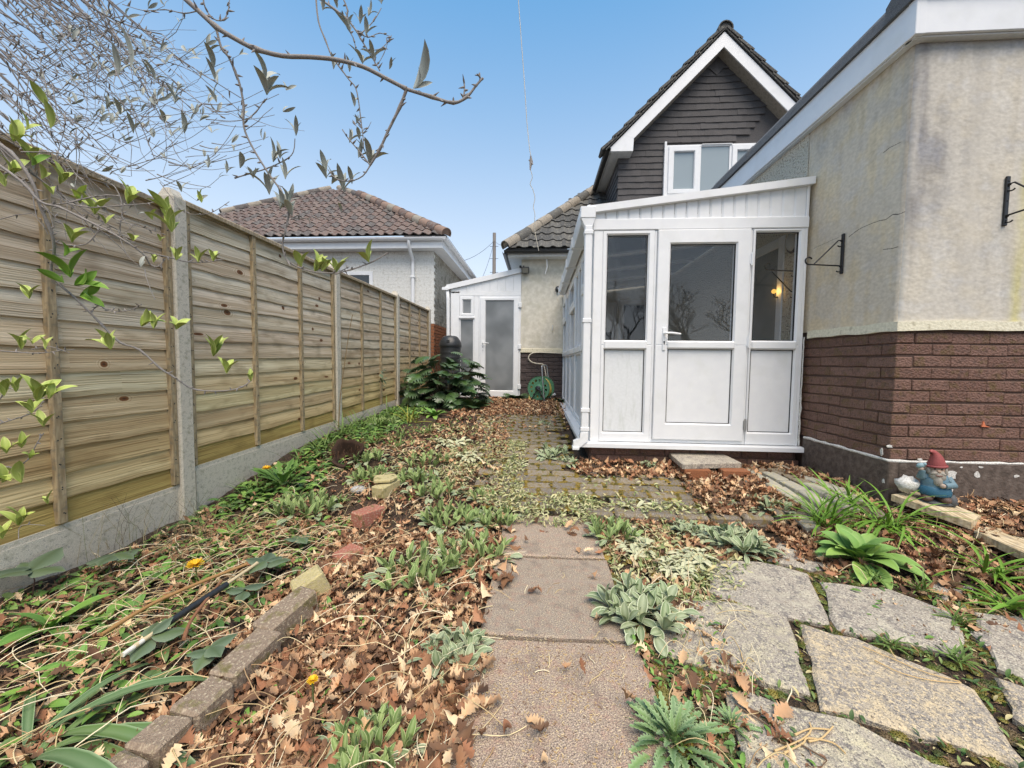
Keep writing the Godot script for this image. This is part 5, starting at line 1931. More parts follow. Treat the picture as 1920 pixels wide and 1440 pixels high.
	b.tube([V(-0.14, 0.02, -0.13), V(0, 0.255, -0.125), V(0.16, 0.02, -0.13)], [0.013], 6)
	b.tube([V(-0.14, 0.02, 0.13), V(0, 0.255, 0.125), V(0.16, 0.02, 0.13)], [0.013], 6)
	put("stand", b, M.black_plastic, o)
	b = MB.new()
	b.tube([V(0, 0.255, 0.14), V(0, 0.255, 0.165), V(0.09, 0.20, 0.17), V(0.09, 0.20, 0.24)], [0.012, 0.012, 0.012, 0.016], 7)
	put("crank", b, M.black_plastic, o)
	# water butt
	o = thing("water_butt", "black ribbed plastic water butt with a domed lid behind the glossy shrub", "water butt", V(-1.70, 0.36, -7.35))
	var prof := [Vector2(0.17, 0.0), Vector2(0.185, 0.02)]
	for k in 9:
		var y := 0.1 + k * 0.095
		prof.append(Vector2(0.188 + 0.001 * k, y))
		prof.append(Vector2(0.202, y + 0.012))
		prof.append(Vector2(0.202, y + 0.03))
		prof.append(Vector2(0.188 + 0.001 * k, y + 0.042))
	prof.append(Vector2(0.2, 0.99))
	b = MB.new()
	b.lathe(prof, 28)
	put("barrel", b, M.black_plastic, o)
	b = MB.new()
	b.lathe([Vector2(0.2, 0.985), Vector2(0.215, 0.99), Vector2(0.215, 1.03), Vector2(0.205, 1.075), Vector2(0.185, 1.12), Vector2(0.16, 1.15), Vector2(0.155, 1.165), Vector2(0.12, 1.195), Vector2(0.05, 1.207), Vector2(0.001, 1.208)], 28)
	put("lid", b, M.black_plastic, o)
	put("catch", rb(V(-0.03, 1.06, 0.19), V(0.03, 1.12, 0.215), 0.005), M.black_plastic, o)


func make_bricks_and_timber() -> void:
	# doorstep: a slab on two bricks
	var y := 0.262
	var c := []
	for q in [[1249, 844], [1345, 845], [1391, 867], [1280, 870]]:
		c.append(on_y(q[0], q[1], y))
	var step := thing("doorstep_slab", "grey paving slab laid as a doorstep in front of the porch door", "paving slab", V(c[3].x, y, c[3].z))
	put("slab", slab_mesh(c, 0.036, 0.006, 0.003), M.grey_slab0, step, Transform3D(Basis(), -step.position))
	for q in [[0.12, -0.05], [0.42, -0.05], [0.15, -0.28]]:
		var x: float = c[3].x + q[0]
		var z: float = c[3].z + q[1]
		var o := thing("support_brick", ["red brick under the front left of the doorstep slab", "red brick under the front right of the doorstep slab", "red brick hidden under the back of the doorstep slab"][int(q[0] > 0.3) if q[1] > -0.1 else 2], "brick", V(x, gh(x, z) - 0.02, z), rf(-0.1, 0.1), "bricks under the doorstep")
		put("brick", rb(V(-0.105, 0, -0.05), V(0.105, y - 0.044 - gh(x, z) + 0.02, 0.05), 0.005), M.red_brick, o)
	# the diagonal row of loose bricks: pixel of the middle of the top, length, turn, tilt, material
	var rows := [
		[-1.14, -2.80, 0.215, 1.32, 0.03, 2, 0.075, "mossy yellowish brick at the far end of the loose row, under a flat stone"],
		[-1.12, -2.44, 0.2, 1.15, -0.05, 1, 0.07, "broken red brick lying beside the stone topped brick"],
		[-1.02, -1.98, 0.13, 1.1, 0.12, 1, 0.03, "flat shard of red brick sunk in the leaves in mid row"],
		[-1.015, -1.645, 0.13, 0.75, 0.38, 2, 0.085, "chunky mossy yellow brick standing tilted in the row"],
		[-0.985, -1.425, 0.215, 1.28, 0.16, 0, 0.085, "long brown brick with a split along it, tilted against the mossy one"],
		[-0.985, -1.205, 0.205, 1.49, 0.03, 0, 0.065, "grey brown brick in the middle of the row, a leaf lying on it"],
		[-0.99, -1.035, 0.125, 1.4, -0.03, 0, 0.055, "dark brown brick beside the black hollow in the leaves"],
		[-1.005, -0.915, 0.10, 1.5, -0.03, 0, 0.06, "short dark brick between the two nearest bricks"],
		[-1.01, -0.755, 0.19, 1.36, 0.03, 0, 0.07, "nearest brick of the row, cut off by the bottom edge, pitted with holes"],
	]
	for k in rows.size():
		var r: Array = rows[k]
		var h: float = r[6]
		var o := thing("loose_brick", r[7], "brick", V(r[0], gh(r[0], r[1]) - 0.005, r[1]), r[3], "loose bricks edging the bed")
		var b := MB.new()
		var l: float = r[2] / 2
		b.box(V(-l, -0.03, -0.051), V(l, h, 0.051), 0.008)
		for i in b.v.size():
			var w := b.v[i]
			b.v[i] += V(lump.get_noise_3d(w.x * 30 + k, w.y * 30, w.z * 30), lump.get_noise_3d(w.y * 30, w.x * 30 + k, w.z * 30), lump.get_noise_3d(w.z * 30, w.y * 30, w.x * 30 + k)) * 0.007
		put("body", b, M["loose_brick%d" % r[5]], o, Transform3D(Basis(Vector3.BACK, r[4]), Vector3()))
	var p := V(-1.15, gh(-1.14, -2.82) + 0.082, -2.82)
	var st := thing("flat_stone", "pale flat stone lying on the far brick of the row", "stone", p, 0.4)
	put("body", slab_mesh([V(-0.08, 0.02, -0.075), V(0.07, 0.022, -0.085), V(0.085, 0.02, 0.01), V(0.02, 0.016, 0.07), V(-0.085, 0.018, 0.05)], 0.015, 0.005, 0.006), M.loose_brick2, st)
	p = on_ground(672, 922)
	st = thing("pebble", "smooth grey cobble on the leaves left of the stone topped brick", "stone", p)
	var b := MB.new()
	b.ball(V(0, 0.015, 0), V(0.06, 0.03, 0.045), Basis(), 14, 8)
	put("body", b, M.rock, st)
	p = on_ground(1702, 925)
	st = thing("white_rock", "rough white lump of rock on the plank left of the gnome", "stone", on_z(1702, 918, -2.56))
	b = MB.new()
	b.ball(V(0, 0.035, 0), V(0.065, 0.05, 0.045), Basis(), 12, 8)
	for i in b.v.size():
		b.v[i] += b.n[i] * lump.get_noise_3dv(b.v[i] * 22) * 0.03
	put("body", b, M.flake, st)
	# planks on the right
	plank("weathered pale plank on the leaves with the gnome standing on it", [[1672, 926, 0.245], [1722, 919, 0.245], [1840, 966, 0.195], [1822, 979, 0.19]], 0.04)
	plank("grey weathered plank end running out of the frame below the gnome's plank", [[1826, 993, 0.15], [1856, 984, 0.15], [2010, 1040, 0.13], [1990, 1066, 0.13]], 0.04)
	# bamboo canes and a tube
	for q in [["pale bamboo cane with a whitened lower end lying across the bed", [[230, 1228], [310, 1172], [400, 1112], [482, 1056]], 0.0075, C(206, 188, 150)], ["brown bamboo cane behind the pale one, running up to the brambles", [[190, 1190], [290, 1130], [380, 1090], [462, 1058]], 0.007, C(162, 124, 76)], ["short reddish stick under the two canes", [[345, 1198], [362, 1158], [415, 1090]], 0.006, C(140, 98, 70)]]:
		var pts := []
		for s in q[1]:
			pts.append(on_y(s[0], s[1], on_ground(s[0], s[1]).y + 0.085))
		var o := thing("cane", q[0], "cane", pts[0])
		b = MB.new()
		var sp := smooth(pts, 8)
		var rad := []
		for i in sp.size():
			rad.append(q[2] * (1.25 if i % 7 == 3 else 1.0))
		b.tube(sp, rad, 7)
		put("rod", b, flat(q[3], 0.55), o, Transform3D(Basis(), -o.position))
		if q[2] > 0.0072:
			b = MB.new()
			b.tube([pts[0] - (pts[1] - pts[0]) * 0.0, pts[0].lerp(pts[1], 0.45)], [0.0082], 8)
			put("painted_end", b, flat(C(222, 218, 206), 0.6), o, Transform3D(Basis(), -o.position))
	var pts := []
	for s in [[312, 1170], [360, 1138], [425, 1096]]:
		pts.append(on_y(s[0], s[1], on_ground(s[0], s[1]).y + 0.085))
	var tb := thing("black_tube", "short black plastic tube lying along the canes", "tube", pts[0])
	b = MB.new()
	b.tube(pts, [0.013], 10)
	put("body", b, M.black_plastic, tb, Transform3D(Basis(), -tb.position))
	# the hollow clump of dark roots
	p = on_ground(652, 862)
	var cl := thing("root_clump", "dark hollow clump of roots and soil among the weeds by the fence", "root clump", p, 0.3)
	b = MB.new()
	var rows2 := []
	for k in 8:
		var row := []
		for i in 21:
			var a := TAU * i / 20.0
			var rr: float = [0.02, 0.06, 0.085, 0.10, 0.125, 0.13, 0.12, 0.14][k]
			var yy: float = [0.01, 0.015, 0.05, 0.12, 0.145, 0.13, 0.06, 0.0][k]
			rr *= 1.0 + 0.18 * sin(a * 3 + 1) + 0.1 * sin(a * 7)
			row.append(V(cos(a) * rr, yy * (1 + 0.25 * sin(a + 0.6)), -sin(a) * rr))
		rows2.append(row)
	rows2.reverse()
	b.sheet(rows2)
	for i in b.v.size():
		b.v[i] += b.n[i] * lump.get_noise_3dv(b.v[i] * 30) * 0.025
	put("body", b, flat(C(60, 44, 34), 1.0), cl, Transform3D(Basis(Vector3.RIGHT, 0.6), V(0, -0.02, 0)))
	b = MB.new()
	for k in 160:
		var a := rf(0, TAU)
		var s := V(cos(a) * 0.12, rf(0.05, 0.14), sin(a) * 0.12)
		b.tube([s, s * rf(1.05, 1.2) + V(0, rf(-0.02, 0.03), 0), s * rf(1.1, 1.4) + V(rf(-0.02, 0.02), rf(-0.06, 0.02), 0)], [0.0022, 0.0015, 0.0008], 4, false)
	put("roots", b, flat(C(92, 66, 48), 1.0), cl)

func plank(label: String, px: Array, thick: float) -> void:
	var c := []
	for q in px:
		c.append(on_y(q[0], q[1], q[2]))
	var o := thing("plank", label, "plank", c[0])
	put("body", slab_mesh(c, thick, 0.004, 0.002), M.timber, o, Transform3D(Basis(), -o.position))


# ---------------------------------------------------------------- the gnome
func make_gnome() -> void:
	var p := on_z(1750, 944, -2.50)
	var g := thing("garden_gnome", "weathered bearded garden gnome in a red pointed hat and blue coat against the plinth", "garden gnome", p, -0.5)
	var s := 1.07
	var X := Transform3D(Basis.from_scale(V(0.80, 0.94, 0.85) * s), Vector3())
	var b := MB.new()
	# rocky base
	b.ball(V(0, 0.012, 0), V(0.10, 0.022, 0.07), Basis(), 16, 6)
	b.ball(V(0.085, 0.03, 0.0), V(0.035, 0.04, 0.035), Basis(), 12, 7)
	for i in b.v.size():
		b.v[i] += b.n[i] * lump.get_noise_3dv(b.v[i] * 25) * 0.012
	put("base", b, tint(C(74, 78, 82)), g, X)
	for sg in [-1.0, 1.0]:
		b = MB.new()
		b.ball(V(sg * 0.042, 0.04, 0.03), V(0.034, 0.022, 0.048), Basis(Vector3.UP, sg * 0.35), 12, 8)
		b.ball(V(sg * 0.04, 0.055, 0.0), V(0.03, 0.03, 0.03), Basis(), 12, 8)
		put("boot", b, tint(C(92, 68, 56)), g, X)
	# coat, belted
	b = MB.new()
	b.lathe([Vector2(0.02, 0.055), Vector2(0.078, 0.058), Vector2(0.082, 0.075), Vector2(0.078, 0.10), Vector2(0.072, 0.115), Vector2(0.074, 0.125), Vector2(0.075, 0.15), Vector2(0.062, 0.18), Vector2(0.04, 0.195), Vector2(0.02, 0.2)], 18, Transform3D(), V(1, 1, 0.82))
	put("coat", b, tint(C(92, 128, 146)), g, X)
	b = MB.new()
	b.lathe([Vector2(0.076, 0.056), Vector2(0.086, 0.06), Vector2(0.088, 0.08), Vector2(0.083, 0.105), Vector2(0.07, 0.112)], 18, Transform3D(), V(1, 1, 0.84))
	put("skirt", b, tint(C(34, 98, 128)), g, X)
	# arms: the right one (at the left of the photo) raised to a bird, the left across the chest
	b = MB.new()
	b.tube([V(-0.055, 0.165, 0.01), V(-0.084, 0.165, 0.03), V(-0.074, 0.205, 0.035)], [0.024, 0.022, 0.017], 10)
	put("raised_arm", b, tint(C(104, 136, 150)), g, X)
	b = MB.new()
	b.tube([V(0.058, 0.165, 0.01), V(0.082, 0.13, 0.03), V(0.03, 0.128, 0.068)], [0.024, 0.023, 0.017], 10)
	put("bent_arm", b, tint(C(104, 136, 150)), g, X)
	b = MB.new()
	b.ball(V(0.018, 0.128, 0.074), V(0.017, 0.014, 0.012), Basis(), 10, 7)
	b.ball(V(-0.084, 0.212, 0.036), V(0.015, 0.013, 0.013), Basis(), 10, 7)
	put("hands", b, tint(C(186, 164, 146)), g, X)
	b = MB.new()
	b.ball(V(-0.088, 0.232, 0.036), V(0.024, 0.016, 0.015), Basis(Vector3.BACK, 0.3), 10, 7)
	b.ball(V(-0.068, 0.243, 0.038), V(0.011, 0.011, 0.010), Basis(), 8, 6)
	put("bird", b, tint(C(140, 174, 184)), g, X)
	# head, beard, face
	b = MB.new()
	b.ball(V(0, 0.213, 0.008), V(0.046, 0.042, 0.042), Basis(), 16, 10)
	b.ball(V(0, 0.208, 0.052), V(0.013, 0.011, 0.013), Basis(), 10, 6)
	put("face", b, tint(C(176, 146, 122)), g, X)
	b = MB.new()
	for sg in [-1.0, 1.0]:
		b.ball(V(sg * 0.017, 0.221, 0.044), V(0.006, 0.006, 0.005), Basis(), 8, 5)
	put("eyes", b, tint(C(44, 40, 36)), g, X)
	b = MB.new()
	b.ball(V(0, 0.178, 0.036), V(0.046, 0.04, 0.03), Basis(), 14, 9)
	b.ball(V(0, 0.15, 0.05), V(0.026, 0.034, 0.02), Basis(), 12, 8)
	for sg in [-1.0, 1.0]:
		b.ball(V(sg * 0.02, 0.197, 0.052), V(0.022, 0.009, 0.011), Basis(Vector3.BACK, sg * -0.35), 10, 6)
		b.ball(V(sg * 0.042, 0.205, 0.012), V(0.014, 0.03, 0.026), Basis(), 10, 7)
	for i in b.v.size():
		b.v[i] += b.n[i] * lump.get_noise_3dv(b.v[i] * 60) * 0.006
	put("beard", b, tint(C(168, 160, 146)), g, X)
	b = MB.new()
	b.tube([V(-0.016, 0.186, 0.062), V(0, 0.183, 0.066), V(0.016, 0.186, 0.062)], [0.004], 6)
	put("mouth", b, tint(C(120, 74, 62)), g, X)
	b = MB.new()
	b.tube(smooth([V(0, 0.232, 0.004), V(0.0, 0.255, 0.004), V(-0.002, 0.28, 0.0), V(-0.012, 0.305, -0.004), V(-0.026, 0.318, 0.0), V(-0.034, 0.316, 0.004)], 3), [0.054, 0.053, 0.05, 0.046, 0.043, 0.04, 0.036, 0.032, 0.028, 0.023, 0.020, 0.017, 0.015, 0.013, 0.010, 0.006], 16)
	put("hat", b, tint(C(170, 74, 72)), g, X)
	b = MB.new()
	var rim := []
	for k in 21:
		var a := TAU * k / 20.0
		rim.append(V(cos(a) * 0.053, 0.235 + 0.004 * cos(a), sin(a) * 0.05 + 0.004))
	b.tube(rim, [0.007], 6)
	put("hat_brim", b, tint(C(156, 66, 66)), g, X)

func tint(c: Color) -> StandardMaterial3D:
	var m: StandardMaterial3D = M.paint_worn.duplicate()
	m.albedo_color = c.lightened(0.08)
	return m


# ---------------------------------------------------------------- plants
func L(r: float, g: float, b: float) -> Color:
	return C(r, g, b).srgb_to_linear()

# one leaf along +x, its midrib climbing from angle e0 to e1; five points across so that a margin can differ
func leaf(b: MB, xf: Transform3D, length: float, w: float, e0: float, e1: float, fold: float, mid: Color, edge: Color, peak := 0.55, wave := 0.0, n := 7) -> void:
	var p := Vector3()
	var rows := []
	var cols := []
	for i in n + 1:
		var s := float(i) / n
		var a := lerpf(e0, e1, s)
		if i:
			p += V(cos(a), sin(a), 0) * length / n
		var q := pow(s, log(0.5) / log(peak))
		var hw := w / 2 * maxf(pow(sin(PI * clampf(q, 0.0, 1.0)), 0.8), 0.10 if i < n else 0.02)
		var nn := V(-sin(a), cos(a), 0)
		var row := []
		for k in [1.0, 0.74, 0.0, -0.74, -1.0]:
			var up: float = absf(k) * fold * hw + wave * hw * sin(s * 14 + k * 2) * absf(k)
			row.append(xf * (p + V(0, 0, k * hw) + nn * up))
		rows.append(row)
	var first := b.v.size()
	b.col = mid
	b.sheet(rows)
	for i in n + 1:
		for k in 5:
			var c := mid
			if k == 0 or k == 4:
				c = edge
			elif k == 2:
				c = mid.lerp(edge, 0.35)
			b.c[first + i * 5 + k] = c
	b.col = Color.WHITE

func leaf_mesh(length: float, w: float, e0: float, e1: float, fold: float, mid: Color, edge: Color, peak := 0.55, wave := 0.0, n := 7) -> ArrayMesh:
	var b := MB.new()
	leaf(b, Transform3D(), length, w, e0, e1, fold, mid, edge, peak, wave, n)
	return b.mesh()

# a lobed leaf: widths down each side, curled; lies in xz growing along +x
func lobed(length: float, w: float, widths: Array, curl: float, roll: float, mid: Color, edge: Color, sweep := 0.0) -> MB:
	var b := MB.new()
	var rows := []
	var n := widths.size()
	for i in n:
		var s := float(i) / (n - 1)
		var hw: float = widths[i] * w / 2
		var y := curl * (s - 0.3) * (s - 0.3) * length
		var row := []
		for k in [1.0, 0.5, 0.0, -0.5, -1.0]:
			var sw: float = sweep * absf(k) * hw
			row.append(V(s * length + sw, y + roll * pow(absf(k) * hw / w * 2, 2) * w, k * hw))
		rows.append(row)
	b.col = mid
	b.sheet(rows)
	for i in n:
		for k in 5:
			b.c[i * 5 + k] = mid if k == 2 else (edge if k == 0 or k == 4 else mid.lerp(edge, 0.4))
	return b

func rosette(o: Node3D, called: String, meshes: Array, mat: Material, n: int, size: float, lo: float, hi: float, spread: float, parts: bool) -> void:
	# leaves from the middle outwards: inner ones upright and shorter, outer ones lying
	var b := MB.new()
	var places := []
	for k in n:
		var q := (k + 0.5) / n
		var az := k * 2.39996 + rf(-0.3, 0.3)
		var el := lerpf(hi, lo, q) + rf(-0.15, 0.15)
		var sc := size * lerpf(0.62, 1.0, sqrt(q)) * rf(0.8, 1.12)
		var bs := Basis(Vector3.UP, az) * Basis(Vector3.BACK, el) * Basis(Vector3.RIGHT, rf(-0.25, 0.25)) * Basis.from_scale(Vector3.ONE * sc)
		var at := V(cos(az), 0, -sin(az)) * spread * q * rf(0.5, 1.1)
		if parts:
			put(called, meshes[k % meshes.size()], mat, o, Transform3D(bs, at))
		else:
			places.append([Transform3D(bs, at), meshes[k % meshes.size()]])
	if not parts:
		var st := SurfaceTool.new()
		for p in places:
			st.append_from(p[1], 0, p[0])
		put("foliage", st.commit(), mat, o)

# a lamb's ear clump: upright shoots of narrow leaves, older grey leaves lying round them
func ears(o: Node3D, young: Array, old: Array, r: float, tall: float, px: float) -> void:
	var st := SurfaceTool.new()
	var parts := px > 76
	var shoots := 6 if px < 60 else (10 if px < 120 else 15)
	var places := []
	var l := clampf(r * 0.56, 0.05, 0.11)
	for s in shoots:
		var a := s * 2.39996 + rf(-0.3, 0.3)
		var q := sqrt((s + 0.3) / shoots)
		var base := V(cos(a), 0, -sin(a)) * r * 0.62 * q
		var lean := V(cos(a), 0, -sin(a)) * 0.35 * q
		for k in 7:
			var az := k * 2.39996 + s
			var el := lerpf(tall + 0.2, tall - 0.6, k / 6.0) + rf(-0.15, 0.15)
			var bs := Basis(V(-sin(a), 0, -cos(a)).normalized(), lean.length()) if lean.length() > 0.01 else Basis()
			bs = bs * Basis(Vector3.UP, az) * Basis(Vector3.BACK, el) * Basis(Vector3.RIGHT, rf(-0.3, 0.3)) * Basis.from_scale(Vector3.ONE * l * rf(0.65, 1.1))
			places.append([Transform3D(bs, base + V(0, 0.012, 0)), young[rng.randi() % young.size()]])
	for k in shoots * 2:
		var az := rf(0, TAU)
		var bs := Basis(Vector3.UP, az) * Basis(Vector3.BACK, rf(-0.2, 0.3)) * Basis(Vector3.RIGHT, rf(-0.4, 0.4)) * Basis.from_scale(V(1, 1, 1.25) * l * rf(0.6, 1.0))
		places.append([Transform3D(bs, V(cos(az), 0, -sin(az)) * r * rf(0.35, 0.75) + V(0, rf(0.01, 0.03), 0)), old[rng.randi() % old.size()]])
	for p in places:
		if parts:
			put("leaf", p[1], M.felted, o, p[0])
		else:
			st.append_from(p[1], 0, p[0])
	if not parts:
		put("foliage", st.commit(), M.felted, o)

func blades(o: Node3D, called: String, n: int, length: float, w: float, lo: float, hi: float, droop: float, spread: float, mid: Color, edge: Color, mat: Material, parts: bool, lean := Vector3.ZERO) -> void:
	var kinds := []
	for k in 5:
		var e := lerpf(lo, hi, k / 4.0)
		kinds.append(leaf_mesh(1.0, w / length, e, e - droop * rf(0.7, 1.3), 0.35, mid * rf(0.85, 1.15), edge, 0.42, 0.0, 8))
	var st := SurfaceTool.new()
	for k in n:
		var az := k * 2.39996 + rf(-0.4, 0.4)
		var dirv := V(cos(az), 0, -sin(az))
		if lean != Vector3.ZERO and dirv.dot(lean) < -0.3 and rng.randf() < 0.75:
			az += PI
			dirv = -dirv
		var sc := length * rf(0.6, 1.1)
		var t := Transform3D(Basis(Vector3.UP, az) * Basis(Vector3.RIGHT, rf(-0.3, 0.3)) * Basis.from_scale(Vector3.ONE * sc), V(rf(-1, 1), 0, rf(-1, 1)) * spread)
		if parts:
			put(called, kinds[rng.randi() % 5], mat, o, t)
		else:
			st.append_from(kinds[rng.randi() % 5], 0, t)
	if not parts:
		put("foliage", st.commit(), mat, o)

func plant(called: String, label: String, category: String, px: float, py: float, group := "") -> Node3D:
	var p := on_ground(px, py)
	p.y = soil(p.x, p.z) if p.x < -0.25 or p.z < -2.5 else p.y
	return thing(called, label, category, p, rf(0, TAU), group)

func dist_of(o: Node3D) -> float:
	return (view.inverse() * (o.position - EYE)).z * -1.0

func make_plants() -> void:
	# lamb's ears: silvery felted leaves with a pale margin
	var grey := []
	var green := []
	var pale := []
	for k in 5:
		var e: float = [0.5, 0.25, 0.05, -0.2, 0.35][k]
		grey.append(leaf_mesh(1.0, rf(0.27, 0.37), 0.1 + e, -0.5 + e * 0.6, 0.35, L(104 + k * 6, 124 + k * 4, 82 + k * 6), L(214, 220, 186), 0.62, 0.07))
		green.append(leaf_mesh(1.0, rf(0.22, 0.28), 0.12 + e, -0.25 + e * 0.5, 0.5, L(92 + k * 7, 122 + k * 5, 58 + k * 5), L(200, 212, 156), 0.62, 0.05))
		pale.append(leaf_mesh(1.0, rf(0.26, 0.34), 0.05 + e * 0.6, -0.6 + e * 0.4, 0.5, L(160 + k * 6, 166 + k * 4, 128 + k * 5), L(226, 226, 192), 0.58, 0.12))
	var LE := [
		[1200, 1172, 165, "g", "silvery lamb's ear clump beside the second red slab, grey leaves drooping on the joint"],
		[852, 1238, 130, "g", "compact silvery lamb's ear clump at the left edge of the nearest red slab"],
		[780, 1100, 190, "n", "broad green lamb's ear clump right of the loose bricks, nearest of the big ones"],
		[885, 1062, 170, "n", "tall green lamb's ear clump against the left edge of the red path"],
		[572, 972, 140, "n", "lamb's ear clump standing alone between the fence post and the red brick"],
		[842, 992, 120, "n", "dark green lamb's ear clump in the middle of the left drift"],
		[812, 938, 105, "n", "green lamb's ear clump behind the drift's middle, right of the stone topped brick"],
		[778, 908, 80, "n", "small green lamb's ear clump just right of the stone topped brick"],
		[800, 880, 110, "n", "wide green lamb's ear clump at the far end of the drift"],
		[695, 902, 80, "n", "lamb's ear clump behind the grey cobble"],
		[690, 872, 75, "n", "lamb's ear clump between the root clump and the far brick"],
		[925, 990, 95, "n", "light green lamb's ear clump where the red path ends"],
		[1035, 862, 75, "g", "grey lamb's ear clump below the porch downpipe"],
		[1062, 872, 50, "g", "small grey lamb's ear offshoot right of the clump by the downpipe"],
		[1205, 958, 80, "p", "pale lamb's ear with limp leaves on the mossy edging"],
		[1150, 1022, 105, "n", "lamb's ear clump at the right edge of the last red slab"],
		[1385, 1040, 120, "g", "bleached lamb's ear clump behind the first grey slab"],
		[1345, 1020, 70, "p", "small bleached lamb's ear clump in the leaves before the block edging"],
		[1288, 1004, 60, "g", "little lamb's ear clump in the brown leaves before the edging"],
		[1300, 1058, 75, "p", "limp lamb's ear clump at the corner of the first grey slab"],
		[1450, 962, 85, "g", "upright grey lamb's ear left of the strap leaved clump"],
		[1212, 876, 36, "g", "tiny blue grey lamb's ear in the leaves before the porch sill"],
		[690, 1432, 190, "n", "lamb's ear with long upright leaves cut off by the bottom edge"],
		[845, 838, 75, "p", "withered pale lamb's ear tangle beside the path's far end"],
		[722, 800, 60, "n", "lamb's ear clump among the weeds at the second fence post"],
		[1265, 1078, 70, "p", "pale lamb's ear runner right of the second red slab"],
		[1195, 1042, 70, "p", "pale lamb's ear runner beside the last red slab's corner"],
		[1365, 956, 55, "g", "flat grey lamb's ear on the block edging near the strap leaves"],
		[965, 878, 55, "p", "thin pale lamb's ear in the mat left of the block paving"],
		[880, 862, 60, "p", "withered lamb's ear at the left of the pale mat"],
		[905, 938, 60, "n", "loose green lamb's ear in the pale mat behind the red path"],
		[1095, 790, 34, "g", "far lamb's ear at the foot of the porch's side sill"],
		[1020, 800, 34, "g", "far lamb's ear beside the mossy path near the porch"],
		[1650, 1250, 0, "x", ""],
	]
	for q in LE:
		if q[3] == "x":
			continue
		var o := plant("lambs_ear", q[4], "plant", q[0], q[1] - q[2] * 0.12, "lamb's ear clumps")
		var r: float = q[2] / F * dist_of(o) * 0.56
		var kind: Array = {"g": grey, "n": green, "p": pale}[q[3]]
		var tall := 1.3 if q[3] == "n" else (1.0 if q[3] == "g" else 0.45)
		ears(o, kind, grey if q[3] != "p" else pale, r, tall, q[2])
	# strap leaved clumps
	var strap := L(86, 128, 34)
	var strap_hi := L(140, 176, 70)
	for q in [
		[1545, 985, 170, 60, 0.5, 1.35, 0.7, "dark green strap leaved clump with upright leaves behind the broad leaved plant"],
		[1660, 985, 230, 90, 0.1, 1.0, 1.4, "bright strap leaved clump flopping over the leaves below the gnome"],
		[1590, 945, 130, 34, 0.4, 1.2, 0.9, "strap leaved clump with old seed stalks near the pale block strip"],
		[1862, 1082, 165, 46, 0.3, 1.25, 0.9, "strap leaved clump under the grey plank end"],
		[1892, 1140, 130, 36, 0.3, 1.2, 0.9, "nearer strap leaved clump at the right edge"],
	]:
		var o := plant("strap_plant", q[7], "plant", q[0], q[1], "strap leaved clumps on the right bank")
		var r: float = q[2] / F * dist_of(o)
		blades(o, "blade", q[3], r * 0.62, 0.014, q[4], q[5], q[6], r * 0.10, strap, strap_hi, M.leaf, true)
	for q in [
		[1640, 1088, 60, "small grass tuft under the broad leaved plant"],
		[1725, 1108, 70, "grass tuft between two grey slabs, right of the broad leaved plant"],
		[1800, 1168, 80, "grass tuft in the joint left of the right hand grey slab"],
		[1672, 1212, 60, "thin grass tuft in the joint behind the yellow blotched slab"],
		[1795, 1238, 75, "grass tuft with white papery leaves beside the yellow blotched slab"],
		[1272, 952, 45, "yellowish upright grass tuft on the block edging"],
		[945, 940, 34, "yellow green grass tuft in the pale mat behind the red path"],
		[1100, 938, 34, "olive grass tuft on the moss behind the last red slab"],
		[742, 838, 75, "grassy tuft left of the pale withered tangle"],
		[640, 815, 90, "dark strap leaved weeds at the foot of the second fence post"],
		[705, 800, 80, "pale edged grassy weeds along the gravel board"],
		[770, 790, 80, "yellowish grassy weeds under the glossy shrub"],
		[590, 842, 70, "dark grassy weeds left of the root clump"],
		[890, 975, 60, "green blades among the drift of lamb's ears"],
		[440, 990, 60, "thin dark grass beside the first gravel board"],
		[560, 868, 110, "leafy green tuft left of the root clump, against the gravel board"],
		[612, 835, 90, "green blades between the root clump and the gravel board"],
		[672, 800, 90, "bright grassy weeds just right of the second fence post"],
		[735, 782, 80, "tall green weeds before the glossy shrub's left foot"],
		[755, 815, 80, "arching pale green blades left of the withered tangle"],
		[650, 812, 70, "low dark blades in front of the second fence post"],
		[700, 830, 70, "short green blades behind the far brick"],
		[800, 812, 60, "short yellow green blades before the glossy shrub"],
		[470, 925, 90, "green tuft left of the dandelion by the gravel board"],
		[250, 1050, 80, "dark grass at the foot of the first gravel board, left of the post"],
		[640, 940, 40, "little green tuft in the leaves left of the grey cobble"],
	]:
		var o := plant("grass_tuft", q[3], "grass tuft", q[0], q[1], "grass tufts")
		var r: float = q[2] / F * dist_of(o)
		var yel: bool = q[0] in [1272, 945, 1100, 770]
		blades(o, "blade", 26, r * 0.6, 0.008 if q[1] > 1000 else 0.011, 0.35, 1.35, 0.8, r * 0.12, L(132, 132, 40) if yel else L(88, 118, 48), L(176, 170, 80) if yel else L(140, 160, 90), M.leaf, q[2] > 60)
	# seed stalks
	for q in [[1588, 935], [1612, 930], [1635, 925], [1570, 940]]:
		pass
	# the big arching leaves at the lower left
	var o := plant("arching_plant", "clump of long arching dark leaves at the lower left corner", "plant", 40, 1420)
	var kinds := []
	for k in 4:
		kinds.append(leaf_mesh(1.0, 0.06, 0.75 - k * 0.15, -0.75 - k * 0.1, 0.3, L(80 + k * 10, 108 + k * 10, 66), L(142, 162, 122), 0.45, 0, 10))
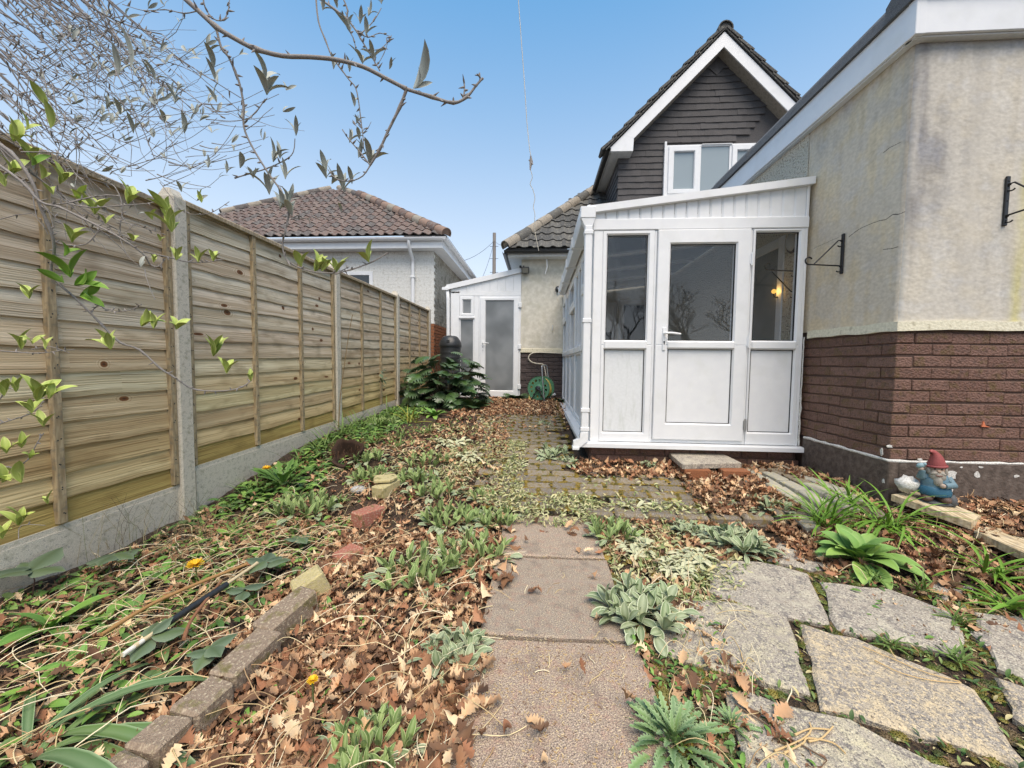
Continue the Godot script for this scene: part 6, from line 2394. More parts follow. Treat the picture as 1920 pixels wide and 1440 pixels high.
	for q in [[-0.35, 0.52, 0], [-0.15, 0.50, 1], [0.15, 0.46, 1], [0.5, 0.42, 0], [0.9, 0.36, 2], [1.3, 0.34, 0], [-0.6, 0.4, 2], [0.3, 0.36, 3], [1.8, 0.34, 1], [-1.0, 0.3, 1], [0.0, 0.30, 3], [0.7, 0.50, 3], [2.4, 0.3, 0], [1.05, 0.42, 1], [-0.25, 0.40, 2]]:
		put("blade", kinds[q[2]], M.gloss_leaf if q[2] == 1 else M.leaf, o, Transform3D(Basis(Vector3.UP, q[0]) * Basis.from_scale(Vector3.ONE * q[1] * 1.3), V(rf(-0.06, 0.06), 0, rf(-0.06, 0.06))))
	o.rotation.y = 0.1
	# broad leaved rosette on the right: big ribbed leaves
	o = plant("broad_leaved_plant", "lush light green rosette of broad pointed leaves beside the grey slabs", "plant", 1612, 1052)
	var r: float = 175 / F * dist_of(o) * 0.5
	var broad := []
	for k in 4:
		broad.append(leaf_mesh(1.0, 0.44, 0.5 - k * 0.15, -0.7 - k * 0.1, 0.3, L(108 + k * 8, 148 + k * 5, 72), L(142, 174, 100), 0.5, 0.04, 9))
	rosette(o, "leaf", broad, M.leaf, 34, r * 0.95, 0.0, 1.3, r * 0.16, true)
	# poppy: jagged grey green leaves
	var jag := [0.12, 0.5, 0.25, 0.8, 0.4, 1.0, 0.5, 1.0, 0.5, 0.85, 0.4, 0.65, 0.3, 0.4, 0.05]
	var pop := []
	for k in 4:
		pop.append(lobed(1.0, 0.34, jag, -0.5 + 0.1 * k, 0.15, L(98 + k * 6, 128 + k * 6, 84), L(146, 168, 122), 0.35).mesh())
	for q in [[1262, 1412, 200, 74, "bushy poppy plant with jagged grey green leaves beside the nearest red slab"], [1372, 1386, 95, 30, "smaller poppy seedling right of the bushy one"]]:
		o = plant("poppy_plant", q[4], "plant", q[0], q[1] - 30)
		r = q[2] / F * dist_of(o) * 0.5
		rosette(o, "leaf", pop, M.leaf, q[3], r * 0.62, 0.0, 1.25, r * 0.55, true)
	# brambles: three ribbed leaflets to a leaf
	var bram := []
	for k in 3:
		bram.append(lobed(1.0, 0.72, [0.05, 0.5, 0.78, 0.9, 1.0, 0.92, 0.84, 0.6, 0.42, 0.2, 0.0], -0.25, -0.12, L(70 + k * 8, 88 + k * 8, 66), L(108, 124, 100)).mesh())
	for q in [
		[395, 1232, 110, "bramble leaves hanging over the dark hollow beside the bricks"],
		[285, 1212, 120, "bramble leaves over the whitened end of the cane"],
		[498, 1062, 95, "bramble leaves at the top of the canes"],
		[458, 1112, 80, "small bramble shoot left of the tilted brown brick"],
		[560, 1012, 60, "dark bramble leaf behind the mossy yellow brick"],
		[100, 1025, 110, "dusty bramble leaves against the first gravel board"],
		[60, 1085, 140, "grey bramble shoot at the left edge below the gravel board"],
		[215, 1050, 110, "bramble leaves beside the broken bit of gravel board"],
		[190, 940, 70, "bramble tip on the lowest fence board"],
	]:
		o = plant("bramble", q[3], "bramble", q[0], q[1] + q[2] * 0.2, "bramble shoots in the bed")
		r = q[2] / F * dist_of(o)
		var b := MB.new()
		var top := V(0, r * 0.35, 0)
		b.col = L(96, 72, 62)
		b.tube([Vector3(), top * 0.6 + V(r * 0.05, 0, 0), top], [0.003, 0.0025, 0.002], 5)
		put("stem", b, M.leaf, o)
		for a in [[0.0, 0.5], [1.9, 0.42], [-1.9, 0.42], [0.9, 0.34], [3.0, 0.4]]:
			put("leaf", bram[rng.randi() % 3], M.leaf, o, Transform3D(Basis(Vector3.UP, a[0] + rf(-0.2, 0.2)) * Basis(Vector3.BACK, rf(-0.25, 0.35)) * Basis.from_scale(Vector3.ONE * r * a[1]), top + V(0, rf(-0.01, 0.02), 0)))
	# green herb shoots with lance leaves
	var lance := []
	for k in 3:
		lance.append(leaf_mesh(1.0, 0.34, 0.35, -0.35 - 0.2 * k, 0.25, L(96 + k * 12, 142 + k * 8, 60), L(136, 172, 96), 0.5, 0.03, 8))
	for q in [[95, 1170, 190, 9, "fresh green shoot with lance shaped leaves at the left edge of the bed"], [150, 1095, 90, 7, "low green shoot behind the fresh one"], [530, 985, 70, 8, "green shoot left of the lone lamb's ear clump"], [60, 1290, 150, 6, "dark green leaves under the arching clump"], [300, 1075, 100, 9, "green weeds behind the brown cane"], [400, 1040, 90, 9, "green weeds around the dandelion by the canes"], [200, 1150, 130, 10, "leafy green weed between the fresh shoot and the brown cane"], [330, 1110, 90, 9, "low green weed in the gap between the two canes"], [150, 1230, 120, 9, "green leaves behind the arching clump, left of the whitened cane end"], [250, 1290, 90, 8, "small green weed below the whitened cane end"], [540, 1290, 80, 8, "low green leaves right of the nearer bricks"], [460, 1340, 70, 8, "small green leaves between the bricks and the closing dandelion"], [620, 1130, 60, 8, "little green seedling right of the tilted brown brick"], [250, 1130, 110, 9, "weed with light green leaves above the brown cane"], [430, 1000, 80, 9, "light green weed below the first fence post"]]:
		o = plant("herb_shoot", q[4], "plant", q[0], q[1], "green shoots in the bed")
		r = q[2] / F * dist_of(o) * 0.5
		rosette(o, "leaf", lance, M.leaf, q[3], r, -0.1, 0.8, 0.01, true)
	# dandelions
	var tooth := [0.08, 0.3, 0.18, 0.5, 0.25, 0.7, 0.35, 0.9, 0.5, 1.0, 0.7, 0.3, 0.02]
	var dl := []
	for k in 3:
		dl.append(lobed(1.0, 0.24, tooth, -0.35, 0.1, L(74 + k * 8, 112 + k * 8, 46), L(110, 142, 76), -0.3).mesh())
	for q in [[530, 905, 150, 34, -30, -16, 1, "bushy dandelion with one yellow flower against the gravel board"], [372, 1082, 80, 10, -6, -12, 1, "dandelion with one yellow flower behind the canes"], [588, 1310, 110, 8, -2, -24, 0.45, "small dandelion with a closing yellow flower in the near leaves"]]:
		o = plant("dandelion", q[7], "dandelion", q[0], q[1], "dandelions in the bed")
		r = q[2] / F * dist_of(o) * 0.5
		rosette(o, "leaf", dl, M.leaf, q[3], r * 0.9, 0.05, 1.0, r * 0.25, true)
		var head := at(q[0] + q[4], q[1] + q[5] - 10, dist_of(o) - 0.10) - o.position
		head = head.rotated(Vector3.UP, -o.rotation.y)
		var b := MB.new()
		b.col = L(120, 140, 80)
		b.tube([V(0, 0, 0), head * 0.6 + V(0, 0.0, 0), head - V(0, 0.004, 0)], [0.003], 5)
		put("stalk", b, M.leaf, o)
		b = MB.new()
		b.col = L(236, 196, 24)
		var fr: float = 0.034 * q[6]
		for k in 44:
			var a := k * 2.39996
			var t := sqrt((k + 1) / 44.0)
			var d := V(cos(a), 1.2 - t * 1.15, -sin(a)).normalized()
			var s := V(-sin(a), 0, -cos(a)) * fr * 0.12
			b.col = L(240, 204, 36).lerp(L(226, 166, 16), 1 - t)
			b.quad(head + d * fr * 0.15 - s, head + d * fr * 0.15 + s, head + d * fr * rf(0.85, 1.1) + s, head + d * fr - s)
		put("flower", b, M.leaf, o)
	# the glossy lobed shrub before the lean-to
	o = thing("glossy_shrub", "large glossy dark green shrub with deeply lobed leaves before the lean-to", "shrub", V(-1.58, 0.33, -6.45))
	var fig := []
	for k in 3:
		fig.append(lobed(1.0, 0.95, [0.04, 0.16, 0.75, 0.42, 0.9, 0.42, 1.0, 0.45, 0.95, 0.36, 0.72, 0.26, 0.42, 0.12, 0.0], -0.55 - 0.1 * k, -0.16, L(46 + 10 * k, 68 + 12 * k, 44), L(84, 106, 76), 0.5).mesh())
	for k in 190:
		var q := (k + 0.5) / 190
		var az := k * 2.39996 + rf(-0.3, 0.3)
		var el := acos(1 - q * 1.05)    # a dome of leaves, facing outwards
		var d := V(cos(az) * sin(el) * 0.72, cos(el) * 1.0, -sin(az) * sin(el) * 0.5)
		var c := d * (rf(0.72, 1.02) if k % 3 else rf(0.4, 0.7)) + V(0, 0.02, 0)
		c.y = maxf(c.y, 0.06)
		c.x += 0.12 * (0.5 - c.y)
		put("leaf", fig[k % 3], M.gloss_leaf, o, Transform3D(Basis(Vector3.UP, az + rf(-0.4, 0.4)) * Basis(Vector3.BACK, rf(-0.45, 0.35)) * Basis(Vector3.RIGHT, rf(-0.5, 0.5)) * Basis.from_scale(Vector3.ONE * rf(0.22, 0.34)), c * 0.9))
	var b := MB.new()
	b.col = L(70, 66, 44)
	for k in 26:
		var a := rf(0, TAU)
		b.tube([V(rf(-0.15, 0.15), 0, rf(-0.1, 0.1)), V(cos(a) * 0.25, rf(0.2, 0.4), sin(a) * 0.2), V(cos(a) * 0.5, rf(0.3, 0.75), sin(a) * 0.35)], [0.012, 0.009, 0.006], 5)
	put("stem", b, M.leaf, o)
	# small ones like it along the far wall
	for q in [[968, 748, 60, "low dark leaved plant at the foot of the lean-to door"], [1050, 752, 40, "small dark leaved plant right of the hose reel"], [885, 765, 90, "low lobed leaves at the shrub's right foot"], [815, 778, 60, "orange and green seedling before the glossy shrub"]]:
		o = plant("low_plant", q[3], "plant", q[0], q[1], "low plants near the back wall")
		r = q[2] / F * dist_of(o) * 0.5
		rosette(o, "leaf", fig if q[0] != 815 else lance, M.gloss_leaf if q[0] != 815 else M.leaf, 18, r, 0.0, 0.9, r * 0.3, false)
	# the thin bare stem leaning on the fence and an ivy sprig
	var pts := []
	for s in [[628, 800], [638, 745], [645, 690], [652, 640], [657, 610], [661, 590]]:
		pts.append(on_x(s[0], s[1], FENCE_X + 0.06))
	pts[0] = V(pts[0].x + 0.04, 0.3, pts[0].z)
	o = thing("bramble_cane", "thin bare bramble stem leaning on the third fence panel", "stem", pts[0])
	b = MB.new()
	b.col = L(120, 98, 62)
	b.tube(smooth(pts, 4), [0.006, 0.0055, 0.0055, 0.005, 0.005, 0.0045, 0.004], 6)
	put("cane", b, M.leaf, o, Transform3D(Basis(), -o.position))
	o = thing("ivy_sprig", "dark sprig of leaves caught on the third fence panel", "sprig", on_x(714, 705, FENCE_X + 0.02))
	for k in 9:
		put("leaf", bram[k % 3], M.leaf, o, Transform3D(Basis(Vector3.UP, rf(-1, 1)) * Basis(Vector3.BACK, rf(-1.4, 0.6)) * Basis.from_scale(Vector3.ONE * rf(0.06, 0.10)), V(rf(0, 0.03), rf(-0.12, 0.12), rf(-0.05, 0.05))))


# ---------------------------------------------------------------- fallen leaves, dead stalks, moss
func scatter(zones: Array, mesh_n: int, tilt := 0.42) -> Array:
	# zones: [x0, x1, z0, z1, count, size lo, size hi]; returns for each mesh its places
	var out := []
	for k in mesh_n:
		out.append([])
	for q in zones:
		for k in int(q[4]):
			var x := rf(q[0], q[1])
			var z := rf(q[3], q[2])
			# clumped: fewer where a slow noise is low
			if lump.get_noise_2d(x * 2.2 + 30, z * 2.2) < rf(-0.55, 0.15):
				continue
			var s := rf(q[5], q[6])
			var y := maxf(soil(x, z), gh(x, z) + 0.014 if on_stone(x, z) else -9.0)
			var t := Transform3D(Basis(Vector3.UP, rf(0, TAU)) * Basis(Vector3.RIGHT, rf(-tilt, tilt)) * Basis(Vector3.BACK, rf(-tilt, tilt)) * Basis.from_scale(Vector3.ONE * s), V(x, y + rf(0.004, 0.028), z))
			out[rng.randi() % mesh_n].append(t)
	return out

func on_stone(x: float, z: float) -> bool:
	if x > -0.22 and x < 0.38 and z > -2.6:
		return true
	if x > -0.85 and x < 0.26 and z <= -3.2 and z > -6.95 and x > -0.42 - (-z - 3.0) * 0.16:
		return true
	return z < -2.6 and z > -3.2 and x > -0.4 and x < 1.75

func make_litter() -> void:
	var oak := [0.06, 0.28, 0.2, 0.6, 0.38, 0.9, 0.5, 1.0, 0.5, 0.8, 0.4, 0.45, 0.08]
	var shapes := []
	for k in 4:
		var lb := lobed(1.0, [0.55, 0.66, 0.48, 0.72][k], oak if k != 2 else [0.1, 0.5, 0.8, 0.95, 1.0, 0.9, 0.82, 0.6, 0.4, 0.2, 0.05], [0.7, -0.5, 0.9, 0.3][k], [0.5, 0.6, -0.5, 0.3][k], Color(0.9, 0.86, 0.8), Color(1, 1, 1), 0.2)
		for i in lb.v.size():
			var w := lb.v[i]
			lb.v[i].y += 0.10 * sin(w.x * 7 + k) * cos(w.z * 9 + k * 2) + 0.05 * sin(w.x * 17 + w.z * 13)
		shapes.append(lb.mesh())
	var zones := [
		[-1.15, -0.22, -0.62, -2.25, 5000, 0.028, 0.066],
		[-2.25, -1.0, -0.75, -2.5, 2400, 0.028, 0.066],
		[-0.8, -0.2, -0.5, -1.3, 500, 0.05, 0.08],
		[-2.25, -0.3, -2.2, -4.2, 2600, 0.03, 0.065],
		[-1.3, 0.42, -5.4, -7.6, 5600, 0.04, 0.07],
		[-1.3, 0.42, -4.2, -5.6, 200, 0.035, 0.065],
		[-1.3, -0.4, -4.0, -5.5, 500, 0.045, 0.075],
		[0.32, 2.22, -3.12, -3.45, 1300, 0.045, 0.075],
		[1.15, 1.72, -2.6, -3.2, 900, 0.045, 0.075],
		[0.42, 1.6, -2.12, -2.55, 1500, 0.035, 0.07],
		[1.5, 2.25, -2.0, -2.62, 900, 0.045, 0.08],
		[2.1, 3.3, -1.7, -2.62, 2200, 0.035, 0.07],
		[1.75, 3.2, -1.45, -2.0, 500, 0.045, 0.075],
		[0.40, 0.72, -0.95, -2.2, 260, 0.045, 0.08],
		[2.0, 2.28, -2.7, -3.4, 240, 0.045, 0.07],
		[-0.2, 0.4, -0.8, -2.6, 40, 0.04, 0.07],
		[-0.3, -0.16, -0.8, -2.5, 180, 0.05, 0.085],
	]
	var tones := [L(180, 144, 110), L(138, 102, 74), L(204, 172, 134), L(98, 72, 54), L(224, 200, 164), L(148, 104, 76), L(192, 154, 118), L(116, 88, 66), L(164, 120, 90)]
	var places := scatter(zones, 4)
	for k in 4:
		var tints := []
		for t in places[k]:
			var c: Color = tones[rng.randi() % tones.size()]
			tints.append(c * rf(0.75, 1.2))
		tag(stuff("leaf_litter", shapes[k], M.dry, places[k], tints), "brown fallen oak leaves covering the beds and the path edges", "leaf litter", "fallen leaves", "stuff")
	# broken bits of leaf that fill the gaps between the whole ones
	var bits := scatter([[-1.2, -0.22, -0.62, -2.3, 5200, 0.010, 0.028], [-2.25, -1.0, -0.75, -2.5, 3600, 0.010, 0.028], [-2.0, -0.3, -2.2, -4.6, 4200, 0.010, 0.026], [0.38, 1.7, -2.1, -2.6, 1500, 0.010, 0.026], [1.5, 3.2, -1.5, -2.62, 2600, 0.010, 0.026], [0.38, 0.75, -0.9, -2.2, 900, 0.008, 0.02], [-1.2, 0.4, -5.3, -7.5, 2600, 0.014, 0.03]], 1)
	var bit_tints := []
	for t in bits[0]:
		bit_tints.append(tones[rng.randi() % tones.size()] * rf(0.6, 1.2))
	tag(stuff("leaf_crumbs", shapes[2], M.dry, bits[0], bit_tints), "crumbled bits of fallen leaves between the whole ones", "leaf litter", "", "stuff")
	# limp, bleached foliage in mats
	var mat_shape := leaf_mesh(1.0, 0.24, 0.35, -0.5, 0.4, Color(0.82, 0.84, 0.7), Color(1, 1, 1), 0.55, 0.1, 5)
	places = scatter([
		[-0.85, -0.1, -2.75, -3.9, 4600, 0.018, 0.046],
		[-0.4, 0.42, -2.42, -2.80, 2400, 0.018, 0.05],
		[0.40, 0.98, -1.68, -2.5, 4200, 0.02, 0.05],
		[0.35, 1.2, -2.4, -2.72, 900, 0.03, 0.06],
		[0.55, 1.1, -1.95, -2.3, 500, 0.04, 0.075],
		[-1.3, -0.5, -3.0, -4.8, 1200, 0.035, 0.07],
		[0.3, 1.0, -2.7, -3.1, 120, 0.03, 0.055],
		[-0.8, -0.3, -4.2, -5.2, 200, 0.03, 0.06],
	], 1, 0.8)
	var tints := []
	for t in places[0]:
		tints.append([L(196, 196, 152), L(214, 210, 172), L(168, 176, 128), L(150, 164, 110), L(206, 194, 150)][rng.randi() % 5] * rf(0.75, 1.05))
	tag(stuff("withered_foliage", mat_shape, M.felted, places[0], tints), "limp bleached pale green foliage lying in mats on the paving", "ground cover", "", "stuff")
	# green small-leaved weeds
	var weed := leaf_mesh(1.0, 0.34, 0.5, -0.5, 0.3, Color(0.85, 0.9, 0.8), Color(1, 1, 1), 0.5, 0.05, 5)
	places = scatter([
		[-2.28, -1.15, -0.7, -2.5, 2600, 0.03, 0.08],
		[-2.28, -1.7, -2.4, -6.0, 4200, 0.04, 0.11],
		[-1.9, -0.9, -2.6, -5.2, 500, 0.03, 0.07],
		[-1.1, -0.3, -0.7, -2.0, 260, 0.02, 0.05],
		[0.36, 0.75, -0.9, -1.6, 700, 0.015, 0.04],
		[1.4, 3.0, -1.4, -2.2, 220, 0.02, 0.05],
	], 1)
	tints = []
	for t in places[0]:
		t.basis = t.basis * Basis(Vector3.BACK, 0.5)
		tints.append([L(106, 142, 62), L(86, 120, 58), L(132, 164, 80), L(98, 120, 72)][rng.randi() % 4] * rf(0.8, 1.15))
	tag(stuff("weeds", weed, M.leaf, places[0], tints), "small green weeds spreading through the beds", "weeds", "", "stuff")
	# dead stalks and straw
	var b := MB.new()
	var Z := [[-1.9, -0.25, -0.65, -2.1, 300, 0.08, 0.36], [-2.2, -1.3, -1.0, -2.4, 150, 0.12, 0.35], [-1.9, -0.3, -2.1, -3.6, 260, 0.06, 0.22], [0.38, 0.8, -0.9, -2.3, 70, 0.06, 0.2], [-0.2, 0.36, -0.8, -2.4, 34, 0.02, 0.09], [1.6, 3.0, -1.6, -2.6, 60, 0.08, 0.25]]
	for q in Z:
		for k in int(q[4]):
			var p := V(rf(q[0], q[1]), 0, rf(q[2], q[3]))
			var a := rf(0, TAU) if rng.randf() < 0.5 else rf(0.2, 1.1)
			var l := rf(q[5], q[6]) / 5
			var pts := []
			var lift := rf(0.02, 0.075) if q[0] != -0.2 else 0.004
			for i in 6:
				pts.append(V(p.x, maxf(soil(p.x, p.z) + lift * sin(PI * (i + 0.4) / 5.8) + 0.008, 0.006 if on_stone(p.x, p.z) else -9.0), p.z))
				a += rf(-0.55, 0.55)
				p += V(cos(a), 0, -sin(a)) * l
			b.col = [L(222, 204, 160), L(200, 178, 132), L(236, 222, 188), L(170, 142, 104)][rng.randi() % 4]
			b.tube(smooth(pts, 2), [rf(0.0010, 0.0020)], 4, false)
	tag(put("dry_stalks", b, M.dry), "thin pale dead stalks tangled over the leaves", "dead stalks", "", "stuff")
	# twigs lying on the near grey slabs
	for q in [["forked pale twig lying on the nearest grey slab", [[[1452, 1408], [1500, 1388], [1520, 1370], [1518, 1355]], [[1470, 1412], [1505, 1394], [1515, 1384], [1560, 1392], [1585, 1412]], [[1490, 1378], [1520, 1366], [1555, 1368]], [[1516, 1390], [1540, 1384], [1562, 1362]]], 0.0035], ["long thin dead stalk across the yellow blotched slab", [[[1618, 1212], [1680, 1238], [1740, 1262], [1800, 1278]], [[1640, 1238], [1690, 1262], [1750, 1276], [1802, 1280]], [[1668, 1216], [1680, 1236]]], 0.0025], ["dark straight twig on the nearest grey slab's left corner", [[[1378, 1322], [1450, 1366], [1550, 1424]]], 0.003], ["thin bent twig on the middle grey slab", [[[1390, 1224], [1396, 1242], [1430, 1280]], [[1382, 1246], [1396, 1242]]], 0.0022]]:
		var o := Node3D.new()
		o.name = numbered("twig", self)
		add_child(o)
		o.position = on_y(q[1][0][0][0], q[1][0][0][1], 0.006)
		tag(o, q[0], "twig", "twigs on the grey slabs")
		for line in q[1]:
			var pts := []
			for s in line:
				pts.append(on_y(s[0], s[1], 0.007))
			b = MB.new()
			b.col = L(198, 170, 122) if not q[0].begins_with("dark") else L(104, 84, 64)
			b.tube(smooth(pts, 4), [q[2], q[2] * 0.9, q[2] * 0.7], 6)
			put("stem", b, M.dry, o, Transform3D(Basis(), -o.position))
	# chaff on the slabs
	var chip := MB.new()
	chip.box(V(-0.5, 0, -0.09), V(0.5, 0.12, 0.09))
	var cp := []
	tints = []
	for k in 7000:
		var x := rf(-0.21, 0.37)
		var z := rf(-0.8, -2.55)
		if rng.randf() < smoothstep(0.0, 0.9, lump.get_noise_2d(x * 3, z * 3) + 0.55):
			cp.append(Transform3D(Basis(Vector3.UP, rf(0, TAU)) * Basis.from_scale(Vector3.ONE * rf(0.003, 0.010)), V(x, 0.0012 + (0.004 if z < -2.02 else 0.001), z)))
			tints.append([L(204, 178, 124), L(186, 156, 108), L(220, 200, 156), L(120, 92, 70)][rng.randi() % 4])
	for k in 500:
		var x := rf(0.6, 2.6)
		var z := rf(-0.75, -1.9)
		cp.append(Transform3D(Basis(Vector3.UP, rf(0, TAU)) * Basis.from_scale(Vector3.ONE * rf(0.003, 0.009)), V(x, 0.002, z)))
		tints.append([L(204, 184, 140), L(220, 206, 170), L(120, 100, 80)][rng.randi() % 3])
	tag(stuff("chaff", chip.mesh(), M.dry, cp, tints), "crumbs of straw and bud scales scattered on the slabs", "debris", "", "stuff")
	# moss: cushions in the joints
	var moss := MB.new()
	for k in 26:
		var a := k * 2.39996
		var rr := sqrt((k + 0.5) / 26.0)
		var c0 := V(cos(a) * rr, (1 - rr * rr) * 0.45, sin(a) * rr)
		var d := (c0 + V(0, 0.35, 0)).normalized()
		var s := d.cross(V(0.3, 1, 0.2)).normalized() * 0.17
		moss.col = Color(1, 1, 1)
		moss.tri(c0 - s, c0 + s, c0 + d * 0.34)
		moss.tri(c0 - s.rotated(d, 1.57), c0 + s.rotated(d, 1.57), c0 + d * 0.34)
	moss.lathe([Vector2(1.0, -0.1), Vector2(0.8, 0.14), Vector2(0.45, 0.34), Vector2(0.02, 0.42)], 9)
	var mp := []
	tints = []
	var gold := [L(138, 118, 50), L(152, 130, 62), L(122, 108, 48), L(110, 106, 54)]
	var blocks := get_node("block_paving")
	for o in blocks.get_children():
		if not o.name.begins_with("paving_block"):
			continue
		var mossy := smoothstep(-0.6, 0.1, lump.get_noise_2d(o.position.x * 1.6 + 7, o.position.z * 1.6))
		for e in 14:
			if rng.randf() > mossy:
				continue
			var lx := 0.1 if e < 8 else rf(-0.1, 0.1)
			var lz := rf(-0.05, 0.05) if e < 8 else 0.05
			var p: Vector3 = o.transform * V(lx + rf(-0.008, 0.008), -0.003, lz + rf(-0.006, 0.006))
			mp.append(Transform3D(Basis(Vector3.UP, rf(0, TAU)) * Basis.from_scale(V(1, rf(0.3, 0.6), 1) * rf(0.012, 0.026)), p))
			tints.append(gold[rng.randi() % 4] * rf(0.8, 1.2))
	for k in 420:
		var q: Array = [[0.45, 0.95, -1.7, -2.4], [0.35, 0.44, -0.9, -2.4], [1.5, 2.6, -1.5, -1.9], [0.5, 1.5, -2.6, -3.1], [2.2, 2.6, -1.1, -1.5]][rng.randi() % 5]
		var x := rf(q[0], q[1])
		var z := rf(q[2], q[3])
		mp.append(Transform3D(Basis(Vector3.UP, rf(0, TAU)) * Basis.from_scale(V(1, 0.7, 1) * rf(0.01, 0.03)), V(x, gh(x, z) - 0.012, z)))
		tints.append(gold[rng.randi() % 4] * rf(0.8, 1.2))
	# along the joints of the crazy paving: moss and little green weeds
	var wp := []
	var wt := []
	for k in 9000:
		var p2 := Vector2(rf(0.42, 3.0), rf(-0.66, -2.15))
		var near := 9.0
		for q in outlines:
			if Geometry2D.is_point_in_polygon(p2, q):
				near = -1.0
				break
			for e in q.size():
				near = minf(near, Geometry2D.get_closest_point_to_segment(p2, q[e], q[(e + 1) % q.size()]).distance_to(p2))
		if near < 0.0 or near > 0.085:
			continue
		var w := V(p2.x, -0.014, p2.y)
		if rng.randf() < 0.5:
			mp.append(Transform3D(Basis(Vector3.UP, rf(0, TAU)) * Basis.from_scale(V(1, 0.8, 1) * rf(0.008, 0.02)), w))
			tints.append([L(104, 112, 48), L(128, 118, 52), L(84, 92, 46), L(120, 102, 72)][rng.randi() % 4] * rf(0.8, 1.15))
		else:
			wp.append(Transform3D(Basis(Vector3.UP, rf(0, TAU)) * Basis(Vector3.BACK, rf(0.1, 1.1)) * Basis.from_scale(Vector3.ONE * rf(0.012, 0.036)), w + V(0, 0.006, 0)))
			wt.append([L(88, 118, 56), L(74, 98, 54), L(122, 142, 76), L(196, 180, 134), L(150, 112, 84)][rng.randi() % 5] * rf(0.8, 1.1))
	tag(stuff("moss", moss.mesh(), M.leaf, mp, tints), "golden green moss filling the joints of the paving", "moss", "", "stuff")
	tag(stuff("joint_weeds", weed, M.leaf, wp, wt), "tiny green weeds growing in the joints between the grey slabs", "weeds", "", "stuff")
	# wispy dry grass by the first gravel board
	var g := MB.new()
	for k in 90:
		var p := on_ground(rf(120, 400), rf(1000, 1060))
		p.x = minf(p.x, FENCE_X + 0.5)
		g.col = [L(150, 138, 104), L(120, 124, 84), L(96, 84, 70)][rng.randi() % 3]
		g.tube([p, p + V(rf(-0.03, 0.03), rf(0.08, 0.16), rf(-0.04, 0.04)), p + V(rf(-0.08, 0.08), rf(0.16, 0.3), rf(-0.12, 0.12))], [0.0013, 0.001, 0.0006], 4, false)
	tag(put("wispy_grass", g, M.dry), "wispy dry grass stems before the first gravel board", "grass", "", "stuff")


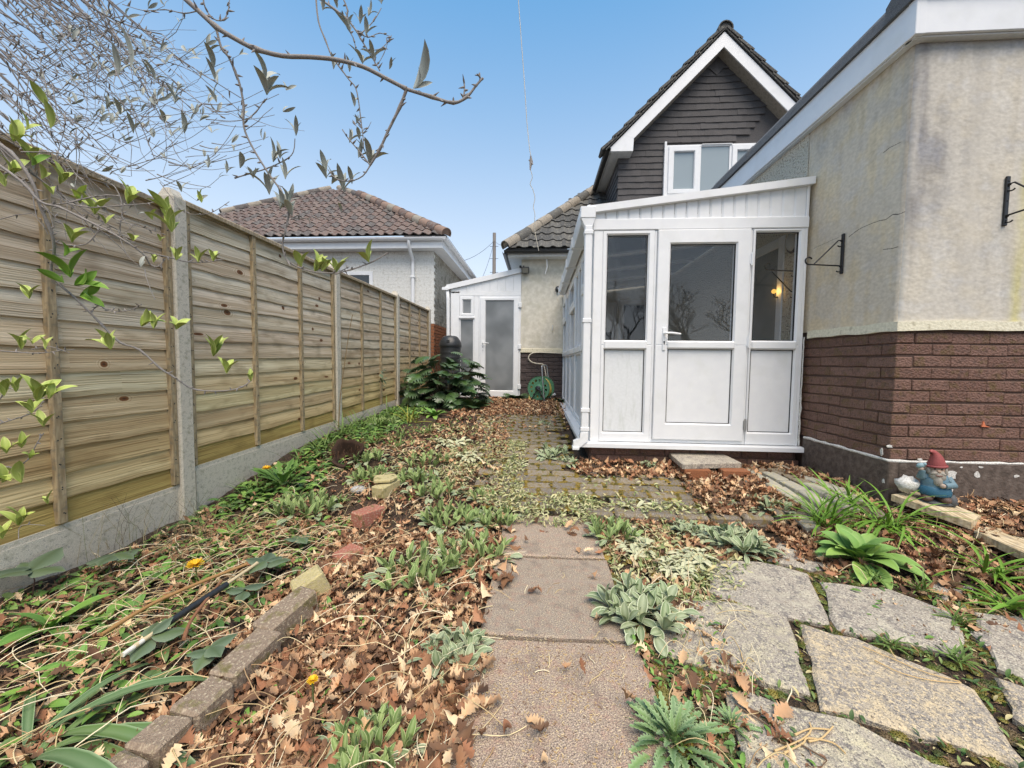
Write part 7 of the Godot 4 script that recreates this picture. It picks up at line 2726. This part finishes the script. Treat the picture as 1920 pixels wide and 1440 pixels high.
# ---------------------------------------------------------------- the shrub reaching in from the upper left
func make_shrub() -> void:
	var s := thing("overhanging_shrub", "bare twiggy shrub with fresh opening leaves reaching in over the fence from the upper left", "shrub", at(-500, 500, 1.7))
	var sx := Transform3D(Basis(), -s.position)
	var branch := func(pts: Array, d0: float, d1: float, r0: float, r1: float, called := "branch") -> void:
		var p := []
		for k in pts.size():
			p.append(at(pts[k][0], pts[k][1], lerpf(d0, d1, float(k) / (pts.size() - 1))))
		p = smooth(p, 3)
		var r := []
		for k in p.size():
			var q := float(k) / (p.size() - 1)
			r.append(lerpf(r0, r1, q) * (1.35 if k % 3 == 0 and rng.randf() < 0.5 else 1.0))
		var b := MB.new()
		b.tube(p, r, 7)
		# buds and spurs at the nodes
		for k in range(1, p.size() - 1):
			if rng.randf() < 0.6:
				var dv := V(rf(-1, 1), rf(-0.6, 1), rf(-0.5, 0.5)).normalized()
				b.tube([p[k], p[k] + dv * (r[k] + 0.004), p[k] + dv * (r[k] + rf(0.008, 0.018))], [0.0022 + r[k] * 0.2, 0.0026, 0.0005], 5, false)
		put(called, b, M.bark, s, sx)
	# the stout branch across the sky and its forks
	branch.call([[300, -60], [340, -10], [372, 20], [405, 50], [440, 72], [480, 92], [530, 105], [580, 107], [630, 112], [680, 125], [720, 145], [762, 167]], 0.95, 1.02, 0.0062, 0.0048)
	branch.call([[762, 167], [810, 182], [850, 193], [875, 182], [893, 160], [905, 147]], 1.02, 1.03, 0.0045, 0.0026)
	branch.call([[868, 186], [871, 170], [870, 151]], 1.03, 1.03, 0.0024, 0.0018)
	branch.call([[893, 162], [900, 150], [899, 137]], 1.03, 1.03, 0.0022, 0.0016)
	branch.call([[762, 168], [750, 200], [728, 245], [712, 280], [694, 310]], 1.02, 1.06, 0.0042, 0.0028)
	branch.call([[592, -10], [597, 40], [610, 75], [622, 105], [640, 130], [655, 150], [667, 165], [673, 195], [676, 220], [680, 250], [682, 277]], 1.15, 1.15, 0.0024, 0.0014)
	branch.call([[596, -5], [628, 18], [650, 35], [668, 58], [676, 72], [690, 95], [702, 115], [712, 132]], 1.12, 1.12, 0.0030, 0.0015)
	branch.call([[676, 64], [700, 40], [715, 15]], 1.12, 1.14, 0.0016, 0.001)
	branch.call([[694, 310], [680, 330], [655, 340], [630, 335], [615, 318]], 1.06, 1.06, 0.0018, 0.0012)
	branch.call([[694, 310], [675, 285], [655, 262], [642, 243]], 1.06, 1.06, 0.002, 0.0012)
	branch.call([[640, -10], [652, 20], [648, 45], [662, 70], [668, 95]], 1.13, 1.15, 0.0022, 0.0012)
	branch.call([[668, 58], [690, 70], [712, 62], [735, 70]], 1.13, 1.15, 0.0014, 0.0008)
	branch.call([[690, 95], [712, 92], [726, 80], [734, 66]], 1.12, 1.13, 0.0013, 0.0007)
	branch.call([[690, 97], [700, 110], [706, 122], [720, 100], [730, 70]], 1.12, 1.14, 0.0013, 0.0007)
	branch.call([[676, 220], [668, 232], [660, 228]], 1.15, 1.15, 0.001, 0.0006)
	branch.call([[680, 250], [690, 240], [696, 228]], 1.15, 1.15, 0.001, 0.0006)
	branch.call([[380, -10], [385, 15], [400, 35], [418, 38], [428, 20], [430, 0]], 1.0, 1.02, 0.0018, 0.001)
	branch.call([[372, 20], [345, 25], [310, 18], [270, 20], [230, 8]], 0.98, 1.1, 0.0014, 0.0008)
	# the long hanging shoot
	branch.call([[405, 50], [415, 90], [428, 106], [440, 132], [450, 160], [457, 200], [457, 236], [470, 270], [500, 320], [528, 360], [538, 385], [541, 405], [533, 440], [530, 462], [540, 490], [580, 508], [625, 512], [660, 505], [700, 490], [727, 474]], 1.0, 1.16, 0.0030, 0.0017)
	branch.call([[457, 230], [480, 210], [497, 186]], 1.06, 1.06, 0.0016, 0.0012)
	branch.call([[440, 334], [470, 325], [500, 316], [535, 300], [550, 285], [553, 260]], 1.10, 1.10, 0.0018, 0.0012)
	branch.call([[500, 320], [518, 345], [530, 350]], 1.1, 1.1, 0.0014, 0.001)
	branch.call([[534, 405], [560, 410], [590, 408], [640, 407]], 1.12, 1.14, 0.0012, 0.0009)
	branch.call([[628, 512], [640, 508], [655, 500]], 1.14, 1.14, 0.0014, 0.001)
	# shoots in front of the fence
	branch.call([[-40, 250], [20, 285], [60, 340], [75, 385], [90, 420], [100, 450], [101, 478], [96, 505], [112, 533], [138, 556], [165, 582], [190, 608], [225, 642], [262, 656], [300, 690], [322, 704], [345, 720], [370, 731], [420, 733], [455, 725], [472, 712]], 1.15, 1.5, 0.0048, 0.0020)
	branch.call([[-30, 290], [40, 340], [75, 378], [110, 388], [150, 407], [200, 432], [235, 452], [258, 468], [272, 480], [281, 495], [296, 500], [310, 485]], 1.15, 1.35, 0.0042, 0.0018)
	branch.call([[270, 472], [315, 482], [345, 490], [372, 492], [400, 490], [418, 486]], 1.34, 1.36, 0.0022, 0.0014)
	branch.call([[170, 585], [185, 573], [198, 580], [215, 584], [245, 581], [266, 570]], 1.3, 1.3, 0.0018, 0.0014)
	branch.call([[98, 452], [130, 460], [160, 458], [178, 442], [187, 428]], 1.25, 1.25, 0.0020, 0.0014)
	branch.call([[90, 385], [130, 380], [165, 371], [200, 366], [226, 368]], 1.22, 1.24, 0.0020, 0.0016)
	branch.call([[130, 382], [170, 389], [220, 386], [260, 383], [285, 380], [298, 374]], 1.22, 1.28, 0.0018, 0.0012)
	branch.call([[150, 352], [190, 388], [215, 410], [245, 420], [280, 430], [310, 440]], 1.28, 1.32, 0.0022, 0.0014)
	branch.call([[40, 285], [110, 287], [122, 300], [145, 330], [165, 348]], 1.25, 1.3, 0.0020, 0.0014)
	branch.call([[190, 335], [215, 350], [228, 378], [229, 400], [225, 428], [232, 446], [255, 455]], 1.3, 1.32, 0.0018, 0.0012)
	branch.call([[300, 342], [325, 375], [345, 398], [375, 402], [400, 397], [430, 378]], 1.3, 1.3, 0.0014, 0.0008)
	branch.call([[-30, 420], [60, 400], [90, 440]], 1.2, 1.25, 0.0014, 0.001)
	branch.call([[-30, 655], [30, 660], [75, 662], [110, 658], [140, 655]], 1.35, 1.38, 0.0020, 0.0014)
	branch.call([[60, 655], [95, 650], [130, 662]], 1.37, 1.37, 0.0014, 0.001)
	branch.call([[-20, 800], [20, 788], [50, 778], [75, 762], [82, 745]], 1.3, 1.34, 0.0022, 0.0016)
	branch.call([[-20, 880], [10, 875], [28, 876], [52, 862], [70, 830], [82, 812]], 1.3, 1.33, 0.0018, 0.0012)
	branch.call([[-10, 760], [10, 735], [18, 725]], 1.3, 1.32, 0.002, 0.0014)
	branch.call([[35, 1010], [40, 985], [85, 985]], 1.4, 1.42, 0.0014, 0.001)
	# a cloud of fine twigs: rods running down to the right, each with side shoots
	var r2 := RandomNumberGenerator.new()
	r2.seed = 77
	var fine := MB.new()
	var tips := []
	for k in 100:
		var edge := r2.randf()
		var x0: float = -40.0 if edge < 0.45 else r2.randf_range(-40, 190)
		var y0: float = r2.randf_range(-20, 240) if edge < 0.45 else -20.0
		var a := r2.randf_range(0.55, 0.95) + (0.12 if x0 > 50 else 0.0)
		var d := r2.randf_range(1.25, 2.3)
		var l := r2.randf_range(160, 420)
		var q := Vector2(x0, y0)
		var pts := []
		var n := 9
		var curve := r2.randf_range(-0.05, 0.03)
		for i in n:
			pts.append(at(q.x, q.y, d + i * 0.01))
			a += curve + r2.randf_range(-0.06, 0.06)
			q += Vector2(cos(a), sin(a)) * l / n
			if i > 2 and r2.randf() < 0.42:
				# side shoot
				var a2 := a + r2.randf_range(-1.3, 0.9)
				var q2 := q
				var sp := [at(q2.x, q2.y, d + i * 0.01)]
				var m := r2.randi_range(3, 5)
				for j in m:
					q2 += Vector2(cos(a2), sin(a2)) * r2.randf_range(14, 30)
					a2 += r2.randf_range(-0.5, 0.3)
					sp.append(at(q2.x, q2.y, d + r2.randf_range(-0.03, 0.03)))
				fine.tube(sp, [0.0016, 0.0013, 0.001, 0.0008], 4, false)
				tips.append([q2, d])
		for i in n - 1:
			# buds and old spurs along the rod
			for e in 1:
				var c0: Vector3 = pts[i].lerp(pts[i + 1], r2.randf())
				var dv := V(r2.randf_range(-1, 1), r2.randf_range(-1, 1), r2.randf_range(-0.5, 0.5)).normalized()
				fine.tube([c0, c0 + dv * 0.008 * d, c0 + dv * r2.randf_range(0.012, 0.02) * d], [0.0028, 0.003, 0.0006], 4, false)
		if k < 56:
			var bb := MB.new()
			bb.col = Color(0.62, 0.61, 0.62)
			bb.tube(smooth(pts, 2), [r2.randf_range(0.0040, 0.0058), 0.0042, 0.0034, 0.0032, 0.0030, 0.0028, 0.0026, 0.0024, 0.0022, 0.0020, 0.0018], 6)
			put("branch", bb, M.bark, s, sx)
		else:
			fine.tube(pts, [r2.randf_range(0.002, 0.003), 0.0022, 0.0020, 0.0018, 0.0016, 0.0014], 5, false)
	for k in 34:
		var q := Vector2(r2.randf_range(170, 420), r2.randf_range(190, 350))
		var a := r2.randf_range(-0.4, 0.5)
		var d := r2.randf_range(1.2, 1.6)
		var pts := []
		for i in 6:
			pts.append(at(q.x, q.y, d))
			a -= r2.randf_range(0.0, 0.22)
			q += Vector2(cos(a), sin(a)) * r2.randf_range(14, 30)
		fine.tube(smooth(pts, 2), [0.002, 0.0016, 0.0014, 0.0012, 0.001], 4, false)
		tips.append([q, d])
	var ft := put("twigs", fine, M.bark, s, sx)
	ft.set_meta("kind", "stuff")
	# opening leaves: tufts, each leaf a piece; greyish high up, lime green low down
	var sets := []
	for k in 3:
		var st: Array = [[L(150, 154, 146), L(190, 196, 184)], [L(150, 168, 78), L(206, 212, 132)], [L(96, 138, 38), L(150, 178, 78)]][k]
		var v := []
		for j in 3:
			v.append(leaf_mesh(1.0, (0.22 if k == 0 else 0.32) + 0.04 * j, 0.25, -0.35 - 0.25 * j, 0.35, st[0] * (0.9 + 0.12 * j), st[1], 0.5, 0.03, 6))
		sets.append(v)
	# past 300 single leaves the rest are joined
	var more := SurfaceTool.new()
	var used := [0]
	var leaf_put := func(m: Mesh, xf: Transform3D) -> void:
		used[0] += 1
		if used[0] <= 300:
			put("leaf", m, M.leaf, s, xf)
		else:
			more.append_from(m, 0, xf)
	var tuft := func(px: float, py: float, size: float, kind: int, d: float, n: int, aim: float) -> void:
		var c := at(px, py, d) - s.position
		var up := (view * V(cos(aim), sin(aim), 0.15)).normalized()
		var side := up.cross(view.z).normalized()
		var bs := Basis(up, side.cross(up).normalized() * -1.0, side)
		if bs.determinant() < 0:
			bs.z = -bs.z
		for k in n:
			var az := TAU * k / n + rf(-0.4, 0.4)
			var open := rf(0.25, 0.85)
			var sc := size / F * d * rf(0.65, 1.1)
			leaf_put.call(sets[kind][rng.randi() % 3], Transform3D(bs * Basis(Vector3.RIGHT, az) * Basis(Vector3.BACK, -open + 0.2) * Basis.from_scale(Vector3.ONE * sc), c))
	for q in [[245, 128, 62, 1], [222, 140, 55, 2], [403, 150, 45, 2], [400, 128, 40, 1], [406, 192, 40, 3], [500, 178, 52, 5], [497, 150, 46, 2], [555, 255, 42, 3], [450, 315, 44, 3], [512, 304, 40, 3], [525, 298, 34, 3], [535, 336, 44, 3], [765, 163, 0, 1], [657, 60, 40, 5], [675, 45, 36, 4], [690, 30, 30, 3], [715, 8, 24, 4], [632, 15, 30, 3], [605, 20, 24, 3], [686, 66, 32, 4], [700, 112, 36, 4], [680, 120, 40, 4], [655, 135, 34, 3], [625, 130, 30, 3], [730, 130, 30, 3], [692, 308, 46, 4], [672, 296, 40, 3], [655, 268, 30, 3], [612, 322, 36, 4], [622, 345, 34, 4], [612, 335, 30, 3], [645, 360, 46, 4], [660, 345, 40, 3], [505, 365, 52, 4], [525, 392, 46, 4], [548, 405, 46, 4], [538, 380, 40, 3], [640, 398, 30, 1], [665, 200, 30, 2], [668, 232, 26, 3], [674, 262, 24, 3], [308, 230, 34, 2], [290, 150, 36, 3], [330, 190, 40, 3], [280, 140, 34, 2], [345, 250, 36, 3], [225, 215, 40, 3], [200, 205, 34, 3], [250, 250, 34, 3], [425, 325, 30, 3], [475, 335, 30, 4], [390, 315, 28, 3], [340, 360, 30, 2]]:
		if q[2]:
			tuft.call(q[0], q[1], q[2], 0, 1.08 if q[0] > 380 else 1.3, q[3], 1.45 + rf(-0.4, 0.4))
	# the pair of long leaves at the fork
	tuft.call(775, 165, 78, 0, 1.02, 1, 0.9)
	tuft.call(775, 166, 58, 0, 1.02, 2, 0.35)
	for q in [[112, 345, 44, 4], [58, 300, 50, 4], [25, 265, 44, 3], [48, 245, 40, 2], [95, 240, 56, 1], [88, 200, 44, 1], [20, 330, 44, 4], [10, 350, 40, 3], [78, 335, 32, 2], [150, 382, 42, 4], [100, 365, 34, 2], [178, 402, 46, 5], [198, 420, 26, 2], [240, 382, 46, 5], [318, 402, 44, 5], [322, 435, 48, 6], [286, 412, 26, 3], [250, 452, 24, 2], [135, 455, 48, 4], [300, 452, 20, 2], [372, 492, 30, 4], [400, 490, 28, 4], [330, 488, 32, 4], [288, 492, 26, 3], [55, 560, 46, 3], [40, 655, 46, 3], [60, 645, 30, 2], [85, 655, 30, 2], [208, 655, 52, 5], [265, 612, 46, 3], [288, 616, 46, 3], [330, 618, 34, 4], [400, 668, 48, 5], [425, 700, 48, 4], [470, 715, 26, 3], [70, 752, 54, 4], [60, 775, 36, 4], [92, 748, 46, 3], [82, 800, 36, 3], [40, 840, 32, 3], [55, 860, 32, 3], [8, 742, 40, 4], [30, 735, 36, 3], [12, 850, 36, 3], [40, 905, 46, 4], [5, 905, 40, 4], [90, 945, 30, 3], [35, 985, 50, 5], [5, 1010, 44, 4], [565, 500, 32, 4], [590, 510, 42, 5], [603, 508, 40, 4], [630, 512, 42, 5], [692, 492, 44, 5], [378, 380, 26, 3]]:
		tuft.call(q[0], q[1], q[2], 1, 1.14 if q[0] > 520 else 1.28, q[3], 1.4 + rf(-0.5, 0.5))
	for q in [[132, 520, 66, 3, 1.75], [140, 535, 56, 3, 0.4], [150, 555, 50, 3, 0.1], [120, 480, 40, 2, 1.0], [120, 530, 40, 2, 2.4], [60, 310, 40, 2, 0.6]]:
		tuft.call(q[0], q[1], q[2], 2, 1.26, q[3], q[4])
	for t in tips:
		if r2.randf() < 0.4:
			var d: float = t[1]
			for k in 2:
				var c: Vector3 = at(t[0].x, t[0].y, d) - s.position
				leaf_put.call(sets[0][k], Transform3D(view * Basis(Vector3.BACK, r2.randf_range(0.3, 2.3)) * Basis(Vector3.RIGHT, r2.randf_range(0, 3)) * Basis.from_scale(Vector3.ONE * r2.randf_range(14, 26) / F * d), c))
	put("small_leaves", more.commit(), M.leaf, s).set_meta("kind", "stuff")


# bare trees behind the viewer: they stand in the garden and show only as reflections in the porch glass
func make_bare_trees() -> void:
	var r := RandomNumberGenerator.new()
	r.seed = 5
	var spots := [[3.2, 7.5, "bare tree behind the viewer to the left, mirrored in the porch's left glass"], [6.4, 8.5, "bare tree behind the viewer to the right, mirrored in the porch door"], [9.8, 11.0, "taller bare tree far behind the viewer, mirrored between the other two"]]
	for q in spots:
		var o := thing("bare_tree", q[2], "tree", V(q[0], -0.02, q[1]), 0, "bare trees at the garden's end")
		var trunk := MB.new()
		var crown := MB.new()
		var stack := [[Vector3(), V(r.randf_range(-0.1, 0.1), 1, r.randf_range(-0.1, 0.1)), 1.7, 0.11, 0]]
		while stack.size():
			var s: Array = stack.pop_back()
			var p: Vector3 = s[0]
			var d: Vector3 = s[1].normalized()
			var pts := [p]
			for k in 3:
				d = (d + V(r.randf_range(-0.2, 0.2), 0.05, r.randf_range(-0.2, 0.2))).normalized()
				p += d * s[2] / 3
				pts.append(p)
			(trunk if s[4] == 0 else crown).tube(pts, [s[3], s[3] * 0.9, s[3] * 0.8, s[3] * 0.7], 6 if s[4] < 2 else 4, false)
			if s[4] < 5:
				for k in 3 if s[4] < 4 else 4:
					var a := r.randf_range(0, TAU)
					var nd := (d + V(cos(a), r.randf_range(-0.1, 0.4), sin(a)) * r.randf_range(0.5, 0.95)).normalized()
					stack.append([pts[3] if k else pts[2], nd, s[2] * r.randf_range(0.62, 0.8), s[3] * 0.6, s[4] + 1])
		put("trunk", trunk, M.bark, o)
		put("crown", crown, M.bark, o)
